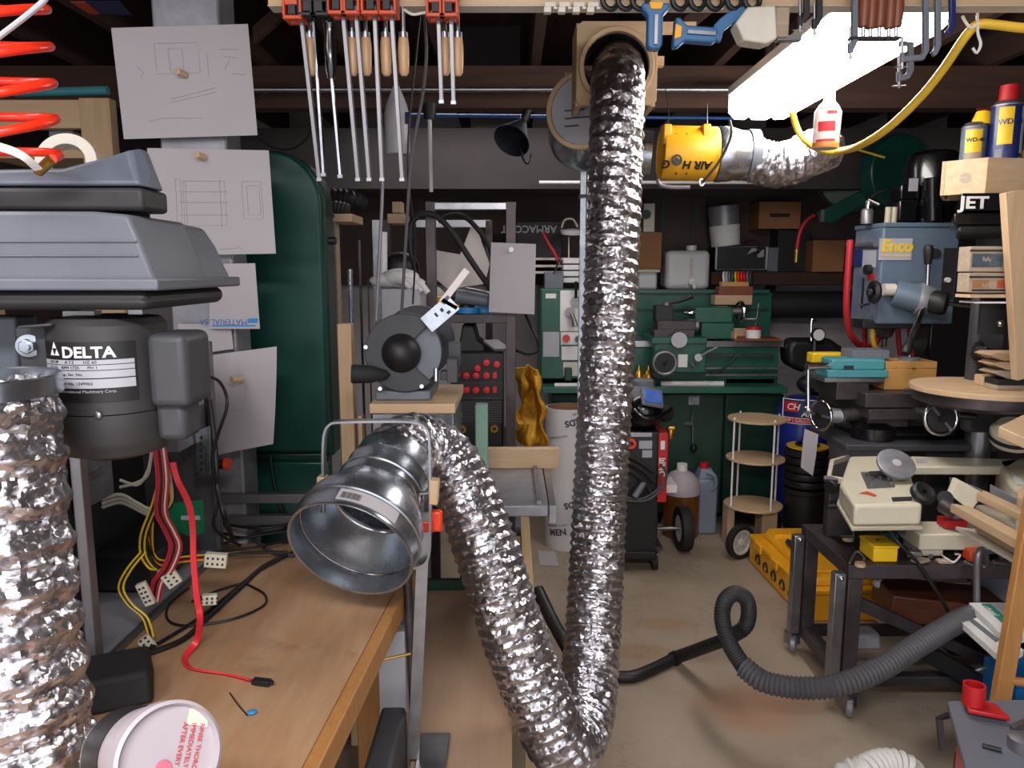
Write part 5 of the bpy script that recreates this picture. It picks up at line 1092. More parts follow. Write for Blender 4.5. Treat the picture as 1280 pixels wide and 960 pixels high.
    MB('label_grey').px(861, 495, 874, 506, Y+.053, .006).build('switch_plate', k, .001); MB('navy').cyl(W(868, 500, Y+.05), W(868, 500, Y+.025), .02, n=20).build('rotary_switch', k)
    mb = MB('alu'); mb.cyl(W(856, 530, Y+.06), W(868, 530, Y+.03), .014, n=14).cyl(W(864, 530, Y+.03), W(867, 512, Y+.02), .004, n=8).cyl(W(866, 530, Y+.03), W(866, 555, Y+.02), .004, n=8); mb.build('brake_lever', k); MB('black').ball(W(867, 560, Y+.02), .02, (1, 1, 1.4)).build('lever_knob', k)
    zt = W(0, 483, Y-.06).z
    MB('pvc').cyl(W(693, 485, Y-.06)+V((0, 0, .012)), W(724, 485, Y-.06)+V((0, 0, .012)), .018, n=16).one('white_rod', 'short end of a white tube lying on the lathe tray before the foil duct', 'tube')
    MB('pvc').cyl(W(826, 482, Y-.06)+V((0, 0, .010)), W(904, 482, Y-.06)+V((0, 0, .010)), .017, n=16).one('white_rod', 'long white tube lying along the lathe tray under the carriage', 'tube')
    # brass oil cans between duct and carriage
    for i, (x, lb) in enumerate(((798, 'brass bottle standing on the lathe tray beside the foil duct'), (810, 'second brass bottle standing nearer the lathe handwheel'))):
        q = V((W(x, 480, Y-.06).x, Y-.06, zt)); MB('brass').lathe([(0, .001), (.034, .001), (.036, .01), (.034, .06), (.02, .085), (.012, .1), (.012, .125), (0, .125)], q, (0, 0, 1), 24).one('brass_bottle', lb, 'bottle', 'brass bottles on the lathe tray')
    q = V((W(812, 480, Y-.02).x, Y, zt)); MB('alu').lathe([(0, .11), (.045, .11), (.05, .12), (.045, .15), (0, .16)], q-V((0, 0, .108)), (0, 0, 1), 24).one('steel_bell', 'grey round metal bell lying behind the brass bottles', 'bell')
lathe_machine()
def lathe_top():
    PYX = 350
    Y = 4.45; yb = Y+.42
    z = W(0, 362, Y+.35).z
    # jug shelf behind the lathe
    zs = W(0, 362, 5.0).z; s = thing('wall_shelf', 'dark shelf along the far wall behind the lathe carrying jug and boxes', 'shelf', (1.2, 5.1, zs-.03))
    MB('beam_wood').bb((.3, 4.92, zs-.03), (1.55, 5.29, zs)).build('shelf_board', s, .002)
    for x in (.4, 1.45): MB('beam_wood').bb((x, 5.2, zs-.25), (x+.04, 5.29, zs-.031)).build('bracket', s)
    t = thing('water_carboy', 'translucent white carboy with a tap standing on the shelf behind the lathe', 'jug', (W(860, PYX, 5.0).x, 5.05, zs))
    a, b = W(832, 361, 4.95), W(889, 313, 4.95); MB('plastic_white').bb((a.x, 4.95, zs+.001), (b.x, 5.18, b.z)).build('tank', t, .035, seg=5)
    MB('plastic_white').cyl(W(864, 315, 5.03), W(864, 307, 5.03), .034, n=24).build('cap', t); MB('offwhite').bb((W(862, PYX, 4.95).x, 4.943, W(0, 350, 4.95).z), (W(866, PYX, 4.95).x, 4.951, W(0, 322, 4.95).z)).build('level_strip', t)
    MB('white').cyl(W(865, 352, 4.95), W(865, 352, 4.90), .02, n=16).cyl(W(867, 352, 4.90), W(868, 361, 4.89), .01, n=12).build('tap', t)
    # white square jug edge and boxes near the duct
    a, b = W(797, 362, 5.0), W(822, 338, 5.0); MB('plastic_white').bb((a.x, 5.0, zs+.001), (b.x, 5.2, b.z)).one('plastic_jar', 'squat white jar on the far shelf half hidden by the foil duct', 'jar', bevel=.015)
    a, b = W(790, 334, 4.98), W(828, 290, 4.98); z3 = W(0, 337, 4.98).z
    MB('offwhite').bb((W(780, PYX, 4.98).x, 4.93, z3-.016), (W(823, PYX, 4.98).x, 5.29, z3)).one('small_shelf_board', 'short pale shelf board over the squat white jar', 'shelf board')
    MB('cardboard').bb((a.x, 4.99, z3+.001), (b.x, 5.2, b.z)).one('cardboard_box', 'plain brown cardboard box beside the foil duct on the short pale shelf', 'box', bevel=.003)
    a, b = W(804, 290, 5.02), W(819, 254, 5.02); k = thing('switch_box_hanging', 'pale wall switch box with a black rotary switch above the brown carton', 'switch box', (a.x, 5.1, a.z)); MB('offwhite').bb((a.x, 5.02, a.z), (b.x, 5.2, b.z)).build('case', k, .004); MB('black').cyl(W(808, 268, 5.02), W(808, 268, 4.99), .03, n=24).build('rotary_switch', k)
    for i, x in enumerate((827, 866, 884)): MB('dark').px(x, 236, x+2.2, 362 if i == 0 else 300, 5.21, .02).one('conduit_hanging', ('dark conduit running down the wall beside the carton', 'thin conduit running down the wall above the carboy', 'thin conduit running down the wall next to the tilted tub')[i], 'conduit')
    # rack of coloured discs
    z4 = W(0, 364, Y+.33).z; x0, x1 = W(893, PYX, 4.75).x, W(941, PYX, 4.75).x
    t = thing('wooden_rack', 'stepped wooden rack block in front of the lathe splash guard', 'rack', ((x0+x1)/2, 4.8, z4))
    MB('pine').px(894, 369, 940, 381, 4.66, .1).build('lower_block', t, .002); MB('red_brown').px(899, 358, 941, 369, 4.67, .08).build('upper_block', t, .002); MB('box_wood').px(902, 352, 936, 358, 4.68, .05).build('top_block', t, .002)
    cols = ['white', 'label_grey', 'panel_blue', 'lathe_green', 'tool_yellow', 'orange', 'coral', 'red', 'lead_grey', 'charcoal']
    names = ['white', 'pale grey', 'violet blue', 'green', 'yellow', 'orange', 'bright red', 'dark red', 'grey', 'charcoal']
    for i in range(10):
        p = W(906+i*3.7, 347, 4.705); MB(cols[i]).lathe([(0, -.006), (.038, -.005), (.038, .005), (0, .006)], p, (1, -.55, .12), 24).one('abrasive_disc', names[i]+' disc standing in the wooden rack on the lathe', 'disc', 'coloured discs in the wooden rack')
    # tray with red-lid tub on the bed end
    Yt = 4.42; z5 = W(0, 426, Yt).z+.001
    t = thing('wood_tray', 'small wooden tray on the lathe bed end', 'tray', (W(940, PYX, Yt).x, Yt+.1, z5)); a, b = W(917, 423, Yt), W(976, 423, Yt)
    MB('red_brown').bb((a.x, Yt-.02, z5), (b.x, Yt+.17, z5+.012)).build('tray_bottom', t); MB('pine').bb((a.x, Yt+.16, z5+.012), (b.x-.1, Yt+.17, z5+.06)).build('rear_edge', t); MB('pine').bb((a.x, Yt-.02, z5+.0125), (a.x+.01, Yt+.159, z5+.05)).build('side_edge', t)
    q = V((W(947, PYX, Yt).x, Yt+.03, z5+.0125)); t = thing('plastic_pot', 'white tub with a red screw lid standing on the wooden tray', 'tub', q); MB('white').lathe([(0, 0), (.042, 0), (.042, .05), (0, .05)], q, (0, 0, 1), 28).build('pot_body', t, .002); MB('red').lathe([(0, .05), (.044, .05), (.044, .066), (0, .068)], q, (0, 0, 1), 28).build('lid', t)
    MB('chrome').cyl(q+V((.02, .05, .03)), q+V((.05, .08, .2)), .003, n=8).one('thin_rod', 'thin bright rod standing behind the red lidded tub', 'rod')
lathe_top()
# ---------------------------------------------------------------- far shelf at the right of the lathe
def far_shelf():
    PYX = 315
    Y = 4.95; zs = W(0, 340, Y).z
    s = thing('plank_shelf', 'long brown plank shelf on the far wall under the speaker shaped box', 'shelf', (1.9, 5.1, zs-.05))
    a, b = W(890, 340, Y), W(1130, 356, Y); MB('beam_wood').bb((a.x, Y, b.z), (b.x, 5.28, zs)).build('shelf_plank', s, .003)
    MB('wall_paint').px(940, 354, 1075, 364, Y+.06, .2).build('ledger', s) if False else None
    for x in (1.75, 2.55): MB('beam_wood').bb((x, 5.2, b.z-.2), (x+.04, 5.29, b.z-.001)).build('bracket', s)
    a, b = W(895, 337, Y), W(975, 309, Y); t = thing('equipment_box', 'black long box with pale edges lying on the far shelf', 'box', ((a.x+b.x)/2, Y+.1, zs))
    MB('black').bb((a.x, Y+.01, zs+.001), (b.x-.07, Y+.24, b.z)).build('case', t, .003)
    mb = MB('label_grey'); 
    for (p, q) in (((895, 309), (958, 309)), ((895, 337), (958, 337)), ((895, 309), (895, 337)), ((958, 309), (958, 337))): A = W(*p, Y+.008); B_ = W(*q, Y+.008); mb.bb((min(A.x, B_.x)-.003, Y+.002, min(A.z, B_.z)-.003+.004), (max(A.x, B_.x)+.003, Y+.0095, max(A.z, B_.z)+.003))
    mb.build('edge_trim', t); mb = MB('lead_grey'); mb.bb((b.x-.069, Y+.01, zs+.001), (b.x, Y+.22, b.z)); mb.build('end_plate', t, .008)
    MB('paper').prism([W(934, 318, Y), W(940, 310, Y), W(955, 312, Y), W(955, 321, Y), W(948, 322, Y), W(944, 314, Y)], (0, .008, 0)).build('white_tag', t)
    MB('wire_black').tube([W(925, 308, Y), W(935, 301, Y), W(950, 304, Y), W(945, 318, Y-.01), W(955, 308, Y)], .006, 8).one('power_cable', 'dark cord heaped on the black long box', 'cord')
    c = W(907, 308, Y+.12); t = thing('plastic_pail', 'white tub leaning with another grey one inside on the black box', 'tub', c); ax = W(904, 258, Y+.12)-c; h = ax.length; ax.normalize()
    MB('white').lathe([(0, .003), (.092, .003), (.098, .13), (.1, .135), (.094, .135), (0, .12)], c, ax, 36).build('outer_pail', t); MB('cast').lathe([(0, .135), (.095, .135), (.101, h), (.096, h), (.088, h-.09), (0, h-.09)], c, ax, 36).build('inner_pail', t)
    a, b = W(948, 286, 5.0), W(1002, 252, 5.0); t = thing('cardboard_carton', 'cardboard carton with a hand slot stacked in the gloom over the shelf', 'carton', ((a.x+b.x)/2, 5.1, a.z)); MB('cardboard').bb((a.x, 5.0, a.z), (b.x, 5.28, b.z)).build('carton', t, .003); MB('black').bb((a.x+.07, 4.998, (a.z+b.z)/2-.012), (b.x-.07, 5.0005, (a.z+b.z)/2+.012)).build('hand_slot', t)
    a, b = W(935, 338, 5.05), W(1015, 287, 5.05); MB('dark').bb((a.x+.19, 5.06, zs+.001), (b.x, 5.28, b.z-.001)).one('dark_case', 'dark case on the far shelf carrying the slotted carton', 'case', bevel=.004)
    a, b = W(1027, 334, 4.7), W(1066, 300, 4.7); MB('orange_box').bb((a.x+.03, 4.92, zs+.001), (b.x+.05, 5.05, zs+.2)).one('orange_carton', 'orange-brown carton at the end of the far shelf by the blue drill head', 'carton', bevel=.003)
    t = thing('red_hose_hanging', 'short red hose with a brass coupling hanging before the far shelf', 'hose', W(995, 328, 4.6)); MB('hose_red').tube([W(1018, 269, 4.6), W(1008, 276, 4.6), W(1000, 290, 4.6), W(996, 312, 4.6)], .013, 12, sm=6).build('hose', t); MB('brass').cyl(W(996, 312, 4.6), W(995, 328, 4.6), .014, n=14).build('coupling', t)
    MB('foam_hose').cyl(W(946, 381, 5.05), W(1150, 381, 5.05), .088, n=36).one('dark_pipe_hanging', 'large black horizontal pipe fixed along the far wall', 'pipe')
    MB('beam_wood').px(936, 352, 1080, 362, 5.15, .14).one('wall_shelf_ledger', 'dark plank fixed to the far wall above the large black pipe', 'plank') if False else None
    # welded text box at the left end of the wall
    Yb = 4.7; a, b = W(650, 330, Yb), W(722, 274, Yb); zq = W(0, 330, Yb).z
    t = thing('parts_shelf', 'pale shelf with stacked trays behind the galvanized strut', 'shelf', (W(690, PYX, Yb).x, Yb+.2, W(0, 362, Yb).z))
    for y in (322, 331, 339): MB('offwhite').px(648, y, 724, y+3, Yb, .45).build('shelf_board', t)
    for y in (323, 331, 339, 347): MB('plastic_white').px(704, y, 737, y+6.5, Yb-.12, .3).build('tray', t, .004)
    t = thing('dark_carton', 'dark carton printed with upside-down white letters on the far shelf', 'carton', (W(676, PYX, Yb).x, Yb+.2, W(0, 321, Yb).z)); MB('dark').px(645, 277, 702, 321.5, Yb+.05, .3).build('carton', t, .004)
    text('printed_letters', 'ARMACOAT', t, W(696, 286, Yb+.048), 'label_grey', .062, u=(-1, 0, 0), v=(0, 0, -1), bold=.001)
    t = thing('air_regulator', 'white round fixture with cables over the stacked trays', 'fixture', W(715, 300, 4.6)); MB('plastic_white').lathe([(0, 0), (.07, 0), (.075, .02), (0, .03)], W(716, 292, 4.6), (0, -.2, 1), 28).build('dish', t); MB('wire_white').tube([W(702, 285, 4.6), W(706, 275, 4.6), W(716, 274, 4.6), W(722, 284, 4.6)], .006, 8).build('cable', t); MB('wire_white').cyl(W(711, 296, 4.6), W(711, 322, 4.6), .004, n=8).build('stem', t)
    MB('hose_red').tube([W(678, 290, 4.62), W(686, 305, 4.6), W(694, 318, 4.58), W(699, 330, 4.58)], .01, 10).one('orange_tube_hanging', 'dull orange tube bending down in front of the dark carton', 'tube')
far_shelf()
# ---------------------------------------------------------------- MIG welder cart, helmet, jugs, disc tower, compressor
def back_floor():
    PYX = 575
    Y = 3.75
    t = thing('mig_welder', 'black and red wire welder on a wheeled cart half behind the foil duct', 'welder', (W(790, PYX, Y).x, Y+.2, 0))
    mb = MB('black'); mb.px(762, 540, 821, 700, Y, .5); mb.build('cabinet', t, .008); MB('red').px(821.5, 541, 833, 628, Y+.0, .45).build('side_panel', t, .004)
    MB('dark').px(772, 547, 818, 612, Y-.006, .006).build('control_face', t, .002); MB('label_grey').px(772, 541, 815, 546, Y-.006, .005).build('top_strip', t)
    MB('label_grey').px(799, 551, 815, 561, Y-.012, .006).build('dial_chart', t); MB('label_grey').px(803, 563, 815, 572, Y-.012, .006).build('dial_chart', t)
    MB('orange').lathe([(.012, 0), (.026, 0), (.026, .02), (.012, .02), (.012, 0)], W(789, 555, Y-.02), (0, 1, 0), 24).build('orange_dial', t)
    MB('white').px(826, 551, 831, 562, Y-.002, .003).build('warning_label', t); text('side_lettering', 'LINC', t, W(827.5, 572, Y-.003), 'white', .045, u=(0, 0, -1), v=(1, 0, 0), bold=.001)
    MB('white').px(826, 575, 830, 577, Y-.002, .002).build('maker_mark', t)
    for i, pts in enumerate((((770, 566), (790, 572), (806, 582), (818, 590)), ((768, 574), (790, 580), (808, 592), (818, 604)), ((768, 586), (790, 590), (806, 604), (814, 616)), ((775, 620), (800, 624), (822, 612), (826, 600), (822, 590)), ((770, 624), (806, 626), (828, 610), (833, 592), (825, 580)))):
        MB('rubber' if i < 3 else 'hose_grey').tube([W(x, y, Y-.03-.012*i) for x, y in pts], .012 if i < 3 else .006, 8, sm=6).build('cable', t)
    MB('lead_grey').cyl(W(793, 622, Y-.08), W(805, 603, Y-.05), .017, n=14).build('gun_handle', t, .003)
    a = W(770, 700, Y); MB('black').bb((a.x, Y-.02, .09), (W(822, PYX, Y).x, Y+.62, .12)).build('cart_deck', t, .003); MB('raw_steel').bb((W(822, PYX, Y).x, Y+.0, .12), (W(832, PYX, Y).x, Y+.55, .14)).build('cart_rail', t)
    for y in (Y+.05,): 
        c = V((W(824, PYX, Y).x, y, .045)); MB('rubber').cyl(c-V((.014, 0, 0)), c+V((.014, 0, 0)), .043, n=28).build('caster', t); MB('steel').bb((c.x-.018, y-.02, .05), (c.x+.018, y+.03, .092)).build('caster_fork', t)
    c = V((W(855, PYX, 4.12).x, 4.08, .125)); w = MB('rubber').lathe([(.075, -.03), (.12, -.03), (.125, -.02), (.125, .02), (.12, .03), (.075, .03), (.075, -.03)], c, (1, .05, 0), 40).build('wheel', t); MB('white').lathe([(0, -.02), (.076, -.025), (.076, .025), (0, .02)], c, (1, .05, 0), 32).build('wheel_rim', w)
    MB('steel').cyl(V((c.x-.2, 4.08, .125)), c, .01).build('axle', t)
    MB('brown_glass').px(826, 530, 833, 540, Y+.2, .05).build('brass_valve', t) if False else None
    MB('brass').lathe([(0, 0), (.02, 0), (.024, .03), (.02, .05), (0, .05)], W(838, 548, Y+.2), (0, 0, 1), 18).use('brass').cyl(W(835, 535, Y+.2), W(843, 535, Y+.2), .012, n=12).build('gas_valve', t)
    MB('white').px(830, 606, 846, 616, Y+.1, .15).build('grey_shelf', t)
    # helmet on top
    zt = W(0, 539, Y).z; Yh = Y+.1; t = thing('welding_mask', 'glossy black welding helmet with a blue lens resting on the wire welder', 'helmet', (W(800, PYX, Yh).x, Yh, zt))
    c = W(803, 514, Yh); MB('black_gloss').ball(c, .105, (.98, 1.0, 1.05), 32, 20).build('shell', t); 
    for v in t.children[0].data.vertices:
        w_ = v.co+ORG[t.name]; 
        if w_.z < zt+.002: v.co.z = zt+.002-ORG[t.name].z
    fr_ = lambda m: MB(m).fr(W(815, 497, Yh-.115), 18, -30, 12)
    fr_('lead_grey').box((0, 0, 0), (.125, .02, .10)).build('lens_frame', t, .012); fr_('lens').box((0, -.012, 0), (.10, .006, .068)).build('lens', t, .008, label='blue auto-darkening lens')
    MB('black_gloss').tube([W(792, 512, Yh-.1), W(805, 522, Yh-.12), W(822, 522, Yh-.1), W(838, 512, Yh)], .016, 10).build('chin_rim', t)
    MB('lead_grey').lathe([(.1, 0), (.104, .01), (.09, .05), (.062, .085), (.062, .11), (.05, .12), (0, .12)], c+V((.0, .03, .045)), (0, .05, 1), 32).build('headband_cap', t, label='grey cap part')
    MB('skin_rub').ball(W(832, 516, Yh+.05), .05, (.9, 1, 1)).build('knob', t)
    # jugs on the floor
    c = G(857, 664, 0); c = V((W(850, PYX, 4.4).x, 4.34, 0)); t = thing('oil_jug', 'brown stained translucent jug with a white cap by the lathe cabinet', 'jug', c); MB('brown_glass').lathe([(0, 0), (.105, 0), (.11, .02), (.11, .25), (0, .26)], c, (0, 0, 1), 32).build('oil_part', t, label='brown oil filled part'); MB('pail').lathe([(.0, .262), (.109, .255), (.108, .31), (.07, .37), (.03, .39), (0, .39)], c, (0, 0, 1), 32).build('shoulder', t); MB('white').cyl(c+V((0, 0, .388)), c+V((0, 0, .43)), .03, n=18).build('cap', t)
    Yj = 4.33; t = thing('coolant_jug', 'grey-blue jug with moulded handle and dark red cap on the floor by the lathe', 'jug', (W(884, PYX, Yj).x, Yj+.06, 0)); a, b = W(871, 646, Yj), W(898, 600, Yj)
    mb = MB('jug_grey'); z0 = 0; zs = b.z; mb.bb((a.x, Yj, 0), (b.x, Yj+.15, zs)); mb.build('jug_body', t, .012)
    zt = W(0, 588, Yj).z; mb = MB('jug_grey').fr(((a.x+b.x)/2, Yj+.075, zs)); mb.box((0, 0, (zt-zs)/2-.002), (b.x-a.x-.012, .13, zt-zs), .62, .7); mb.build('shoulder', t, .01); MB('jug_grey').tube([V((a.x+.05, Yj-.005, zs+.05)), V((a.x+.09, Yj-.02, zs+.03)), V((a.x+.10, Yj-.015, zs-.03)), V((a.x+.08, Yj-.002, zs-.06))], .011, 8).build('handle', t); MB('red').cyl(V((a.x+.05, Yj+.07, zt-.003)), V((a.x+.05, Yj+.07, zt+.03)), .026, n=18).build('cap', t)
    # three disc tower
    Yd = 4.12; cx = W(944, PYX, Yd).x; t = thing('disc_tower', 'three-tier stand of round plywood discs on thin white rods', 'stand', (cx, Yd, 0)); rr = 35.5*mpp(944, 570, Yd)
    zz = [W(0, y, Yd).z for y in (522, 571, 629)]
    for z in zz: MB('wear_wood' if False else 'pine').lathe([(0, -.012), (rr, -.012), (rr, 0), (0, 0)], (cx, Yd, z), (0, 0, 1), 48).build('disc_shelf', t, .002)
    for an in (200, 290, 20, 110): 
        x, y = cx+rr*.94*cos(R(an)), Yd+rr*.94*sin(R(an)); MB('white').cyl((x, y, zz[2]), (x, y, zz[0]+.012), .0055, n=10).build('rod', t)
    MB('pine').bb((cx+.03, Yd-.02, 0), (cx+.12, Yd+.1, zz[2]-.013)).bb((cx-.13, Yd-.0, 0), (cx-.08, Yd+.1, zz[2]-.013)).build('foot_block', t) if False else None
    MB('pine_z').bb((cx+.035, Yd-.06, 0), (cx+.12, Yd+.06, zz[2]-.013)).build('foot_block', t, .002); MB('pine_z').bb((cx-.14, Yd-.0, 0), (cx-.10, Yd+.1, zz[2]-.013)).build('foot_block', t, .002)
    c = V((W(928, PYX, 3.98).x, 3.95, .095)); t = thing('cart_wheel', 'white spoked wheel with black tyre resting under the disc stand', 'wheel', c-V((0, 0, .095))); ax = (.55, -1, 0)
    MB('rubber').lathe([(.07, -.018), (.092, -.018), (.095, 0), (.092, .018), (.07, .018), (.07, -.018)], c, ax, 40).build('tyre', t); mb = MB('cream'); mb.lathe([(.058, -.014), (.071, -.014), (.071, .014), (.058, .014), (.058, -.014)], c, ax, 40); mb.build('rim', t); MB('cream').lathe([(0, -.02), (.018, -.02), (.018, .014), (0, .014)], c, ax, 20).build('hub', t)
    a_ = V(ax).normalized(); u = V((0, 0, 1)); w_ = a_.cross(u)
    mb = MB('cream')
    for i in range(6): d = u*cos(pi*i/3)+w_*sin(pi*i/3); mb.tube([c+d*.015, c+d*.062], .007, 8, sm=0)
    mb.build('spoke_set', t); MB('label_grey').lathe([(0, -.002), (.058, -.002), (.058, .006), (0, .006)], c, ax, 32).build('wheel_disc', t)
    # blue compressor
    Yc = 4.32; c = V((W(1003, PYX, Yc).x, Yc+.05, 0)); r = 34*mpp(1003, 520, Yc); z1 = W(0, 497, Yc).z; r -= .012
    t = thing('air_compressor', 'upright blue air compressor tank with red and white label behind the disc stand', 'compressor', c); MB('comp_blue').lathe([(0, .09), (r*.7, .1), (r, .18), (r, z1-.1), (r*.85, z1-.03), (r*.5, z1), (0, z1+.005)], c, (0, 0, 1), 48).build('tank', t)
    for an in (30, 150, 270): MB('dark').cyl(c+V((r*.7*cos(R(an)), r*.7*sin(R(an)), 0)), c+V((r*.7*cos(R(an)), r*.7*sin(R(an)), .15)), .02, n=12).build('foot', t)
    def wrap(nm, x0, x1, y0, y1, m, par, dr):
        mb = MB(m); vs = []; fs = []; A0 = math.asin((W(x0, PYX, Yc-r+.05).x-c.x)/r*.97); A1 = math.asin((W(x1, PYX, Yc-r+.05).x-c.x)/r*.97); n = 12
        for i in range(n+1):
            an = A0+(A1-A0)*i/n
            for rr_ in (r+dr, r+dr+.001):
                for y in (y0, y1): vs.append((c.x+sin(an)*rr_, c.y-cos(an)*rr_, W(0, y, Yc-r+.05).z))
        for i in range(n):
            q = i*4
            for f in ((0, 1, 5, 4), (2, 6, 7, 3), (0, 4, 6, 2), (1, 3, 7, 5)): fs.append(tuple(q+j for j in f))
        fs += [(0, 2, 3, 1), (n*4, n*4+1, n*4+3, n*4+2)]; return mb.add(vs, fs).build(nm, par)
    lb = wrap('label', 981, 1028, 500, 531, 'white', t, .001); wrap('label_field', 982, 1027, 501, 523, 'navy', lb, .0022); wrap('label_band', 982, 1027, 524, 530, 'red', lb, .0022); wrap('label_badge', 983, 995, 503, 516, 'red', lb, .0034)
    def wtx(s, x, y, size, m, **k):
        o = text('label_text', s, lb, (0, 0, 0), m, size, ext=.0003, **k); A = math.asin((W(x, PYX, Yc-r+.05).x-c.x)/r*.97)
        for v in o.data.vertices:
            q = v.co+ORG[o.name]; an = A+q.x/r; rr_ = r+.005-q.y; v.co = V((c.x+sin(an)*rr_, c.y-cos(an)*rr_, W(0, y, Yc-r+.05).z+q.z))-ORG[o.name]
    wtx('CH', 984.5, 510, .05, 'white', shear=.2, bold=.001); wtx('AIR', 999, 518, .045, 'white', shear=.2, bold=.001); wtx('HP | GALLON', 984, 527, .026, 'white')
    MB('black').ball(c+V((.10, 0, z1+.07)), .115, (1.2, .8, .6), 24, 14).build('pump_shroud', t); g = W(1021, 418, Yc); MB('black').lathe([(0, 0), (.038, 0), (.038, .03), (0, .03)], g, (0, -1, 0), 28).build('gauge', t); MB('white').lathe([(0, .0305), (.032, .0305), (.032, .032), (0, .032)], g, (0, -1, 0), 28).build('gauge_face', t); MB('chrome').tube([W(1014, 426, Yc), W(1014, 405, Yc), W(1016, 398, Yc), W(1019, 402, Yc)], .007, 8).build('pipe', t); MB('steel').cyl(c+V((.05, 0, z1)), g+V((0, .02, -.02)), .01).build('gauge_stem', t)
    mb = MB('black'); mb.front([(984, 436), (992, 424), (1040, 424), (1062, 440), (1060, 462), (1004, 466), (986, 456)], Yc+.10, .16); mb.one('tool_bag', 'black slumped tool bag lying on the compressor shroud', 'bag', bevel=.03, seg=4)
    # bucket stack
    cb = V((W(1008, PYX, 4.1).x, 4.1, 0)); rb = 26*mpp(1008, 600, 4.1); zb = W(0, 556, 4.1).z
    t = thing('black_bucket', 'black bucket carrying a stack of ribbed black rings with a yellow lid', 'bucket', cb); MB('black').lathe([(0, 0), (rb*.85, 0), (rb*.92, zb*.55), (rb, zb*.56), (rb, zb*.6), (0, zb*.6)], cb, (0, 0, 1), 40).build('bucket_body', t)
    for i in range(5): z = zb*.62+i*(zb*.36/5); MB('black').lathe([(rb*.7, 0), (rb*.96, .002), (rb*1.0, .02), (rb*.96, zb*.36/5-.008), (rb*.7, zb*.36/5-.006), (rb*.7, 0)], cb+V((0, 0, z)), (0, 0, 1), 40).build('ribbed_ring', t)
    MB('yellow').lathe([(rb*.5, 0), (rb*.93, 0), (rb*.95, .008), (rb*.5, .01), (rb*.5, 0)], cb+V((0, 0, zb*.98)), (0, 0, 1), 40).build('yellow_lid', t, label='yellow ring lid'); MB('black').lathe([(rb*.45, 0), (rb*.55, 0), (rb*.55, .02), (rb*.45, .02), (rb*.45, 0)], cb+V((0, 0, zb*.98)), (0, 0, 1), 32).build('lid_hole', t)
    Yp = 3.2; P = [W(1006, 536, Yp), W(1023, 543, Yp), W(1020, 570, Yp), W(1016, 595, Yp), W(1001, 584, Yp), W(1003, 560, Yp)]; MB('paper').prism(P, (0, .0015, 0)).one('paper_strip_hanging', 'white paper strip hanging from the mill base corner in front of the bucket', 'paper')
back_floor()
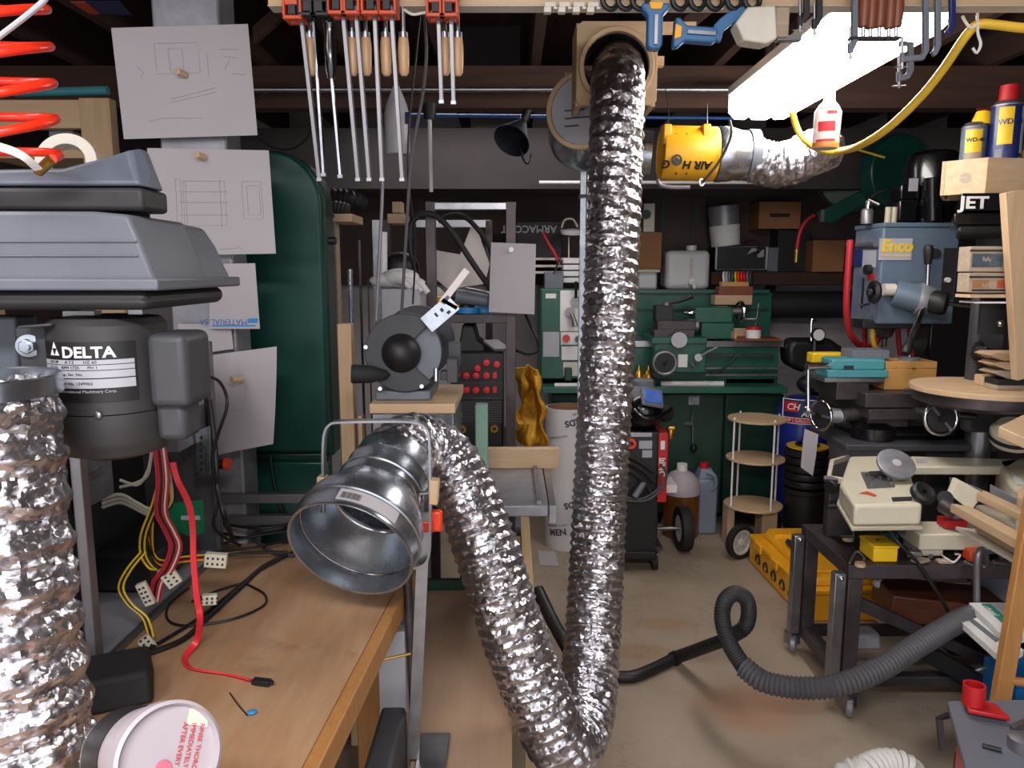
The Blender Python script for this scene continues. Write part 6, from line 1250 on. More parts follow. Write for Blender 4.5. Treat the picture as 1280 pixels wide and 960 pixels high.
# ================================================================ mill drill
def mill():
    PYX = 345
    Y = 3.35; t = thing('milling_machine', 'blue-grey mill drill with a yellow lettered nameplate and black crank handles', 'milling machine', (W(1140, PYX, Y).x, 3.5, 0))
    # head: near face and a control flank turned to the viewer's left
    zt, zb = W(0, 284, Y).z, W(0, 405, Y).z; xa, xb, xc = W(1100, PYX, Y).x, W(1100, PYX, Y).x, W(1196, PYX, Y).x
    mb = MB('enco_blue'); mb.prism([V((xb, Y, zb)), V((xc, Y, zb)), V((xc, Y+.27, zb)), V((xa, Y+.27, zb))], (0, 0, zt-zb)); h = mb.build('head_casting', t, .008)
    mb = MB('enco_blue'); mb.prism([V((xb+.002, Y-.004, zt)), V((xc+.004, Y-.004, zt)), V((xc+.004, Y+.275, zt)), V((xa-.004, Y+.275, zt))], (0, 0, .02)); mb.build('belt_cover_base', h, .004)
    mb = MB('panel_blue'); a, b = V((xa, Y+.27, 0)), V((xb, Y, 0)); n = V((-1, 0, 0))
    def onp(u, z): return a+(b-a)*u+V((0, 0, z))
    zz = lambda y: W(0, y, Y).z
    mb.prism([onp(.08, zz(402)), onp(.95, zz(402)), onp(.95, zz(292)), onp(.08, zz(292))], n*.004); k = mb.build('control_panel', h, label='scuffed blue control panel')
    MB('label_grey').prism([onp(.4, zz(334)), onp(.85, zz(334)), onp(.85, zz(312)), onp(.4, zz(312))], n*.007).build('panel_label', k); MB('navy').prism([onp(.08, zz(332)), onp(.36, zz(332)), onp(.36, zz(310)), onp(.08, zz(310))], n*.012).build('switch', k)
    MB('red').prism([onp(.62, zz(350)), onp(.85, zz(350)), onp(.85, zz(342)), onp(.62, zz(342))], n*.007).build('red_mark', k); MB('black').prism([onp(.45, zz(388)), onp(.5, zz(388)), onp(.5, zz(348)), onp(.45, zz(348))], n*.008).build('depth_slot', k)
    MB('black').cyl(onp(.7, zz(337)), onp(.7, zz(337))+n*.03, .022, n=20).build('rocker', k); MB('white').lathe([(0, 0), (.02, .004), (.018, .02), (0, .024)], onp(-.1, zz(302)), n, 24).build('knob', k)
    MB('alu').cyl(onp(.1, zz(305)), onp(.9, zz(305))+n*.015, .012, n=12).build('rod', k)
    MB('label_grey').px(1100, 298, 1139, 325, Y-.003, .004).build('nameplate', h); np_ = h.children[-1] if False else [o for o in COL.objects if o.name == 'nameplate.001' or o.name.startswith('nameplate')][-1]
    text('brand_lettering', 'Enco', np_, W(1101.5, 308, Y-.004), 'yellow', .075, sx=.92, shear=.15, bold=.002, ext=.001); 
    text('plate_lettering', 'MILLING AND DRILLING', np_, W(1102.5, 320, Y-.004), 'yellow', .0115, ext=.0005)
    MB('dark').px(1181, 310, 1191, 375, Y-.004, .01).build('quill_slot', h); MB('white').lathe([(0, -.02), (.011, -.018), (.011, 0), (0, 0)], W(1183, 350, Y-.004), (0, 1, 0), 16).build('slot_pointer', h)
    MB('dark').lathe([(0, -.012), (.02, -.01), (.022, 0), (0, 0)], W(1169, 317, Y), (0, 1, 0), 24).build('round_plug', h)
    # quill feed hub with three handles
    hub = W(1125, 372, Y-.06); hx = W(1172, 379, Y-.10); ax = (hx-hub).normalized()
    MB('enco_blue').cyl(W(1118, 366, Y-.02), W(1152, 374, Y-.06), .055, .06, 32).build('hub_housing', h, .004)
    f = MB('cast').lathe([(0, 0), (.068, 0), (.072, .02), (.06, .05), (.055, .06), (0, .06)], W(1146, 373, Y-.06), ax, 36).build('feed_hub', t); MB('black').lathe([(0, 0), (.046, 0), (.05, .015), (.05, .05), (.045, .062), (.028, .066), (0, .064)], W(1163, 377, Y-.1), ax+V((0, -.5, 0)), 36).build('hub_cap', f)
    MB('offwhite').cyl(W(1104, 362, Y-.03), W(1118, 362, Y-.03), .026, n=20).build('graduated_collar', h)
    def handle(a, b, r=.0095): 
        MB('chrome').cyl(a, b, r, n=16).build('handle_bar', f); d = (b-a).normalized(); MB('black').lathe([(0, -.01), (.014, -.008), (.019, .03), (.021, .055), (.016, .07), (0, .074)], b, d, 20).build('handle_grip', f)
    c = W(1158, 375, Y-.09); handle(c, W(1160, 328, Y-.1)); handle(c, W(1230, 386, Y-.06)); handle(c, W(1138, 426, Y-.2), .0125)
    # depth handwheel on the control flank
    w0 = W(1093, 365, Y-.06); MB('black').lathe([(.03, -.01), (.044, -.012), (.05, 0), (.046, .012), (.03, .008), (.03, -.01)], w0, n+V((0, 0, 0)), 32).build('fine_feed_wheel', t); MB('chrome').cyl(w0-n*.02, w0+n*.03, .016, n=18).build('wheel_hub', t); MB('black').tube([w0+V((-.03, -.02, -.05)), w0+V((-.06, -.03, -.055)), w0+V((-.07, -.02, -.05))], .005, 8).build('small_lever', t)
    # motor and gear of the belt cover
    c = W(1156, 283, Y+.14); r = 32*mpp(1156, 230, Y+.1); z1 = W(0, 190, Y+.14).z
    m = MB('black_gloss').lathe([(0, c.z+.0), (r*.95, c.z), (r, c.z+.02), (r, z1-.06), (r*.92, z1-.02), (r*.7, z1), (0, z1+.003)], (c.x+.02, c.y, 0), (0, 0, 1), 48).build('motor', t, label='glossy black motor')
    q = MB('black_gloss'); q.cyl(W(1166, 277, Y+.02), W(1166, 222, Y+.02), .036, n=28); q.build('capacitor', m, .004)
    MB('black_gloss').px(1125, 250, 1146, 276, Y+.02, .12).build('terminal_box', m, .006); MB('black_gloss').px(1127, 230, 1150, 250, Y+.05, .1).build('switch_box', m, .006); MB('label_grey').px(1137, 223, 1147, 239, Y+.045, .004).build('motor_plate', m)
    mb = MB('black')
    for i in range(7): mb.px(1178+i*3, 235, 1179.2+i*3, 282, Y+.03, .05)
    mb.build('cooling_fin', m)
    MB('brass').cyl(W(1112, 284, Y+.02), W(1114, 262, Y+.02), .012, n=12).cyl(W(1118, 284, Y+.04), W(1119, 258, Y+.04), .012, n=12).build('tension_rod', t) if False else None
    for i, x in enumerate((1109, 1116)): MB('cream_dark').cyl(W(x, 284, Y+.04), W(x+2, 259, Y+.04), .014, n=14).build('tension_post', t)
    # spindle and lower head
    s = W(1107, 404, Y+.1); MB('raw_steel').lathe([(0, -.11), (.012, -.11), (.012, -.07), (.03, -.06), (.04, -.03), (.055, -.02), (.055, 0), (0, 0)], s, (0, 0, 1), 28).build('spindle', t); MB('black').px(1079, 400, 1150, 411, Y+.02, .1).build('clamp_bar', t, .004)
    # column and pillar base
    MB('black_gloss').px(1166, 380, 1215, 492, Y+.22, .2).build('column', t, .006); MB('dark').px(1152, 300, 1196, 400, Y+.25, .18).build('column_bracket', t, .004)
    zb0 = .86
    # table, saddle and base casting
    PYX = 500
    MB('black_gloss').prism([W(1005, 537, Y-.25), W(1062, 570, Y-.55), W(1235, 574, Y-.55), W(1235, 520, Y+.3), W(1040, 520, Y+.3)], (0, 0, -.05)).build('chip_tray', t, .004) if False else None
    xl, xr = W(1032, PYX, Y).x, W(1214, PYX, Y).x
    zc = W(0, 556, Y-.28).z
    MB('charcoal').bb((W(1062, PYX, Y-.28).x, Y-.28, zc-.03), (xr, Y+.12, zc)).build('chip_tray', t, .006)
    MB('black_gloss').bb((W(1078, PYX, Y-.2).x, Y-.2, zc+.0005), (xr-.02, Y+.11, W(0, 534, Y-.2).z)).build('base_casting', t, .03, seg=4)
    MB('dark').bb((1.75, Y-.22, 0), (xr, Y+.11, zc-.0305)).build('stand_cabinet', t, .004)
    MB('black_gloss').lathe([(.0, 0), (.09, 0), (.09, .05), (.05, .07), (0, .07)], V((W(1092, PYX, Y-.2).x+.03, Y-.15, zc+.001)), (0, 0, 1), 28).build('base_boss', t)
    MB('raw_steel').bb((W(1062, PYX, Y).x, Y-.18, W(0, 545, Y-.18).z), (W(1112, PYX, Y).x, Y+.3, W(0, 492, Y-.18).z)).build('saddle', t, .01)
    tb = MB('raw_steel').bb((W(1082, PYX, Y-.22).x, Y-.22, W(0, 510, Y-.22).z), (W(1163, PYX, Y-.22).x, Y+.4, W(0, 492, Y-.22).z)).build('table', t, .003)
    MB('raw_steel').bb((W(1086, PYX, Y-.22).x, Y-.235, W(0, 524, Y-.22).z), (W(1152, PYX, Y-.22).x, Y+.3, W(0, 511, Y-.22).z)).build('table_slide', t, .003)
    # hand wheels
    def wheel(px, py, Yw, ax, rpx, nm, spin):
        c = W(px, py, Yw); r = rpx*mpp(px, py, Yw); ax = V(ax).normalized(); w = MB('chrome').torus(c, ax, r, r*.13, 40, 10).build(nm, t)
        u = V((0, 0, 1))-ax*ax.z; u.normalize(); v = ax.cross(u); d = u*cos(R(spin))+v*sin(R(spin))
        MB('alu').tube([c-d*r*.95, c+d*r*.95], 1, sm=0, flat=(.011, .005), ref=ax).build('wheel_spoke', w); MB('dark').lathe([(0, -.01), (r*.86, -.006), (r*.86, .004), (0, .012)], c, ax, 32).build('wheel_web', w); MB('black').cyl(c-ax*.02, c+ax*.02, .016, n=16).build('wheel_hub', w)
        return c, r, ax, d, w
    c, r, ax, d, w = wheel(1176, 523, Y-.4, (0, -1, .1), 20, 'handwheel', 40); MB('black').lathe([(0, 0), (.010, 0), (.014, .02), (.015, .05), (.01, .062), (0, .064)], c+V((.06, -.02, .015)), (1, -.3, -.05), 16).build('wheel_grip', w)
    MB('steel').cyl(c, c+V((0, .2, 0)), .014).build('lead_screw', t)
    c, r, ax, d, w = wheel(1026, 519, Y-.1, (-1, -.35, 0), 18, 'handwheel', 90); MB('cast').cyl(c+V((.03, 0, 0)), W(1056, 520, Y-.12), .034, .03, 24).build('dial_collar', t); MB('raw_steel').cyl(W(1050, 520, Y-.12), W(1082, 516, Y-.1), .03, n=20).build('screw_bracket', t)
    MB('chrome').cyl(W(1008, 458, Y-.16), W(1029, 457, Y-.15), .016, n=18).build('crank_arm', t) 
    MB('chrome').cyl(W(1010, 458, Y-.16), W(1010, 508, Y-.16), .008, .011, 14).build('crank_handle', t); MB('chrome').ball(W(1010, 512, Y-.16), .02).build('crank_ball', t)
    # vise on the table
    zt = W(0, 492, Y-.22).z
    v = thing('milling_vise', 'teal milling vise with a long crank on the mill table', 'vise', (W(1068, PYX, Y).x, Y-.05, W(0, 470, Y-.12).z)); MB('teal').bb((W(1033, PYX, Y-.14).x, Y-.14, W(0, 472, Y-.14).z), (W(1108, PYX, Y-.14).x, Y+.0, W(0, 463, Y-.14).z)).build('vise_base', v, .003); MB('teal').bb((W(1037, PYX, Y-.13).x, Y-.13, W(0, 463, Y-.13).z), (W(1104, PYX, Y-.13).x, Y-.01, W(0, 449, Y-.13).z)).build('vise_body', v, .008); MB('lead_grey').bb((W(1062, PYX, Y-.1).x, Y-.1, W(0, 449, Y-.1).z), (W(1108, PYX, Y-.1).x, Y+.02, W(0, 438, Y-.1).z)).build('jaw', v, .003); MB('chrome').cyl(W(1020, 459, Y-.1), W(1038, 457, Y-.1), .014, n=16).build('screw_end', v); MB('dark').bb((W(1052, PYX, Y-.13).x, Y-.133, W(0, 463, Y-.13).z+.005), (W(1064, PYX, Y-.13).x, Y-.12, W(0, 457, Y-.13).z)).build('slot', v)
    MB('yellow').bb((W(1018, PYX, Y).x, Y+.05, W(0, 456, Y).z), (W(1060, PYX, Y).x, Y+.12, W(0, 443, Y).z)).one('yellow_packet', 'yellow and flat packet tucked behind the teal vise', 'packet', bevel=.005)
    MB('steel').bb((W(1034, PYX, Y-.18).x, Y-.14, W(0, 478, Y-.14).z), (W(1104, PYX, Y-.14).x, Y+.1, W(0, 472.5, Y-.14).z)).build('vise_plate', t, .002)
    MB('raw_steel').bb((W(1040, PYX, Y-.1).x, Y-.14, W(0, 500, Y-.14).z), (W(1080, PYX, Y-.1).x, Y+.1, W(0, 478.5, Y-.14).z)).build('vise_riser', t, .004)
    # wooden box with a round stone on it
    b0 = V((W(1104, PYX, Y-.12).x, Y-.12, zt+.001)); b1 = V((W(1168, PYX, Y-.12).x, Y+.02, W(0, 452, Y-.12).z)); bx = thing('wooden_box', 'small honey coloured wooden box standing on the mill table', 'box', V(((b0.x+b1.x)/2, Y-.05, b0.z))); zl = b1.z-.03
    MB('box_wood').bb(b0, (b1.x, b1.y, zl)).build('box_body', bx, .002); MB('box_wood').bb((b0.x, b0.y, zl+.0008), b1).build('lid', bx, .002); MB('brass').cyl(V(((b0.x+b1.x)/2+.01, b0.y, zl)), V(((b0.x+b1.x)/2+.01, b0.y-.004, zl)), .006, n=12).build('catch', bx)
    q = V((W(1131, PYX, Y-.05).x, Y-.06, b1.z+.001)); MB('lead_grey').lathe([(0, 0), (.044, 0), (.044, .01), (0, .01)], q, (0, 0, 1), 32).use('offwhite').cyl(q+V((0, 0, .01)), q+V((0, 0, .055)), .003, n=8).one('mounted_stone', 'grey round disc with a pale pin lying on the honey wooden box', 'disc')
    v = thing('machinist_vise', 'small pale green machinist vise on the mill table beside the wooden box', 'vise', (W(1160, PYX, Y-.18).x, Y-.16, zt)); MB('pale_green').bb((W(1147, PYX, Y-.2).x, Y-.2, zt+.001), (W(1178, PYX, Y-.2).x, Y-.125, zt+.02)).build('vise_base', v, .003); MB('pale_green').bb((W(1152, PYX, Y-.2).x, Y-.19, zt+.02), (W(1160, PYX, Y-.2).x, Y-.13, zt+.05)).build('jaw', v, .003); MB('pale_green').bb((W(1165, PYX, Y-.2).x, Y-.19, zt+.02), (W(1176, PYX, Y-.2).x, Y-.13, zt+.05)).build('jaw', v, .003); MB('steel').cyl(W(1130, 488, Y-.16), W(1150, 488, Y-.16), .008, n=10).build('screw', v)
    # oil gun on top of the head
    o = thing('oil_can', 'small silver spray cup gun standing on the mill drill head', 'oil can', W(1083, 283, Y+.12)+V((0, 0, .003))); p = W(1083, 283, Y+.12); p.z = zt+.0 if False else zz(284)+.0215; MB('alu').lathe([(0, 0), (.026, 0), (.026, .055), (.02, .065), (0, .068)], p, (0, 0, 1), 28).build('cup', o); MB('chrome').cyl(p+V((0, 0, .066)), p+V((.003, 0, .10)), .014, n=16).build('neck', o); MB('chrome').cyl(p+V((.0, 0, .108)), p+V((.045, -.01, .085)), .011, n=14).build('grip', o); MB('wire_black').tube([p+V((.0, 0, .105)), p+V((.04, 0, .135)), p+V((.08, .0, .145))], .005, 8).build('hose', o)
    MB('hose_red').tube([W(1063, 300, Y-.02), W(1060, 340, Y-.02), W(1058, 385, Y), W(1062, 415, Y+.05), W(1076, 432, Y+.15), W(1092, 432, Y+.2), W(1100, 418, Y+.2)], .014, 12, sm=6).one('red_hose_hanging', 'long red air hose drooping along the edge of the mill head', 'hose')
    MB('cord_yellow').tube([W(1090, 400, Y+.12), W(1091, 425, Y+.12), W(1097, 440, Y+.15)], .012, 10).one('yellow_hose_hanging', 'short yellow hose behind the mill spindle', 'hose')
    for i, x in enumerate((1080, 1122, 1137)): MB('hose_red').tube([W(x, 398, Y+.3), W(x+1, 425, Y+.3), W(x+4, 445, Y+.3)], .012, 10).one('red_hose_hanging', ('red hose hanging behind the mill head near its control panel', 'red hose hanging directly behind the mill spindle', 'red hose hanging nearest the mill column')[i], 'hose')
    MB('leather').prism([W(1098, 440, Y+.38), W(1132, 412, Y+.38), W(1166, 392, Y+.38), W(1166, 455, Y+.38), W(1110, 456, Y+.38)], (0, .03, 0)).one('tan_panel_hanging', 'olive tan panel behind the mill spindle and handle', 'panel') if False else None
mill()
# ---------------------------------------------------------------- green machine in the gloom and wall stuff
def green_back():
    PYX = 250
    Y = 4.3; t = thing('wall_mounted_saw_hanging', 'very dark green machine guard with two round housings hung behind the mill motor', 'machine', W(1090, 280, Y))
    MB('machine_green').lathe([(0, 0), (.22, 0), (.225, .02), (.225, .12), (0, .12)], W(1075, 215, Y+.1), (.25, 1, 0), 48).build('round_housing', t, .006); MB('dark_green').lathe([(0, 0), (.2, 0), (.205, .02), (.2, .1), (0, .1)], W(1128, 215, Y-.05), (-.3, 1, 0), 48).build('second_housing', t, .006)
    mb = MB('dark_green'); mb.prism([W(1025, 265, Y), W(1028, 278, Y), W(1040, 279, Y), W(1112, 236, Y), W(1112, 222, Y)], (0, .05, 0)); mb.build('brace_arm', t, .003); MB('alu').px(1027, 262, 1030, 277, Y-.01, .015).build('bolt_plate', t)
    MB('cord_yellow').tube([W(1045, 180, 4.2), W(1075, 188, 4.2), W(1106, 197, 4.2)], .006, 8).one('thin_rope_hanging', 'thin tan cord stretched behind the hanging spray bottle', 'cord')
    a, b = W(985, 336, 4.9), W(1030, 326, 4.9)
green_back()
# ---------------------------------------------------------------- drill press at the right edge
def jet():
    PYX = 275
    Y = 2.75; t = thing('floor_drill_press', 'black floor drill press lettered JET with a round table under a plywood disc', 'drill press', (W(1240, PYX, 2.95).x, 3.0, 0))
    xl = W(1196, PYX, Y).x; zt, zb = W(0, 241, Y).z, W(0, 299, Y).z
    def plan(x0, x1, za, zb_, m, nm, par, bev):
        P = [V((W(x0, PYX, Y).x, Y, za)), V((2.25, Y-.02, za)), V((2.25, Y+.4, za)), V((W(x1, PYX, Y+.4).x, Y+.4, za))]; return MB(m).prism(P, (0, 0, zb_-za)).build(nm, par, bev)
    h = plan(1199, 1193, W(0, 264, Y).z, zt, 'black_gloss', 'pulley_cover', t, .008)
    plan(1192, 1188, W(0, 281, Y).z, W(0, 266, Y).z, 'black_gloss', 'cover_rim', h, .006)
    plan(1198, 1196, W(0, 294, Y).z, W(0, 281.5, Y).z, 'black', 'lower_pan', h, .012)
    text('brand_lettering', 'JET', h, W(1200, 254, Y-.004), 'white', .058, u=(2.25-W(1199, PYX, Y).x, -.021, 0), sx=1.25, bold=.0016, ext=.001)
    PYX = 400; MB('charcoal').bb((W(1220, PYX, 3.0).x, 3.0, .9), (W(1262, PYX, 3.0).x, 3.06, W(0, 292, 3.0).z)).build('head_pillar', t, .02, label='dark slate column')
    MB('steel').cyl((W(1236, PYX, 3.1).x, 3.1, 0), (W(1236, PYX, 3.1).x, 3.1, .9), .05, n=28).build('column', t); MB('black').bb((W(1236, PYX, 3.1).x-.16, 2.9, 0), (W(1236, PYX, 3.1).x+.16, 3.3, .04)).build('base', t, .01)
    MB('raw_steel').lathe([(0, 0), (.035, 0), (.04, .012), (.022, .02), (.022, .05), (0, .05)], W(1219, 438, 3.0), (.45, -1, -.1), 28).build('shaft_boss', t); MB('raw_steel').cyl(W(1222, 438, 2.98), W(1234, 444, 2.9), .018, n=16).build('shaft', t); MB('black').cyl(W(1234, 444, 2.9), W(1250, 452, 2.82), .016, .024, 16).build('shaft_grip', t)
    PYX = 470     # round table with a plywood disc
    Yt = 2.72; c = W(1258, 492, Yt); r = 86*mpp(1258, 492, Yt); MB('raw_steel').lathe([(0, -.07), (r*.72, -.07), (r*.95, -.05), (r*.95, -.013), (0, -.013)], c+V((0, .14, 0)), (0, 0, 1), 56).build('round_table', t)
    zc = c.z; pd = MB('pine').lathe([(0, -.0125), (r, -.0125), (r, .008), (0, .008)], c+V((0, .14, 0)), (0, 0, 1), 72).one('plywood_disc', 'large round plywood disc lying on the drill press table', 'disc', bevel=.002)
    ztop = zc+.008
    q = W(1240, 474, Yt+.1); MB('pine').bb((W(1230, PYX, Yt+.12).x, Yt+.12, ztop+.001), (W(1272, PYX, Yt+.12).x+.05, Yt+.18, ztop+.04)).one('wood_block', 'pale square wood block standing on the plywood disc', 'wood block', bevel=.002)
    MB('black').bb((W(1248, PYX, Yt+.02).x, Yt+.02, ztop+.019), (W(1300, PYX, Yt).x, Yt+.1, ztop+.04)).use('wear_wood').bb((W(1248, PYX, Yt+.02).x, Yt+.02, ztop+.001), (W(1300, PYX, Yt).x, Yt+.1, ztop+.0185)).one('black_topped_block', 'black topped wood block lying at the front of the plywood disc', 'wood block', bevel=.002)
    zz_ = ztop+.041
    for i, (x0, y0, x1, y1, dz, m, lb) in enumerate(((1240, 452, 1300, 462, .0, 'wear_wood', 'lowest chamfered wood offcut of the pile on the plywood disc'), (1240, 432, 1300, 446, .032, 'pine', 'middle chamfered wood offcut of the pile on the plywood disc'), (1236, 414, 1300, 428, .066, 'pine', 'topmost long chamfered wood offcut of the pile on the plywood disc'))):
        a = W(x0, y0, Yt+.05); z0 = zz_+dz; b = V((2.15, Yt+.05, 0)); h_ = .03; MB(m).prism([V((a.x, Yt+.03, z0+.022)), V((a.x+.05, Yt+.03, z0+.0008)), V((b.x, Yt+.03, z0+.0008)), V((b.x, Yt+.03, z0+h_)), V((a.x+.02, Yt+.03, z0+h_))], (0, .10, 0)).one('wood_offcut', lb, 'wood offcut', 'loose wood offcuts on the plywood disc', bevel=.002)
    PYX = 560     # red tool chest behind
    Yr = 2.95; MB('red').px(1205, 515, 1250, 602, Yr, .03).build('red_side', t) if False else None
    k = thing('red_cabinet', 'red steel tool cabinet standing under the round drill table', 'cabinet', (W(1230, PYX, 3.5).x, 3.54, 0)); a, b = W(1207, 0, 3.5), W(1248, 0, 3.5); ztc = W(0, 520, 3.5).z; MB('red').bb((a.x, 3.5, 0), (b.x+.15, 3.59, ztc)).build('cabinet', k, .004)
    MB('dark').px(1210, 552, 1240, 560, 3.495, .006).build('shelf_edge', k); MB('label_grey').px(1216, 566, 1222, 602, 3.495, .006).build('handle_strip', k); MB('black').px(1229, 562, 1235, 600, 3.495, .006).build('dark_slot', k)
jet()
def cigar():
    PYX = 345
    Y = 2.62; zb = W(0, 368, Y).z
    # tall board at the frame edge carrying little boxes on a shelf
    s = thing('box_shelf_hanging', 'pale upright board with small shelves holding two printed wooden boxes', 'shelf', (W(1268, PYX, Y).x, Y+.1, W(0, 480, Y).z)); a, b = W(1257, 240, Y-.05), W(1278, 480, Y-.05)
    mb = MB('pine_z'); mb.prism([W(1257, 241, Y-.05), W(1270, 238, Y-.05), W(1284, 238, Y-.05), W(1294, 470, Y-.05), W(1272, 476, Y-.05)], (0, .035, 0)); mb.build('upright_board', s, .002)
    MB('pine').bb((W(1212, PYX, Y).x, Y-.014, W(0, 372, Y).z), (W(1300, PYX, Y).x, Y+.075, W(0, 368, Y).z)).build('shelf_board', s); MB('white').bb((W(1218, PYX, Y).x, Y-.014, W(0, 379, Y).z), (W(1300, PYX, Y).x, Y+.075, W(0, 377, Y).z)).build('shelf_board', s); MB('dark').bb((W(1244, PYX, Y).x, Y+.06, W(0, 420, Y).z), (W(1300, PYX, Y).x, Y+.074, W(0, 368, Y).z)).build('back_board', s)
    def box(y0, y1, lb, cols, xo, txt):
        a, b = W(1211+xo, y1, Y), W(1264+xo, y0, Y); t = thing('cigar_box', lb, 'box', V(((a.x+b.x)/2, Y+.08, a.z))); MB('wear_wood').bb((a.x, Y, a.z+.0008), (b.x, Y+.07, b.z)).build('box_body', t, .002)
        MB('dark').px(1213+xo, y0+4, 1262+xo, y0+6.5, Y-.001, .0015).build('dark_band', t)
        for (x0, x1, m, nm) in cols: MB(m).px(x0+xo, y0+9, x1+xo, y1-6, Y-.001, .0015).build(nm, t)
        if txt: MB('dark').px(1216+xo, y1-4.5, 1262+xo, y1-2, Y-.001, .0015).build('dark_band', t)
        mb = MB('wear_wood')
        for i in range(4): mb.px(1229+xo+i*2.6, y0+13+(i % 2)*2, 1230.6+xo+i*2.6, y0+18+(i % 2), Y-.0016, .001)
        mb.build('faded_lettering', t)
    box(341, 366, 'wooden box printed in orange, lower of two stacked small boxes', ((1217, 1236, 'orange_box', 'orange_print'), (1248, 1261, 'print_rust', 'red_print')), -1, 1); box(308, 340, 'wooden box printed in blue, upper of two stacked small boxes', ((1216, 1253, 'print_slate', 'blue_print'),), 0, 0)
    MB('chrome').ball(W(1250, 404, Y+.05), .014).one('chrome_knob_hanging', 'small chrome knob on the dark backing beneath the boxes', 'knob')
cigar()
def spray_box():
    PYX = 200
    Y = 2.5; z0 = W(0, 246, Y).z; zt = W(0, 197, Y).z
    xk = W(1214, PYX, Y).x; t = thing('wooden_can_box', 'pale wooden box holding spray cans on top of the JET drill press', 'box', (xk+.15, Y+.15, z0))
    # corner towards the viewer, two faces
    P = [V((xk, Y+.26, 0)) , V((W(1183, PYX, Y+.22).x, Y+.42, 0))]
    a = V((W(1235, PYX, Y+.26).x, Y+.26, 0)); l = V((W(1183, PYX, Y+.36).x, Y+.36, 0)); r_ = V((W(1330, PYX, Y+.30).x, Y+.31, 0))
    z0 = W(0, 247, Y+.25).z; z0 = max(z0, W(0, 241, 2.75).z+.001); zt = W(0, 196, Y+.25).z
    th = .012
    def board(p, q, nm):
        d = (q-p).normalized(); n = V((-d.y, d.x, 0)); n = n if n.y > 0 else -n
        MB('pine').prism([p+V((0, 0, z0)), q+V((0, 0, z0)), q+n*th+V((0, 0, z0)), p+n*th+V((0, 0, z0))], (0, 0, zt-z0)).build(nm, t, .001); return d, n
    d, n = board(l, a, 'side_board'); d2, n2 = board(a, r_, 'front_board')
    MB('wear_wood').lathe([(0, 0), (.019, 0), (.019, .0008), (0, .0008)], (l+a)/2+V((0, 0, (z0+zt)/2-.005))-n*.001, n, 24).build('round_knot', t)
    off = V((l.x/l.y*.2+.012, .2, 0)); board(r_, r_+off, 'far_side_board'); board(l+off, r_+off, 'rear_board'); board(l, l+off, 'end_board'); MB('pine').prism([p+V((0, 0, z0)) for p in (a+n2*.02+d2*.02, r_-d2*.02, r_+off, l+off, l+d2*.02)], (0, 0, .006)).build('bottom_board', t)
    def can(px, r, y0, lb, body, dome, cap, capm, straw, texts, k):
        Yc = Y+(.42 if k != 1 else .37); c = V((W(px, PYX, Yc).x, Yc, z0+.0065)); zt_ = W(0, y0, Yc).z; H = zt_-c.z; g = thing('spray_can', lb, 'spray can', c, 'spray cans in the wooden box')
        MB(body).lathe([(0, 0), (r, 0), (r, H), (0, H)], c, (0, 0, 1), 36).build('can_body', g); MB('alu').lathe([(r+.001, H-.002), (r+.0015, H+.003), (r*.95, H+.006), (r*.7, H+.018), (0, H+.02)], c, (0, 0, 1), 36).build('can_top', g)
        if capm == 'dome': MB(cap).lathe([(0, H+.012), (r*.8, H+.012), (r*.78, H+.03), (r*.6, H+.058), (0, H+.066)], c, (.1, 0, 1), 28).build('spray_head', g); MB('red').tube([c+V((0, 0, H+.068)), c+V((r*1.1, -.004, H+.066))], .0018, 6, sm=0).build('straw', g)
        else: MB(cap).lathe([(0, H+.015), (r*.62, H+.015), (r*.57, H+.072), (0, H+.072)], c, (0, 0, 1), 28).build('spray_cap', g)
        def patch(a0, a1, h0, h1, m, nm, dr=.0006):
            mb = MB(m); vs = []; fs = []; nn = 10
            for i in range(nn+1):
                an = R(a0+(a1-a0)*i/nn)
                for q in (r+dr, r+dr+.0004):
                    for h in (h0, h1): vs.append(c+V((sin(an)*q, -cos(an)*q, h)))
            for i in range(nn):
                q = i*4
                for f in ((0, 1, 5, 4), (2, 6, 7, 3), (0, 4, 6, 2), (1, 3, 7, 5)): fs.append(tuple(q+j for j in f))
            fs += [(0, 2, 3, 1), (nn*4, nn*4+1, nn*4+3, nn*4+2)]; return mb.add(vs, fs).build(nm, g)
        for (a0, a1, h0, h1, m, nm, dr) in texts['p']: patch(a0, a1, H*h0, H*h1, m, nm, dr)
        for (s_, an, h, sz, m) in texts['t']:
            o = text('can_lettering', s_, g, (0, 0, 0), m, sz, ext=.0002, bold=.0006)
            for v in o.data.vertices:
                q = v.co+ORG[o.name]; a2 = R(an)+q.x/r; rr = r+.0022-q.y; v.co = c+V((sin(a2)*rr, -cos(a2)*rr, H*h+q.z))-ORG[o.name]
    can(1215, .043, 160, 'small can with yellow dome nozzle and grey-blue side in the wooden box', 'enco_blue', 'alu', 'yellow', 'dome', 1, {'p': [(-70, 10, .03, .97, 'wear_wood', 'label', .0004), (-66, 5, .62, .95, 'yellow', 'yellow_shield', .001), (-70, 10, .38, .44, 'dark', 'label_band', .001), (-70, 10, .18, .36, 'yellow', 'label_block', .001)], 't': [('WD-40', -62, .8, .0195, 'black')]}, 0)
    can(1254, .053, 133, 'taller navy can with a red cap in the wooden box', 'navy', 'alu', 'red', 'cap', 0, {'p': [(-60, -8, .55, .97, 'yellow', 'yellow_shield', .0006), (-65, -38, .15, .5, 'panel_blue', 'label_flash', .0006), (26, 60, .45, .97, 'label_grey', 'text_block', .0006), (24, 56, .1, .4, 'offwhite', 'text_block', .001), (-28, -6, .04, .16, 'red', 'red_stripe', .001)], 't': [('WD-40', -60, .8, .026, 'navy'), ('NEW', -50, .3, .026, 'white')]}, 1)
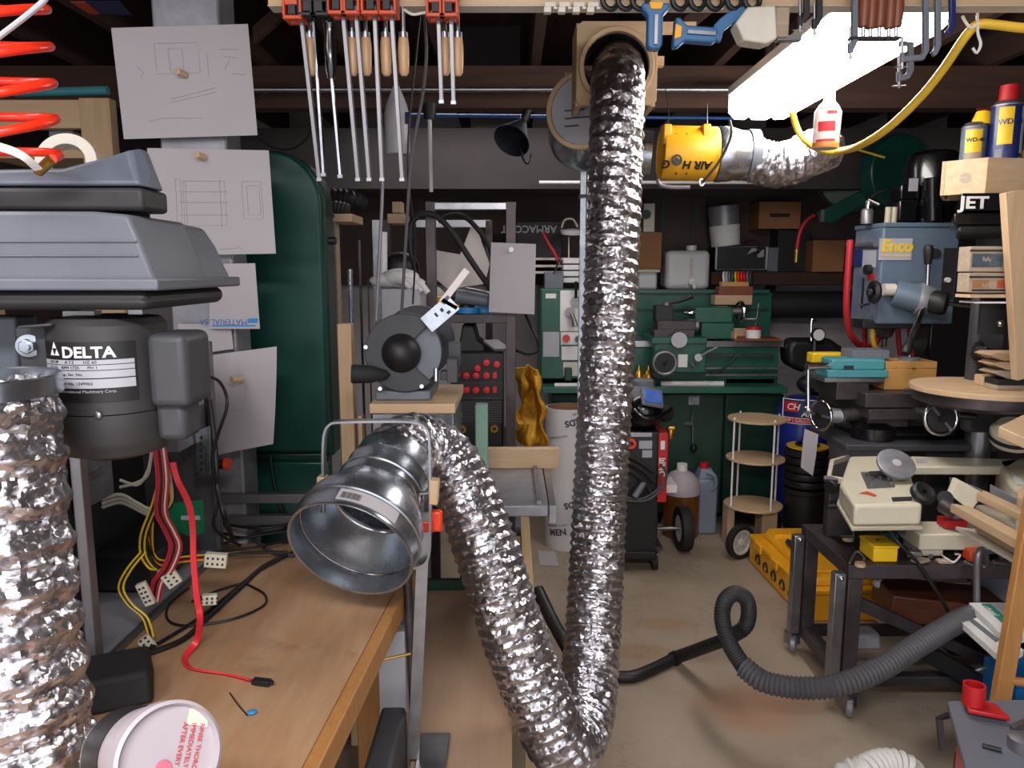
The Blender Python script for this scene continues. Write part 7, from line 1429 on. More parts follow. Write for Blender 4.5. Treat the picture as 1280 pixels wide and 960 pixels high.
    can(1292, .05, 151, 'navy can with a pink cap cut by the picture edge in the wooden box', 'navy', 'alu', 'pink', 'cap', 0, {'p': [(-80, 20, .45, .6, 'yellow', 'yellow_stripe', .0006), (-80, 20, .2, .28, 'tool_yellow', 'yellow_stripe', .0006)], 't': [('WD-40', -74, .75, .017, 'yellow')]}, 2)
spray_box()
# ---------------------------------------------------------------- hanging bottle, yellow cord, clamps at the right of the rail
def overhead_right():
    PYX = 40
    Y = 2.35; a = W(1031, 186, Y); t = thing('spray_bottle_hanging', 'translucent spray bottle with orange liquid hanging under the shop light', 'bottle', a); b = W(1037, 122, Y); ax = b-a; L = ax.length; s = mpp(1030, 160, Y)
    MB('bottle_clear').lathe([(0, 0), (15*s, 0), (16*s, .004), (16*s, L*.72), (12*s, L*.84), (7*s, L*.93), (6*s, L*1.15), (0, L*1.15)], a, ax, 32).build('bottle', t); MB('orange_liquid').lathe([(0, .001), (15.6*s, .001), (16.15*s, .004), (16.15*s, L*.1), (0, L*.1)], a, ax, 32).build('liquid', t)
    u = ax.normalized(); q = W(1031, 158, Y-16.3*s)
    for (y0, y1, x0, x1, m, nm) in ((166, 154, 1019, 1038, 'red_ink', 'red_block'), (179, 176, 1017, 1037, 'red_ink', 'red_line'), (145, 141, 1028, 1040, 'red_ink', 'red_mark'), (138, 137, 1022, 1043, 'ink', 'thin_line')):
        mb = MB(m); c0 = W(x0, y0, Y); c1 = W(x1, y1, Y); rr = 16*s+.0008; vs = []; fs = []; nn = 8
        ctr = lambda z: a+ax*((z-a.z)/ax.z)
        for i in range(nn+1):
            x = c0.x+(c1.x-c0.x)*i/nn
            for q_ in (rr, rr+.0005):
                for z in (c0.z, c1.z): 
                    cc = ctr(z); dx = max(-.97, min(.97, (x-cc.x)/rr)); vs.append(V((cc.x+dx*q_, cc.y-q_*math.sqrt(1-dx*dx), z)))
        for i in range(nn):
            k = i*4
            for f in ((0, 1, 5, 4), (2, 6, 7, 3), (0, 4, 6, 2), (1, 3, 7, 5)): fs.append(tuple(k+j for j in f))
        mb.add(vs, fs+[(0, 2, 3, 1), (nn*4, nn*4+1, nn*4+3, nn*4+2)]).build(nm, t)
    pts = [W(1330, 36, 1.8), W(1280, 35, 1.8), W(1245, 31, 1.8), W(1222, 31, 1.8), W(1205, 48, 1.82), W(1180, 85, 1.88), W(1150, 122, 1.95), W(1110, 160, 2.05), W(1075, 182, 2.2), W(1050, 189, 2.44), W(1030, 188, 2.47), W(1012, 180, 2.5), W(998, 164, 2.56), W(990, 140, 2.56)]
    MB('cord_yellow').tube(pts, .0105, 12, sm=6).one('extension_cable_hanging', 'thick yellow extension cord swooping from a hook down past the spray bottle', 'cord')
    MB('white').tube([W(1203, 20, 1.8), W(1212, 34, 1.79), W(1222, 30, 1.78)], .003, 8).tube([W(1222, 14, 1.8), W(1222, 40, 1.79), W(1226, 55, 1.79), W(1221, 66, 1.79), W(1216, 60, 1.79)], .003, 8).one('wire_hook_hanging', 'bent white wire hook carrying the yellow extension cord', 'hook')
    # C clamps
    def c_clamp(x0, x1, y1, Yc, lb, m='lead_grey', y0=-30, scr=True):
        t = thing('c_clamp_hanging', lb, 'clamp', W((x0+x1)/2, y1, Yc), 'steel C-clamps hanging on the rail'); k = mpp(1100, 40, Yc)
        pts = [W(x0, y0, Yc), W(x1, y0, Yc), W(x1, y1-8, Yc), W(x1-4, y1, Yc), W(x0, y1+2, Yc)]
        MB(m).tube(pts, 1, sm=0, flat=(3.2*k, 3.6*k), ref=(0, 1, 0)).build('frame', t, .002)
        if scr: 
            MB('steel').cyl(W(x0, y1-26, Yc), W(x0, y1+14, Yc), 1.7*k, n=12).build('screw', t); MB('steel').cyl(W(x0-9, y1+12, Yc), W(x0+8, y1+11, Yc), .9*k, n=8).build('tommy_bar', t); MB(m).cyl(W(x0, y1-6, Yc), W(x0, y1+6, Yc), 3.4*k, n=14).build('screw_boss', t)
    c_clamp(1128, 1157, 72, RY-.04, 'thick steel C-clamp hanging nearest the orange-handled screws over the lamp end'); c_clamp(1124, 1138, 96, RY+.1, 'small C-clamp hanging lowest of the overhead clamps', y0=55); c_clamp(1063, 1068, 60, RY-.05, 'narrow dark C-clamp standing before the bright lamp end')
    c_clamp(1165, 1172, 66, RY-.03, 'dark slim C-clamp behind the thick steel one', scr=False); c_clamp(1183, 1190, 40, RY-.03, 'navy slim clamp frame hanging closest to the wire hook', 'navy', scr=False)
    c_clamp(1000, 1008, 26, RY-.02, 'small C-clamp hanging by the white block clamp', 'dark'); c_clamp(1018, 1024, 30, RY-.02, 'small C-clamp next to the one by the white block clamp', 'dark')
    # wooden handscrew handles
    t = thing('handscrew_hanging', 'bundle clamp with brown wooden handles hanging before the lamp', 'clamp', W(1098, 50, RY-.05))
    for i, x in enumerate((1079, 1088, 1099, 1111, 1120)): MB('red_brown').lathe([(0, 0), (.010, .002), (.013, .03), (.012, .08), (.009, .13), (0, .132)], W(x, 35+(i % 2)*2, RY-.05), (0, 0, 1), 16).build('handle', t); MB('steel').cyl(W(x, 50, RY-.05), W(x, 34, RY-.05), .004, n=8).build('screw', t)
    MB('dark').bb((W(1062, PYX, RY-.05).x, RY-.06, W(0, 50, RY-.05).z), (W(1124, PYX, RY-.05).x, RY-.04, W(0, 47, RY-.05).z)).build('jaw_bar', t)
    # blue spreader clamps
    def blue(px, py, rot, lb):
        t = thing('spring_clamp_hanging', lb, 'clamp', W(px, py, RY-.03), 'blue plastic clamps on the rail'); mb = MB('clamp_blue').fr(W(px, py, RY-.03), 0, 0, rot); k = mpp(820, 30, RY)
        mb.prism([V((x*k, -.014, z*k)) for x, z in ((-17, 26), (17, 26), (17, 20), (9, 12), (9, -22), (6, -27), (-6, -27), (-9, -22), (-9, 12), (-17, 20))], (0, .03, 0)); mb.build('clamp_body', t, .004)
        mb = MB('tool_yellow').fr(W(px, py, RY-.03), 0, 0, rot); mb.prism([V((x*k, -.018, z*k)) for x, z in ((-9, 26), (9, 26), (6, 18), (-6, 18))], (0, .006, 0)); mb.build('orange_pad', t, .001); mb = MB('steel').fr(W(px, py, RY-.03), 0, 0, rot); mb.box((0, -.018, -6*k), (4*k, .008, 34*k)); mb.build('steel_strip', t)
    blue(818, 34, 0, 'blue plastic clamp hanging upright next to the port box'); blue(868, 44, -86, 'blue plastic clamp turned on its side'); 
    mb = MB('clamp_blue'); mb.tube([W(893, 52, RY-.02), W(898, 36, RY-.02), W(915, 22, RY-.02), W(935, 14, RY-.02)], 1, sm=3, flat=(.008, .012), ref=(0, 1, 0)); mb.one('curved_clamp_hanging', 'curved blue clamp arm reaching up to the rail', 'clamp', bevel=.002)
    t = thing('block_clamp_hanging', 'white rounded block clamp hanging from the rail between blue and steel clamps', 'clamp', W(948, 54, RY)); mb = MB('offwhite'); mb.front([(920, 28), (935, 8), (970, 6), (972, 48), (958, 54), (930, 50)], RY-.05, .05); mb.build('clamp_block', t, .004); MB('wear_wood').px(970, 8, 986, 46, RY-.04, .04).build('wooden_jaw', t, .003); MB('steel').px(972, 44, 1002, 50, RY-.03, .02).build('steel_foot', t)
    # white spring clips on the rail
    for i, x in enumerate((688, 706, 724, 742)):
        mb = MB('offwhite'); mb.px(x-7, 2, x+7, 8, RY-.02, .02).px(x-8, 8, x+1, 15, RY-.02, .018).px(x+4, 8, x+9, 11, RY-.018, .015); mb.one('plastic_clip_hanging', ('white plastic clip on the rail, furthest along towards the orange clamps', 'white plastic clip on the rail, second of the four', 'white plastic clip on the rail, third of the four', 'white plastic clip on the rail nearest the port box')[i], 'clip', 'white plastic clips on the rail', bevel=.001)
    for i, x in enumerate((763, 782, 800, 850, 872, 894, 918, 940)):
        mb = MB('black'); mb.torus(W(x, 0, RY-.025), (.3, -1, 0), .018, .006, 20, 8); mb.one('rubber_grip_hanging', ('black round clamp grip, nearest the white clips', 'black round clamp grip, next to the white clips', 'black round clamp grip by the upright blue clamp', 'black round clamp grip beyond the upright blue clamp', 'black round clamp grip over the sideways blue clamp', 'black round clamp grip over the end of the sideways blue clamp', 'black round clamp grip over the curved blue arm', 'black round clamp grip over the white block clamp')[i], 'clamp grip', 'black grips along the rail')
overhead_right()
# ================================================================ horizontal bandsaw on its steel stand
ZT = .545
def saw_stand():
    PYX = 690
    x0, x1 = 1.165, 2.15; y0, y1 = 2.5, 2.93
    t = thing('saw_stand', 'dark raw steel stand on casters under the beige bandsaw', 'stand', ((x0+x1)/2, (y0+y1)/2, 0))
    q = .05; zl = .13
    for (x, y) in ((x0, y0), (x0, y1-q), (x1-q, y0), (x1-q, y1-q)): MB('raw_steel').bb((x, y, zl), (x+q, y+q, ZT-.052)).build('leg', t, .002)
    for y in (y0, y1-q): MB('raw_steel').bb((x0-.004, y-.002, ZT-.05), (x1+.004, y+q, ZT)).build('top_rail', t, .002)
    for x in (x0, x1-q): MB('raw_steel').bb((x-.002, y0+q, ZT-.05), (x+q, y1-q, ZT)).build('side_rail', t, .002)
    for x in (x0, x1-q): MB('raw_steel').bb((x, y0-.03, zl-.045), (x+q, y1+.03, zl-.001)).build('bottom_rail', t, .002)
    for y in (y0+.005, y1-q): MB('raw_steel').bb((x0+q, y, zl-.04), (x1-q, y+.04, zl-.002)).build('cross_rail', t, .002)
    for y, zz_ in ((y0+.004, 0), (y1-q+.004, 0)): MB('steel').bb((x0-.045, y, zl-.03), (x0-.006, y+.04, ZT-.035)).build('slide_leg', t, .003); MB('chrome').ball(V((x0-.025, y-.003, ZT-.05)), .009).build('bolt', t)
    MB('raw_steel').bb((x0+q, y0+.005, ZT-.048), (x1-q, y1-.005, ZT-.012)).build('tray_bottom', t)
    MB('raw_steel').prism([V((x0+.05, y0+.015, .42)), V((x0+.05, y0+.015, .37)), V((1.75, y0+.015, zl)), V((1.82, y0+.015, zl))], (0, .03, 0)).build('diagonal_brace', t, .002)
    for x, y in ((x0+.02, y0-.01), (x0-.01, y1+.02), (x1-.03, y0), (x1-.03, y1)):
        c = V((x, y-.02, .036)); k = MB('cast').lathe([(0, -.013), (.03, -.013), (.036, -.008), (.036, .008), (.03, .013), (0, .013)], c, (1, -.5, 0), 28).build('caster', t); MB('steel').fr((x, y-.005, .055), 25).box((-.02, 0, 0), (.004, .045, .05)).box((.02, 0, 0), (.004, .045, .05)).box((0, 0, .025), (.05, .045, .004)).build('caster_fork', k); MB('steel').cyl((x, y, .08), (x, y, .1), .008).build('caster_stem', k)
    return t
saw_stand()
def beige_saw():
    PYX = 640
    Yf = 2.52; t = thing('horizontal_bandsaw', 'beige horizontal metal bandsaw resting on its steel stand', 'bandsaw', (1.6, 2.7, ZT))
    # blade wheel box: top plate polygon seen from above and slanting front apron
    zt = W(0, 600, 2.72).z; Yb = 2.92
    def top(px, py, z): return G(px, py, z)
    z1 = .80; P = [top(1062, 570, z1), top(1130, 569, z1), top(1144, 608, z1), top(1153, 630, z1), top(1068, 631, z1), top(1050, 604, z1)]
    z0 = .728
    low = [p+V((0, 0, 0)) for p in P]
    ctr = sum(P, V((0, 0, 0)))/6; low = [V((ctr.x+(p.x-ctr.x)*1.0, ctr.y+(p.y-ctr.y)*1.0, z0)) for p in P]
    MB('cream').add(P+low, [(0, 1, 2, 3, 4, 5), (11, 10, 9, 8, 7, 6)]+[(i, (i+1) % 6, 6+(i+1) % 6, 6+i) for i in range(6)]).build('wheel_guard', t, .012, seg=3)
    rim = [V((ctr.x+(p.x-ctr.x)*1.05, ctr.y+(p.y-ctr.y)*1.05, z0)) for p in P]; MB('cream_dark').prism(rim, (0, 0, -.012)).build('guard_lip', t, .003)
    MB('cream').tube([top(1058, 602, z1-.03), top(1036, 598, z1-.03), top(1040, 578, z1-.03), top(1060, 572, z1-.03)], 1, sm=0, flat=(.012, .008), ref=(0, 0, 1)).build('lift_handle', t, .003)
    MB('black').lathe([(0, 0), (.022, 0), (.026, .008), (.022, .022), (.01, .026), (.01, .05), (0, .05)], top(1040, 607, z1-.05)+V((-.02, -.02, 0)), (.8, .5, 0), 24).build('tension_knob', t)
    MB('raw_steel').cyl(top(1030, 598, z1-.03), top(1048, 600, z1-.03), .012, n=14).build('tension_bolt', t)
    # saw bow: beam to the right pivot
    a = top(1140, 569, z1); zb1 = .80; mb = MB('cream'); p0, p1 = top(1138, 570, zb1), top(1275, 574, zb1); p3, p2 = top(1138, 583, zb1), top(1262, 583, zb1)
    mb.prism([p0, p1, p2, p3], (0, 0, -.035)); mb.build('saw_bow', t, .006); MB('cream').prism([top(1236, 588, zb1), top(1262, 580, zb1), top(1270, 612, zb1), top(1258, 613, zb1)], (0, 0, -.05)).build('bow_gusset', t, .008) if False else None
    pc = top(1272, 598, .79); mb = MB('cream'); mb.prism([top(1246, 576, .80), top(1300, 568, .80), top(1300, 612, .80), top(1276, 614, .80), top(1262, 603, .80)], (0, 0, -.20)); mb.build('motor_arm', t, .015, seg=3)
    MB('cream').lathe([(0, 0), (.075, 0), (.08, .015), (.08, .05), (.06, .075), (0, .08)], W(1265, 552, 2.85), (-.15, -.35, .9), 40).build('motor_cap', t); MB('dark').lathe([(.079, .018), (.083, .02), (.083, .034), (.079, .036), (.079, .018)], W(1265, 552, 2.85), (-.15, -.35, .9), 40).build('cap_band', t)
    MB('white').prism([top(1263, 590, .802), top(1275, 598, .802), top(1280, 606, .802), top(1270, 606, .802)], (0, 0, .001)).build('arm_label', t)
    MB('paper').prism([top(1144, 573, zb1+.0008), top(1157, 573, zb1+.0008), top(1160, 579, zb1+.0008), top(1146, 579, zb1+.0008)], (0, 0, .0006)).build('warning_label', t); text('warning_mark', '(x)', t, top(1147, 577, zb1+.0016), 'red_ink', .02, v=(0, 1, 0), ext=.0002)
    # chrome weight disc
    q = W(1120, 580, 2.66); dq = MB('cast').lathe([(0, -.012), (.062, -.012), (.066, -.006), (.066, .004), (.06, .006), (0, .008)], q, (0, -.62, .78), 48).build('round_disc', t, label='shiny round steel disc'); MB('paper').lathe([(0, .0085), (.016, .0085), (.016, .0092), (0, .0092)], q, (0, -.62, .78), 24).build('disc_sticker', dq); MB('cream').cyl(q-V((0, -.02, .06)), q, .022, n=16).build('disc_post', t)
    # adjustment plate with bolts
    mb = MB('alu'); mb.prism([top(1076, 592, z1+.001), top(1110, 590, z1+.001), top(1119, 609, z1+.001), top(1084, 611, z1+.001)], (0, 0, .006)); pl = mb.build('adjust_plate', t, .001); 
    for x, y in ((1082, 595), (1090, 600), (1100, 600), (1110, 600), (1088, 607), (1113, 606)): c = top(x, y, z1+.007); MB('steel').hexn(c, c+V((0, 0, .012)), .007).build('bolt', pl)
    MB('raw_steel').prism([top(1086, 593, z1+.0075), top(1108, 592, z1+.0075), top(1110, 597, z1+.0075), top(1088, 598, z1+.0075)], (0, 0, .012)).build('slide_block', pl)
    MB('clamp_orange').prism([top(1074, 617, z1+.0012), top(1084, 614, z1+.0012), top(1096, 619, z1+.0012), top(1094, 621, z1+.0012), top(1083, 618, z1+.0012)], (0, 0, .0006)).build('arrow_mark', t, label='faded orange arrow')
    MB('dark').prism([top(1114, 622, z1+.0008), top(1140, 621, z1+.0008), top(1140, 626, z1+.0008), top(1116, 627, z1+.0008)], (0, 0, .0012)).build('guide_slot', t)
    kc = top(1148, 622, z1+.004); kn = MB('black').lathe([(.009, 0), (.033, 0), (.039, .007), (.039, .024), (.03, .032), (.014, .026), (.009, .026), (.009, 0)], kc+V((0, -.01, .01)), (.15, -.65, .75), 32).build('guide_knob', t)
    # body below, vise
    MB('cream').bb((top(1080, 650, ZT).x, 2.56, ZT+.03), (2.1, 2.70, ZT+.09)).build('saw_bed', t, .006); MB('cream_dark').bb((top(1195, 660, ZT).x, 2.54, ZT+.002), (2.12, 2.78, ZT+.13)).build('pivot_base', t, .012)
    MB('cream').bb((top(1078, 650, ZT).x+.02, 2.58, ZT+.001), (top(1110, 650, ZT).x, 2.74, ZT+.03)).build('bed_foot', t, .003)
    sx = top(1100, 656, .62); MB('black').px(1100, 650, 1120, 657, 2.555, .01).build('socket_plate', t, .001); MB('dark').px(1123, 650, 1132, 668, 2.55, .02).build('power_switch', t, .002); MB('yellow').px(1137, 657, 1148, 662, 2.557, .004).build('warning_sticker', t)
    MB('black').cyl(W(1111, 661, 2.555), W(1111, 661, 2.53), .009, n=14).build('plug', t)
    MB('red').bb((top(1158, 640, .66).x, 2.60, .64), (top(1184, 640, .66).x, 2.66, .67)).build('red_block', t, .002); MB('cast').bb((top(1155, 625, .68).x, 2.62, .665), (top(1176, 625, .68).x, 2.72, .70)).build('guide_arm', t, .004); MB('raw_steel').cyl(W(1178, 628, 2.62), W(1196, 640, 2.58), .03, .02, 20).build('blade_guide', t); MB('dark').lathe([(0, 0), (.024, 0), (.026, .02), (0, .022)], W(1180, 622, 2.62), (-.3, -1, .2), 24).build('guide_bearing', t)
    # vise jaws
    MB('cream').prism([W(1188, 618, 2.6), W(1196, 598, 2.68), W(1232, 618, 2.62), W(1215, 640, 2.55)], (0, .03, 0)).build('fixed_jaw', t, .006); MB('cast').prism([W(1189, 597, 2.72), W(1240, 617, 2.62), W(1240, 622, 2.62), W(1190, 618, 2.72)], (0, .012, 0)).build('jaw_face', t, .001); MB('cast').prism([W(1240, 606, 2.6), W(1282, 630, 2.5), W(1282, 642, 2.5), W(1240, 620, 2.6)], (0, .012, 0)).build('moving_jaw', t, .001)
    # side column plate and dark crank under the guard
    MB('raw_steel').bb((W(1032, PYX, 2.8).x, 2.78, ZT+.001), (W(1066, PYX, 2.8).x, 2.82, W(0, 604, 2.8).z)).build('stop_plate', t, .003, label='rusty dark steel plate')
    MB('black').cyl(W(1036, 632, 2.76), W(1056, 632, 2.74), .01, n=12).build('stop_knob', t); MB('black').tube([W(1049, 670, 2.6), W(1066, 670, 2.6), W(1068, 655, 2.6)], .007, 8, sm=0).build('crank', t)
    MB('wire_black').tube([W(1111, 661, 2.53), W(1125, 680, 2.5), W(1146, 702, 2.485), W(1165, 730, 2.47), W(1180, 755, 2.46), W(1190, 775, 2.46)], .006, 8, sm=6).build('power_cord', t)
beige_saw()
def stand_things():
    PYX = 690
    z = ZT+.001
    def at(px, py): return G(px, py, ZT)
    c = at(1104, 702); t = thing('yellow_box', 'small yellow plastic box lying on the saw stand', 'box', c); MB('yellow').bb((c.x-.04, c.y-.01, z), (c.x+.045, c.y+.10, z+.05)).build('box_body', t, .005); MB('yellow').bb((c.x-.043, c.y-.014, z+.0505), (c.x+.048, c.y+.10, z+.06)).build('lid', t, .003); MB('dark').lathe([(0, 0), (.006, 0), (.006, .001), (0, .001)], (c.x+.0, c.y+.05, z+.0602), (0, 0, 1), 16).build('hole', t)
    for i, (px, py, m, s, lb) in enumerate(((1110, 684, 'dark_green', (.06, .05, .06), 'dark green little box behind the yellow box'), (1138, 680, 'dark_green', (.07, .06, .085), 'taller dark green box beside the yellow box'), (1216, 700, 'clamp_orange', (.05, .05, .04), 'brick red block among the loose parts on the saw stand'), (1142, 697, 'alu', (.05, .03, .025), 'small aluminium block by the taller green box'), (1150, 703, 'wear_wood', (.06, .035, .012), 'thin wooden slip at the tray edge'), (1232, 690, 'lead_grey', (.07, .06, .06), 'grey motor-like lump among the loose parts'), (1180, 704, 'wear_wood', (.05, .03, .012), 'pale wooden chip block near the curved wire'), (1172, 676, 'red_brown', (.08, .05, .05), 'dark brown block in the shade under the saw bed'))):
        c = at(px, py); MB(m).fr((c.x, c.y, z), (i*37) % 50-25).box((0, 0, s[2]/2), s).one('small_block', lb, 'block', bevel=.004)
    c = at(1075, 708); MB('pine').lathe([(0, 0), (.018, 0), (.018, .012), (0, .012)], (c.x, c.y, z), (0, 0, 1), 24).one('wood_puck', 'round pale wooden puck lying near the stand corner', 'puck', bevel=.001); c = at(1060, 676); MB('pine').lathe([(0, 0), (.02, 0), (.02, .012), (0, .012)], (c.x, c.y, z), (0, 0, 1), 24).one('wood_puck', 'round wooden puck lying by the black crank', 'puck', bevel=.001)
    MB('white').tube([at(1176, 696)+V((0, 0, .01)), at(1182, 702)+V((0, 0, .012)), at(1192, 706)+V((0, 0, .01)), at(1200, 698)+V((0, 0, .012)), at(1193, 696)+V((0, 0, .01))], .0035, 8).one('white_wire', 'curled white wire lying on the saw stand', 'wire')
    MB('alu').tube([at(1062, 706)+V((0, 0, .006)), at(1070, 696)+V((0, 0, .02)), at(1080, 700)+V((0, 0, .006)), at(1076, 706)+V((0, 0, .006))], .004, 8).one('metal_clip', 'bent wire clip lying at the stand corner', 'clip')
    rr = random.Random(5)
    names = ['hex bolt lying among the loose parts near the saw stand middle', 'short bolt behind the curled white wire', 'stubby bolt near the brick red block', 'bolt lying under the saw bed', 'long bolt near the curved vacuum tube', 'bolt lying beyond the curved vacuum tube', 'bolt nearest the right end of the tray edge', 'bolt lying beside the taller green box']
    for i, (px, py) in enumerate(((1164, 698), (1186, 688), (1206, 706), (1166, 686), (1222, 706), (1240, 706), (1250, 700), (1152, 690))):
        c = at(px, py); a = rr.uniform(0, 6.28); d = V((cos(a), sin(a), 0)); p = V((c.x, c.y, z+.0075)); MB('raw_steel' if i % 2 else 'alu').hexn(p, p+d*.008, .008).cyl(p+d*.008, p+d*.04, .0045, n=10).one('loose_bolt', names[i], 'bolt', 'loose bolts on the saw stand')
    mb = MB('alu'); p = W(1222, 775, 2.44); mb.tube([W(1221, 752, 2.44), W(1221, 715, 2.44), W(1222, 695, 2.44), W(1227, 687, 2.45), W(1231, 692, 2.47), W(1232, 703, 2.5)], .011, 12, sm=5); mb.one('bent_tube_hanging', 'bent grey metal tube hooked over the front edge of the saw stand', 'tube')
    # underneath
    zs = .14
    MB('dark_plank').fr((1.62, 2.45+.28, .30), -6, 0, 4).box((0, 0, 0), (.42, .2, .10)).one('brown_beam', 'reddish brown timber block lying across the lower stand frame', 'timber', bevel=.006)
    MB('wear_wood').bb((1.45, 2.83, .17), (1.80, 2.87, .34)).one('grey_board', 'pale grey wooden board lying behind the brown timber', 'board', bevel=.002) 
    c = V((1.95, 2.70, .16)); MB('lead_grey').lathe([(0, 0), (.12, 0), (.13, .25), (.135, .255), (.125, .255), (.12, .01), (0, .01)], c+V((0, .14, .0)), (0, 0, 1), 40).one('grey_bin', 'grey plastic bin in the shade under the saw stand', 'bin')
    MB('cast').fr((1.30, 2.66, .17)).box((0, 0, .03), (.12, .1, .06), .9, .8).one('grey_casting', 'grey metal casting under the stand behind the front leg', 'casting', bevel=.012)
    MB('white').ball(V((1.42, 2.8, .35)), .022, (1, 1, .8)).one('white_knob_hanging', 'small white knob in the dark under the stand', 'knob')
    mb = MB('black').prism([V((1.38, 2.505, .24)), V((1.44, 2.505, .27)), V((1.78, 2.505, .08)), V((1.72, 2.505, .05))], (0, -.07, 0)); mb.use('steel').prism([V((1.58, 2.43, .20)), V((1.62, 2.43, .215)), V((1.80, 2.43, .115)), V((1.76, 2.43, .10))], (0, -.012, 0)) ; mb.one('floor_jack', 'black low jack with a steel arm leaning under the saw stand', 'jack', bevel=.004)
    # blue crate
    t = thing('plastic_crate', 'bright blue ribbed plastic crate on the floor under the saw stand', 'crate', (1.86, 2.36, 0)); x0, x1, y0, y1 = 1.62, 2.05, 2.27, 2.44; zc = .24
    MB('crate_blue').bb((x0, y0, 0.001), (x1, y1, .012)).build('crate_floor', t)
    for nm, lo, hi in (('crate_side', (x0, y0, .0125), (x1, y0+.006, zc)), ('crate_side', (x0, y1-.006, .0125), (x1, y1, zc)), ('crate_end', (x0, y0+.0065, .0125), (x0+.006, y1-.0065, zc)), ('crate_end', (x1-.006, y0+.0065, .0125), (x1, y1-.0065, zc))): MB('crate_blue').bb(lo, hi).build(nm, t)
    mb = MB('crate_blue')
    for i in range(8): mb.bb((x0+.03+i*.055, y0-.007, .0), (x0+.036+i*.055, y0, zc))
    for zz_ in (.05, .13, .22): mb.bb((x0, y0-.009, zz_), (x1, y0, zz_+.006))
    mb.build('crate_rib', t)
stand_things()
# ---------------------------------------------------------------- lumber sticking in from the right over the saw
def lumber():
    PYX = 620
    L = (('thick pale pine board, lower of the planed pair over the saw vise', (1206, 640), (1300, 692), .735, .03, .05, 'pine_y'), ('narrow pine board with a groove, upper of the planed pair', (1213, 622), (1300, 664), .77, .026, .045, 'pine_y'), ('thin slanted white strip lying lowest of the boards', (1212, 662), (1300, 712), .665, .012, .05, 'offwhite'), ('thin pine strip on the slanted white strip', (1230, 664), (1300, 704), .682, .02, .03, 'pine_y'))
    for lb, a, b, z, h, w, m in L:
        p, q = G(*a, z), G(*b, z); d = (q-p).normalized(); n = V((-d.y, d.x, 0)); n = n if n.y > 0 else -n; q = p+d*.6
        MB(m).prism([p+d*.03, q, q+n*w, p+n*w], (0, 0, h)).one('pine_board_hanging', lb, 'board', 'boards cantilevered over the saw vise', bevel=.002)
    MB('pine').prism([W(1248, 533, 2.45), W(1300, 508, 2.6), W(1310, 545, 2.45), W(1300, 556, 2.35)], (0, 0, -.035)).one('pine_board_hanging', 'pale wedge shaped board jutting in above the beige motor cap', 'board', bevel=.003)
    MB('pine').prism([G(1272, 612, .86), G(1300, 600, .86), G(1310, 640, .86), G(1272, 622, .86)], (0, 0, -.03)).one('pine_board_hanging', 'stubby pine end beside the grey vise jaw', 'board', bevel=.002)
    # support for those boards: a roller stand just outside the view
    t = thing('outfeed_stand', 'steel outfeed stand carrying the long boards', 'stand', (1.95, 1.75, 0)) if False else None
lumber()
# ---------------------------------------------------------------- yellow tool case on the floor
def toolbox():
    a = G(1006, 778, 0); b = G(940, 706, 0)
    d = (b-a); L = d.length; d.normalize(); n = V((d.y, -d.x, 0)); n = n if n.x > 0 else -n
    Lc = L+.05; H = .15; Wd = .36
    t = thing('yellow_tool_case', 'large yellow plastic tool case with black handle on the floor by the saw stand', 'tool case', (a+b)/2)
    M_ = Matrix(((d.x, n.x, 0, a.x), (d.y, n.y, 0, a.y), (0, 0, 1, 0), (0, 0, 0, 1)))
    def m(k): 
        q = MB(k); q.M = M_; return q
    m('tool_yellow').box((Lc/2, Wd/2, H*.42), (Lc, Wd, H*.84)).build('case_body', t, .012, seg=3)
    m('tool_yellow').box((Lc/2, Wd/2, H*.94), (Lc+.012, Wd+.012, H*.16)).build('lid_rim', t, .006); q = m('tool_yellow').box((Lc/2, Wd/2+.01, H*1.13), (Lc-.06, Wd-.08, H*.22), .94, .9).build('lid', t, .012, seg=3)
    m('tool_yellow').box((Lc*.86, Wd*.5, H*1.27), (Lc*.16, Wd*.62, .022), .9, .9).build('raised_panel', q, .006); m('tool_yellow').box((Lc*.22, Wd*.5, H*1.27), (Lc*.2, Wd*.62, .022), .9, .9).build('raised_panel', q, .006)
    m('dark').tube([(Lc*.34, Wd*.34, H*1.26), (Lc*.36, Wd*.28, H*1.36), (Lc*.64, Wd*.28, H*1.36), (Lc*.66, Wd*.34, H*1.26)], 1, sm=0, flat=(.012, .014), ref=(0, 0, 1)).build('handle', t, .004, label='dark grey carrying handle')
    for x in (.2, .5, .8): m('tool_yellow').box((Lc*x, -.008, H*.88), (.09, .014, .045)).build('latch', t, .004)
    for i in range(6):
        x = .05+i*(Lc-.12)/5.6
        k = m('dark').torus((x, -.0015, .058), (0, 1, 0), .026, .006, 20, 6, -120, 120).build('side_fitting', t); m('brass').ball((x+.006, -.004, .05), .013, (1, .6, 1), 12, 8).build('fitting_knob', k)
toolbox()
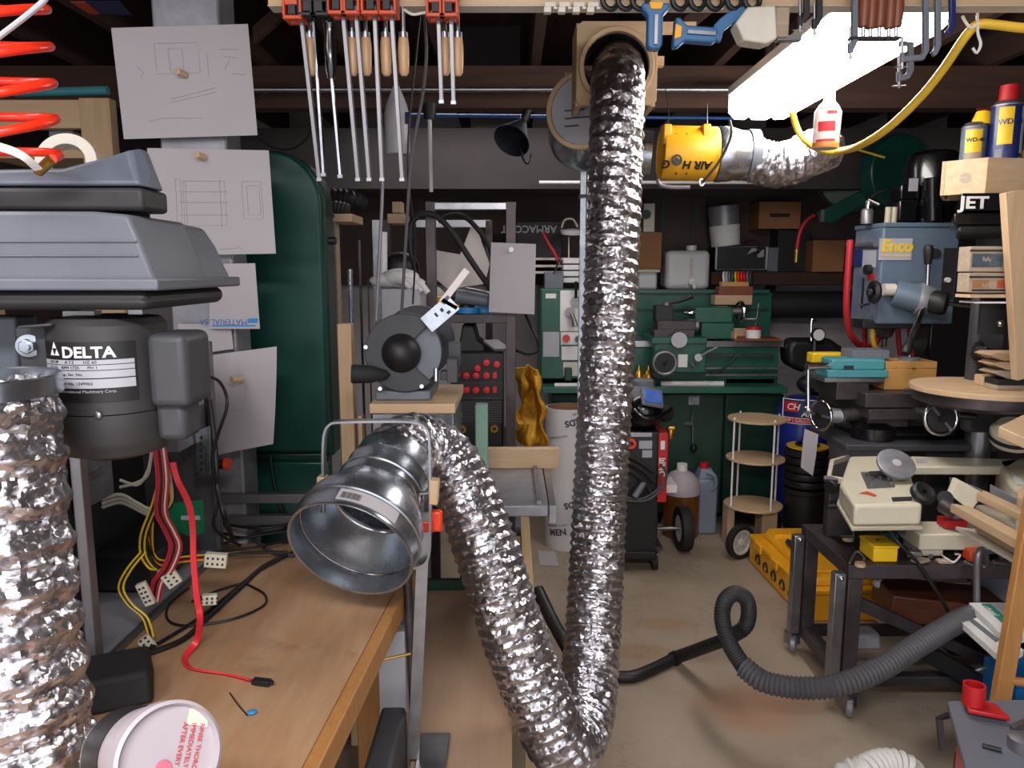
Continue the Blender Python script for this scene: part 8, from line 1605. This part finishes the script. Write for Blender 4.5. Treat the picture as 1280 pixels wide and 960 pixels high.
# ---------------------------------------------------------------- vacuum hose
def hose():
    t = thing('vacuum_hose', 'black ribbed vacuum hose looping over the concrete floor in front of the saw stand', 'hose', G(905, 800, 0))
    pts = [D(905, 800, 2.75), D(930, 785, 2.75), D(936, 765, 2.72), D(932, 748, 2.7), D(918, 742, 2.66), D(906, 752, 2.62), D(903, 775, 2.58), D(912, 805, 2.52), D(930, 834, 2.45), D(955, 852, 2.4), D(1000, 860, 2.35), D(1050, 856, 2.32), D(1100, 836, 2.35), D(1150, 805, 2.42), D(1195, 778, 2.5), D(1220, 768, 2.56)]
    pts = [p if p.z > .036 else V((p.x, p.y, .036)) for p in pts]
    mb = MB('foam_hose'); corrug(mb, pts[:9], .0265, .0095, .0017, 20, 10); mb.build('ribbed_hose', t)
    mb = MB('hose_grey'); corrug(mb, pts[8:], .033, .0145, .0032, 24, 10); mb.build('grey_hose', t, label='greyer thicker ribbed length')
    a, b, c = G(770, 850, .025), G(845, 822, .025), pts[0]
    w = MB('black'); w.cyl(c, b, .0235, .025, 24); w.cyl(b, G(842, 824, .026), .029, n=24); w.build('hose_cuff', t); MB('black').tube([b, G(800, 843, .024), G(775, 846, .022), G(740, 842, .022)], .026, 20, sm=4, rf=lambda s: .0225).build('hose_wand', t)
    MB('black').tube([W(672, 737, 2.5), W(690, 775, 2.4), W(712, 815, 2.3), W(730, 850, 2.35), G(760, 846, .03)], .022, 16, sm=6).build('wand_tail', t)
    mb = MB('white_hose'); corrug(mb, [V((.9, 1.6, .05)), G(1058, 985, .1), G(1082, 964, .13), G(1108, 955, .135), G(1134, 962, .12), G(1150, 990, .07), V((1.17, 1.6, .045))], .04, .017, .004, 20, 8); mb.one('white_hose', 'white ribbed hose arching into the bottom of the picture', 'hose')
hose()
# ---------------------------------------------------------------- machine at the lower right corner
def corner():
    PYX = 800
    # grey tool table with the red dust port, a yellow-brown easel leg and white cartons
    zt = .40; P = [G(1186, 878, zt), G(1232, 880, zt), G(1330, 960, zt), G(1330, 1080, zt), G(1225, 1000, zt)]
    t = thing('sander_table', 'grey metal machine table with a red dust port at the lower corner', 'machine table', (1.45, 1.65, 0))
    mb = MB('lead_grey'); mb.prism([G(1184, 876, zt), G(1300, 874, zt), G(1420, 1010, zt), G(1222, 1010, zt)], (0, 0, -.018)); mb.build('machine_top', t, .003)
    x0 = G(1215, 990, zt).x
    MB('red').prism([G(1196, 925, zt-.03), G(1240, 925, zt-.03), G(1300, 1010, zt-.03), G(1222, 1010, zt-.03)], (0, 0, -.15)).build('machine_body', t, .004, label='red machine body'); MB('black').bb((1.40, 1.50, 0), (1.95, 1.93, .20)).build('machine_base', t, .01)
    MB('steel').bb((1.245, 1.80, .28), (1.262, 1.82, zt-.02)).build('support_strut', t) if False else None
    q = zt+.0; mb = MB('red'); mb.prism([G(1201, 873, q+.012), G(1243, 884, q+.012), G(1263, 902, q+.012), G(1210, 892, q+.012)], (0, 0, .012)); dp = mb.build('dust_port_flange', t, .003, label='bright red port flange'); c = G(1217, 876, q+.03); MB('red').lathe([(.022, 0), (.027, 0), (.027, .055), (.022, .055), (.022, 0)], c-V((0, 0, .01)), (.0, 0.05, 1), 32).build('port_pipe', dp)
    MB('black').cyl(G(1228, 932, q+.005), G(1252, 938, q+.006), .006, n=12).build('lever', t); MB('alu').lathe([(0, 0), (.03, 0), (.03, .03), (.012, .036), (0, .036)], G(1276, 936, q), (0, 0, 1), 28).build('locking_knob', t); MB('steel').prism([G(1262, 912, q+.001), G(1290, 900, q+.001), G(1290, 906, q+.001), G(1266, 917, q+.001)], (0, 0, .015)).build('fence_piece', t)
    b = thing('dark_bracket_frame', 'dark angled steel frame beside the grey machine table', 'frame', (1.28, 1.9, 0)); MB('raw_steel').tube([G(1178, 938, .22), G(1174, 898, .30), G(1190, 893, .33)], 1, sm=0, flat=(.006, .008)).build('grey_bar', b); MB('black').bb((1.255, 1.80, 0), (1.33, 1.98, .2)).build('black_panel', b, .004)
    # yellow-brown leg of a stool with its rung
    s = thing('wooden_stool', 'honey brown wooden stool leg and rung rising at the picture edge', 'stool', (1.62, 1.95, 0)); a, b_ = W(1248, 890, 2.05), W(1290, 640, 2.13)
    f = (b_-a); foot = a+f*(-(a.z-.0)/f.z) if a.z > 0 else a
    for dx in (0, .44): MB('oak').tube([foot+V((dx*1.1, .0, 0)), b_+V((dx, 0, 0))+f*.1], 1, sm=0, flat=(.014, .024), ref=(0, 1, 0)).build('leg', s, .003)
    p = W(1262, 850, 2.06); MB('oak').cyl(p, p+V((.42, -.05, -.05)), .013, n=18).build('rung', s); tp = b_+f*.1; MB('oak').bb((tp.x+.0, tp.y-.3, tp.z), (tp.x+.5, tp.y+.02, tp.z+.03)).build('seat', s, .006); 
    for dx in (.62,): MB('oak').tube([V((foot.x+dx+.1, foot.y+.25, 0)), V((tp.x+dx-.1, tp.y+.01, tp.z))], 1, sm=0, flat=(.014, .02), ref=(0, 1, 0)).build('leg', s, .003)
    # two white cartons with printing
    zc = .40
    for i, (pts, z, lb) in enumerate((((1187, 764), (1215, 763), (1262, 806), (1250, 826), .400, 'lower white flat carton with grey printing sticking out beside the stool leg'), ((1211, 754), (1275, 754), (1290, 796), (1262, 806), .425, 'upper white flat carton with green printing lying on the other'))[k] if False else None for k in range(0)): pass
    c = thing('flat_carton', 'lower white flat carton with grey printing beside the stool leg', 'carton', G(1225, 790, .40)); MB('white').prism([G(1187, 764, .42), G(1216, 763, .42), G(1280, 812, .42), G(1256, 826, .42)], (0, 0, -.022)).build('carton', c, .002)
    MB('lead_grey').prism([G(1205, 771, .4205), G(1212, 770, .4205), G(1250, 800, .4205), G(1245, 803, .4205)], (0, 0, .0006)).build('grey_print', c)
    u = G(1250, 800, .43)-G(1212, 770, .43); 
    c2 = thing('flat_carton', 'upper white flat carton with green printing resting on the lower one', 'carton', G(1245, 775, .42)); MB('white').prism([G(1211, 753, .445), G(1280, 753, .445), G(1300, 790, .445), G(1260, 800, .445)], (0, 0, -.023)).build('carton', c2, .002)
    MB('print_teal').prism([G(1226, 755, .4455), G(1238, 755, .4455), G(1263, 777, .4455), G(1256, 782, .4455)], (0, 0, .0006)).build('green_print', c2); uu = (G(1260, 780, .45)-G(1230, 755, .45)).normalized(); text('carton_lettering', 'cheal', c2, G(1231, 757.5, .4465), 'white', .034, u=uu, v=(-uu.y, uu.x, 0), ext=.0002, bold=.0006)
    k = thing('carton_rest', 'dark low rest carrying the white cartons beside the stool', 'rest', (1.75, 2.0, 0)) if False else None
corner()
# ================================================================ the gloom at the far left
def left_far():
    Y = 2.75; t = thing('wooden_shelf_frame', 'bare wooden frame with post and crossbar behind the orange hose coil', 'shelf', (W(118, 0, Y).x, Y+.1, 0))
    a, b = W(103, 190, Y), W(136, 122, Y); MB('pine_z').bb((a.x, Y, 0), (b.x, Y+.05, b.z)).build('post', t, .003)
    a, b = W(-60, 160, Y), W(103, 124, Y); MB('pine').bb((a.x, Y+.005, a.z), (b.x-.001, Y+.045, b.z)).build('crossbar', t, .003)
    MB('pine_z').bb((a.x, Y, 0), (a.x+.09, Y+.05, a.z-.001)).build('post', t, .003); zs = W(0, 186, Y).z; MB('pine').bb((a.x+.0905, Y+.01, zs-.03), (b.x-.002, Y+.4, zs)).build('shelf_board', t)
    p = thing('power_strip', 'white outlet box standing on the shelf in the wooden frame', 'outlet box', (W(76, 0, Y).x, Y+.2, zs)); a, b = W(62, 184, Y+.1), W(90, 163, Y+.1); MB('label_grey').bb((a.x, Y+.1, zs+.001), (b.x, Y+.16, b.z)).build('case', p, .004)
    for x in (70, 80):
        for y in (171, 179): MB('dark').px(x-2, y-2, x+2, y+2, Y+.098, .004).build('socket', p)
    MB('teal').cyl(W(20, 116, 2.9), W(135, 113, 2.9), .016, n=14).one('hanging_pipe', 'grey-green pipe running above the wooden frame', 'pipe')
    t = thing('ceiling_print_hanging', 'red and blue printed sheet pinned up between the joists', 'print', W(130, 18, 2.6)); z = 2.36
    q = lambda x, y: G(x, y, 2.40); MB('navy').prism([q(118, 17), q(165, 19), q(150, 2), q(100, 2)], (0, 0, .002)).build('blue_field', t); MB('clamp_orange').prism([q(112, 17), q(124, 17), q(106, 2), q(88, 2)], (0, 0, -.002)).build('red_field', t)
    MB('lead_grey').bb((-2.6, 3.0, .0), (-1.3, 3.35, 1.2)).one('storage_cabinet', 'dark grey cabinet standing in the gloom behind the computer', 'cabinet', bevel=.004)
left_far()
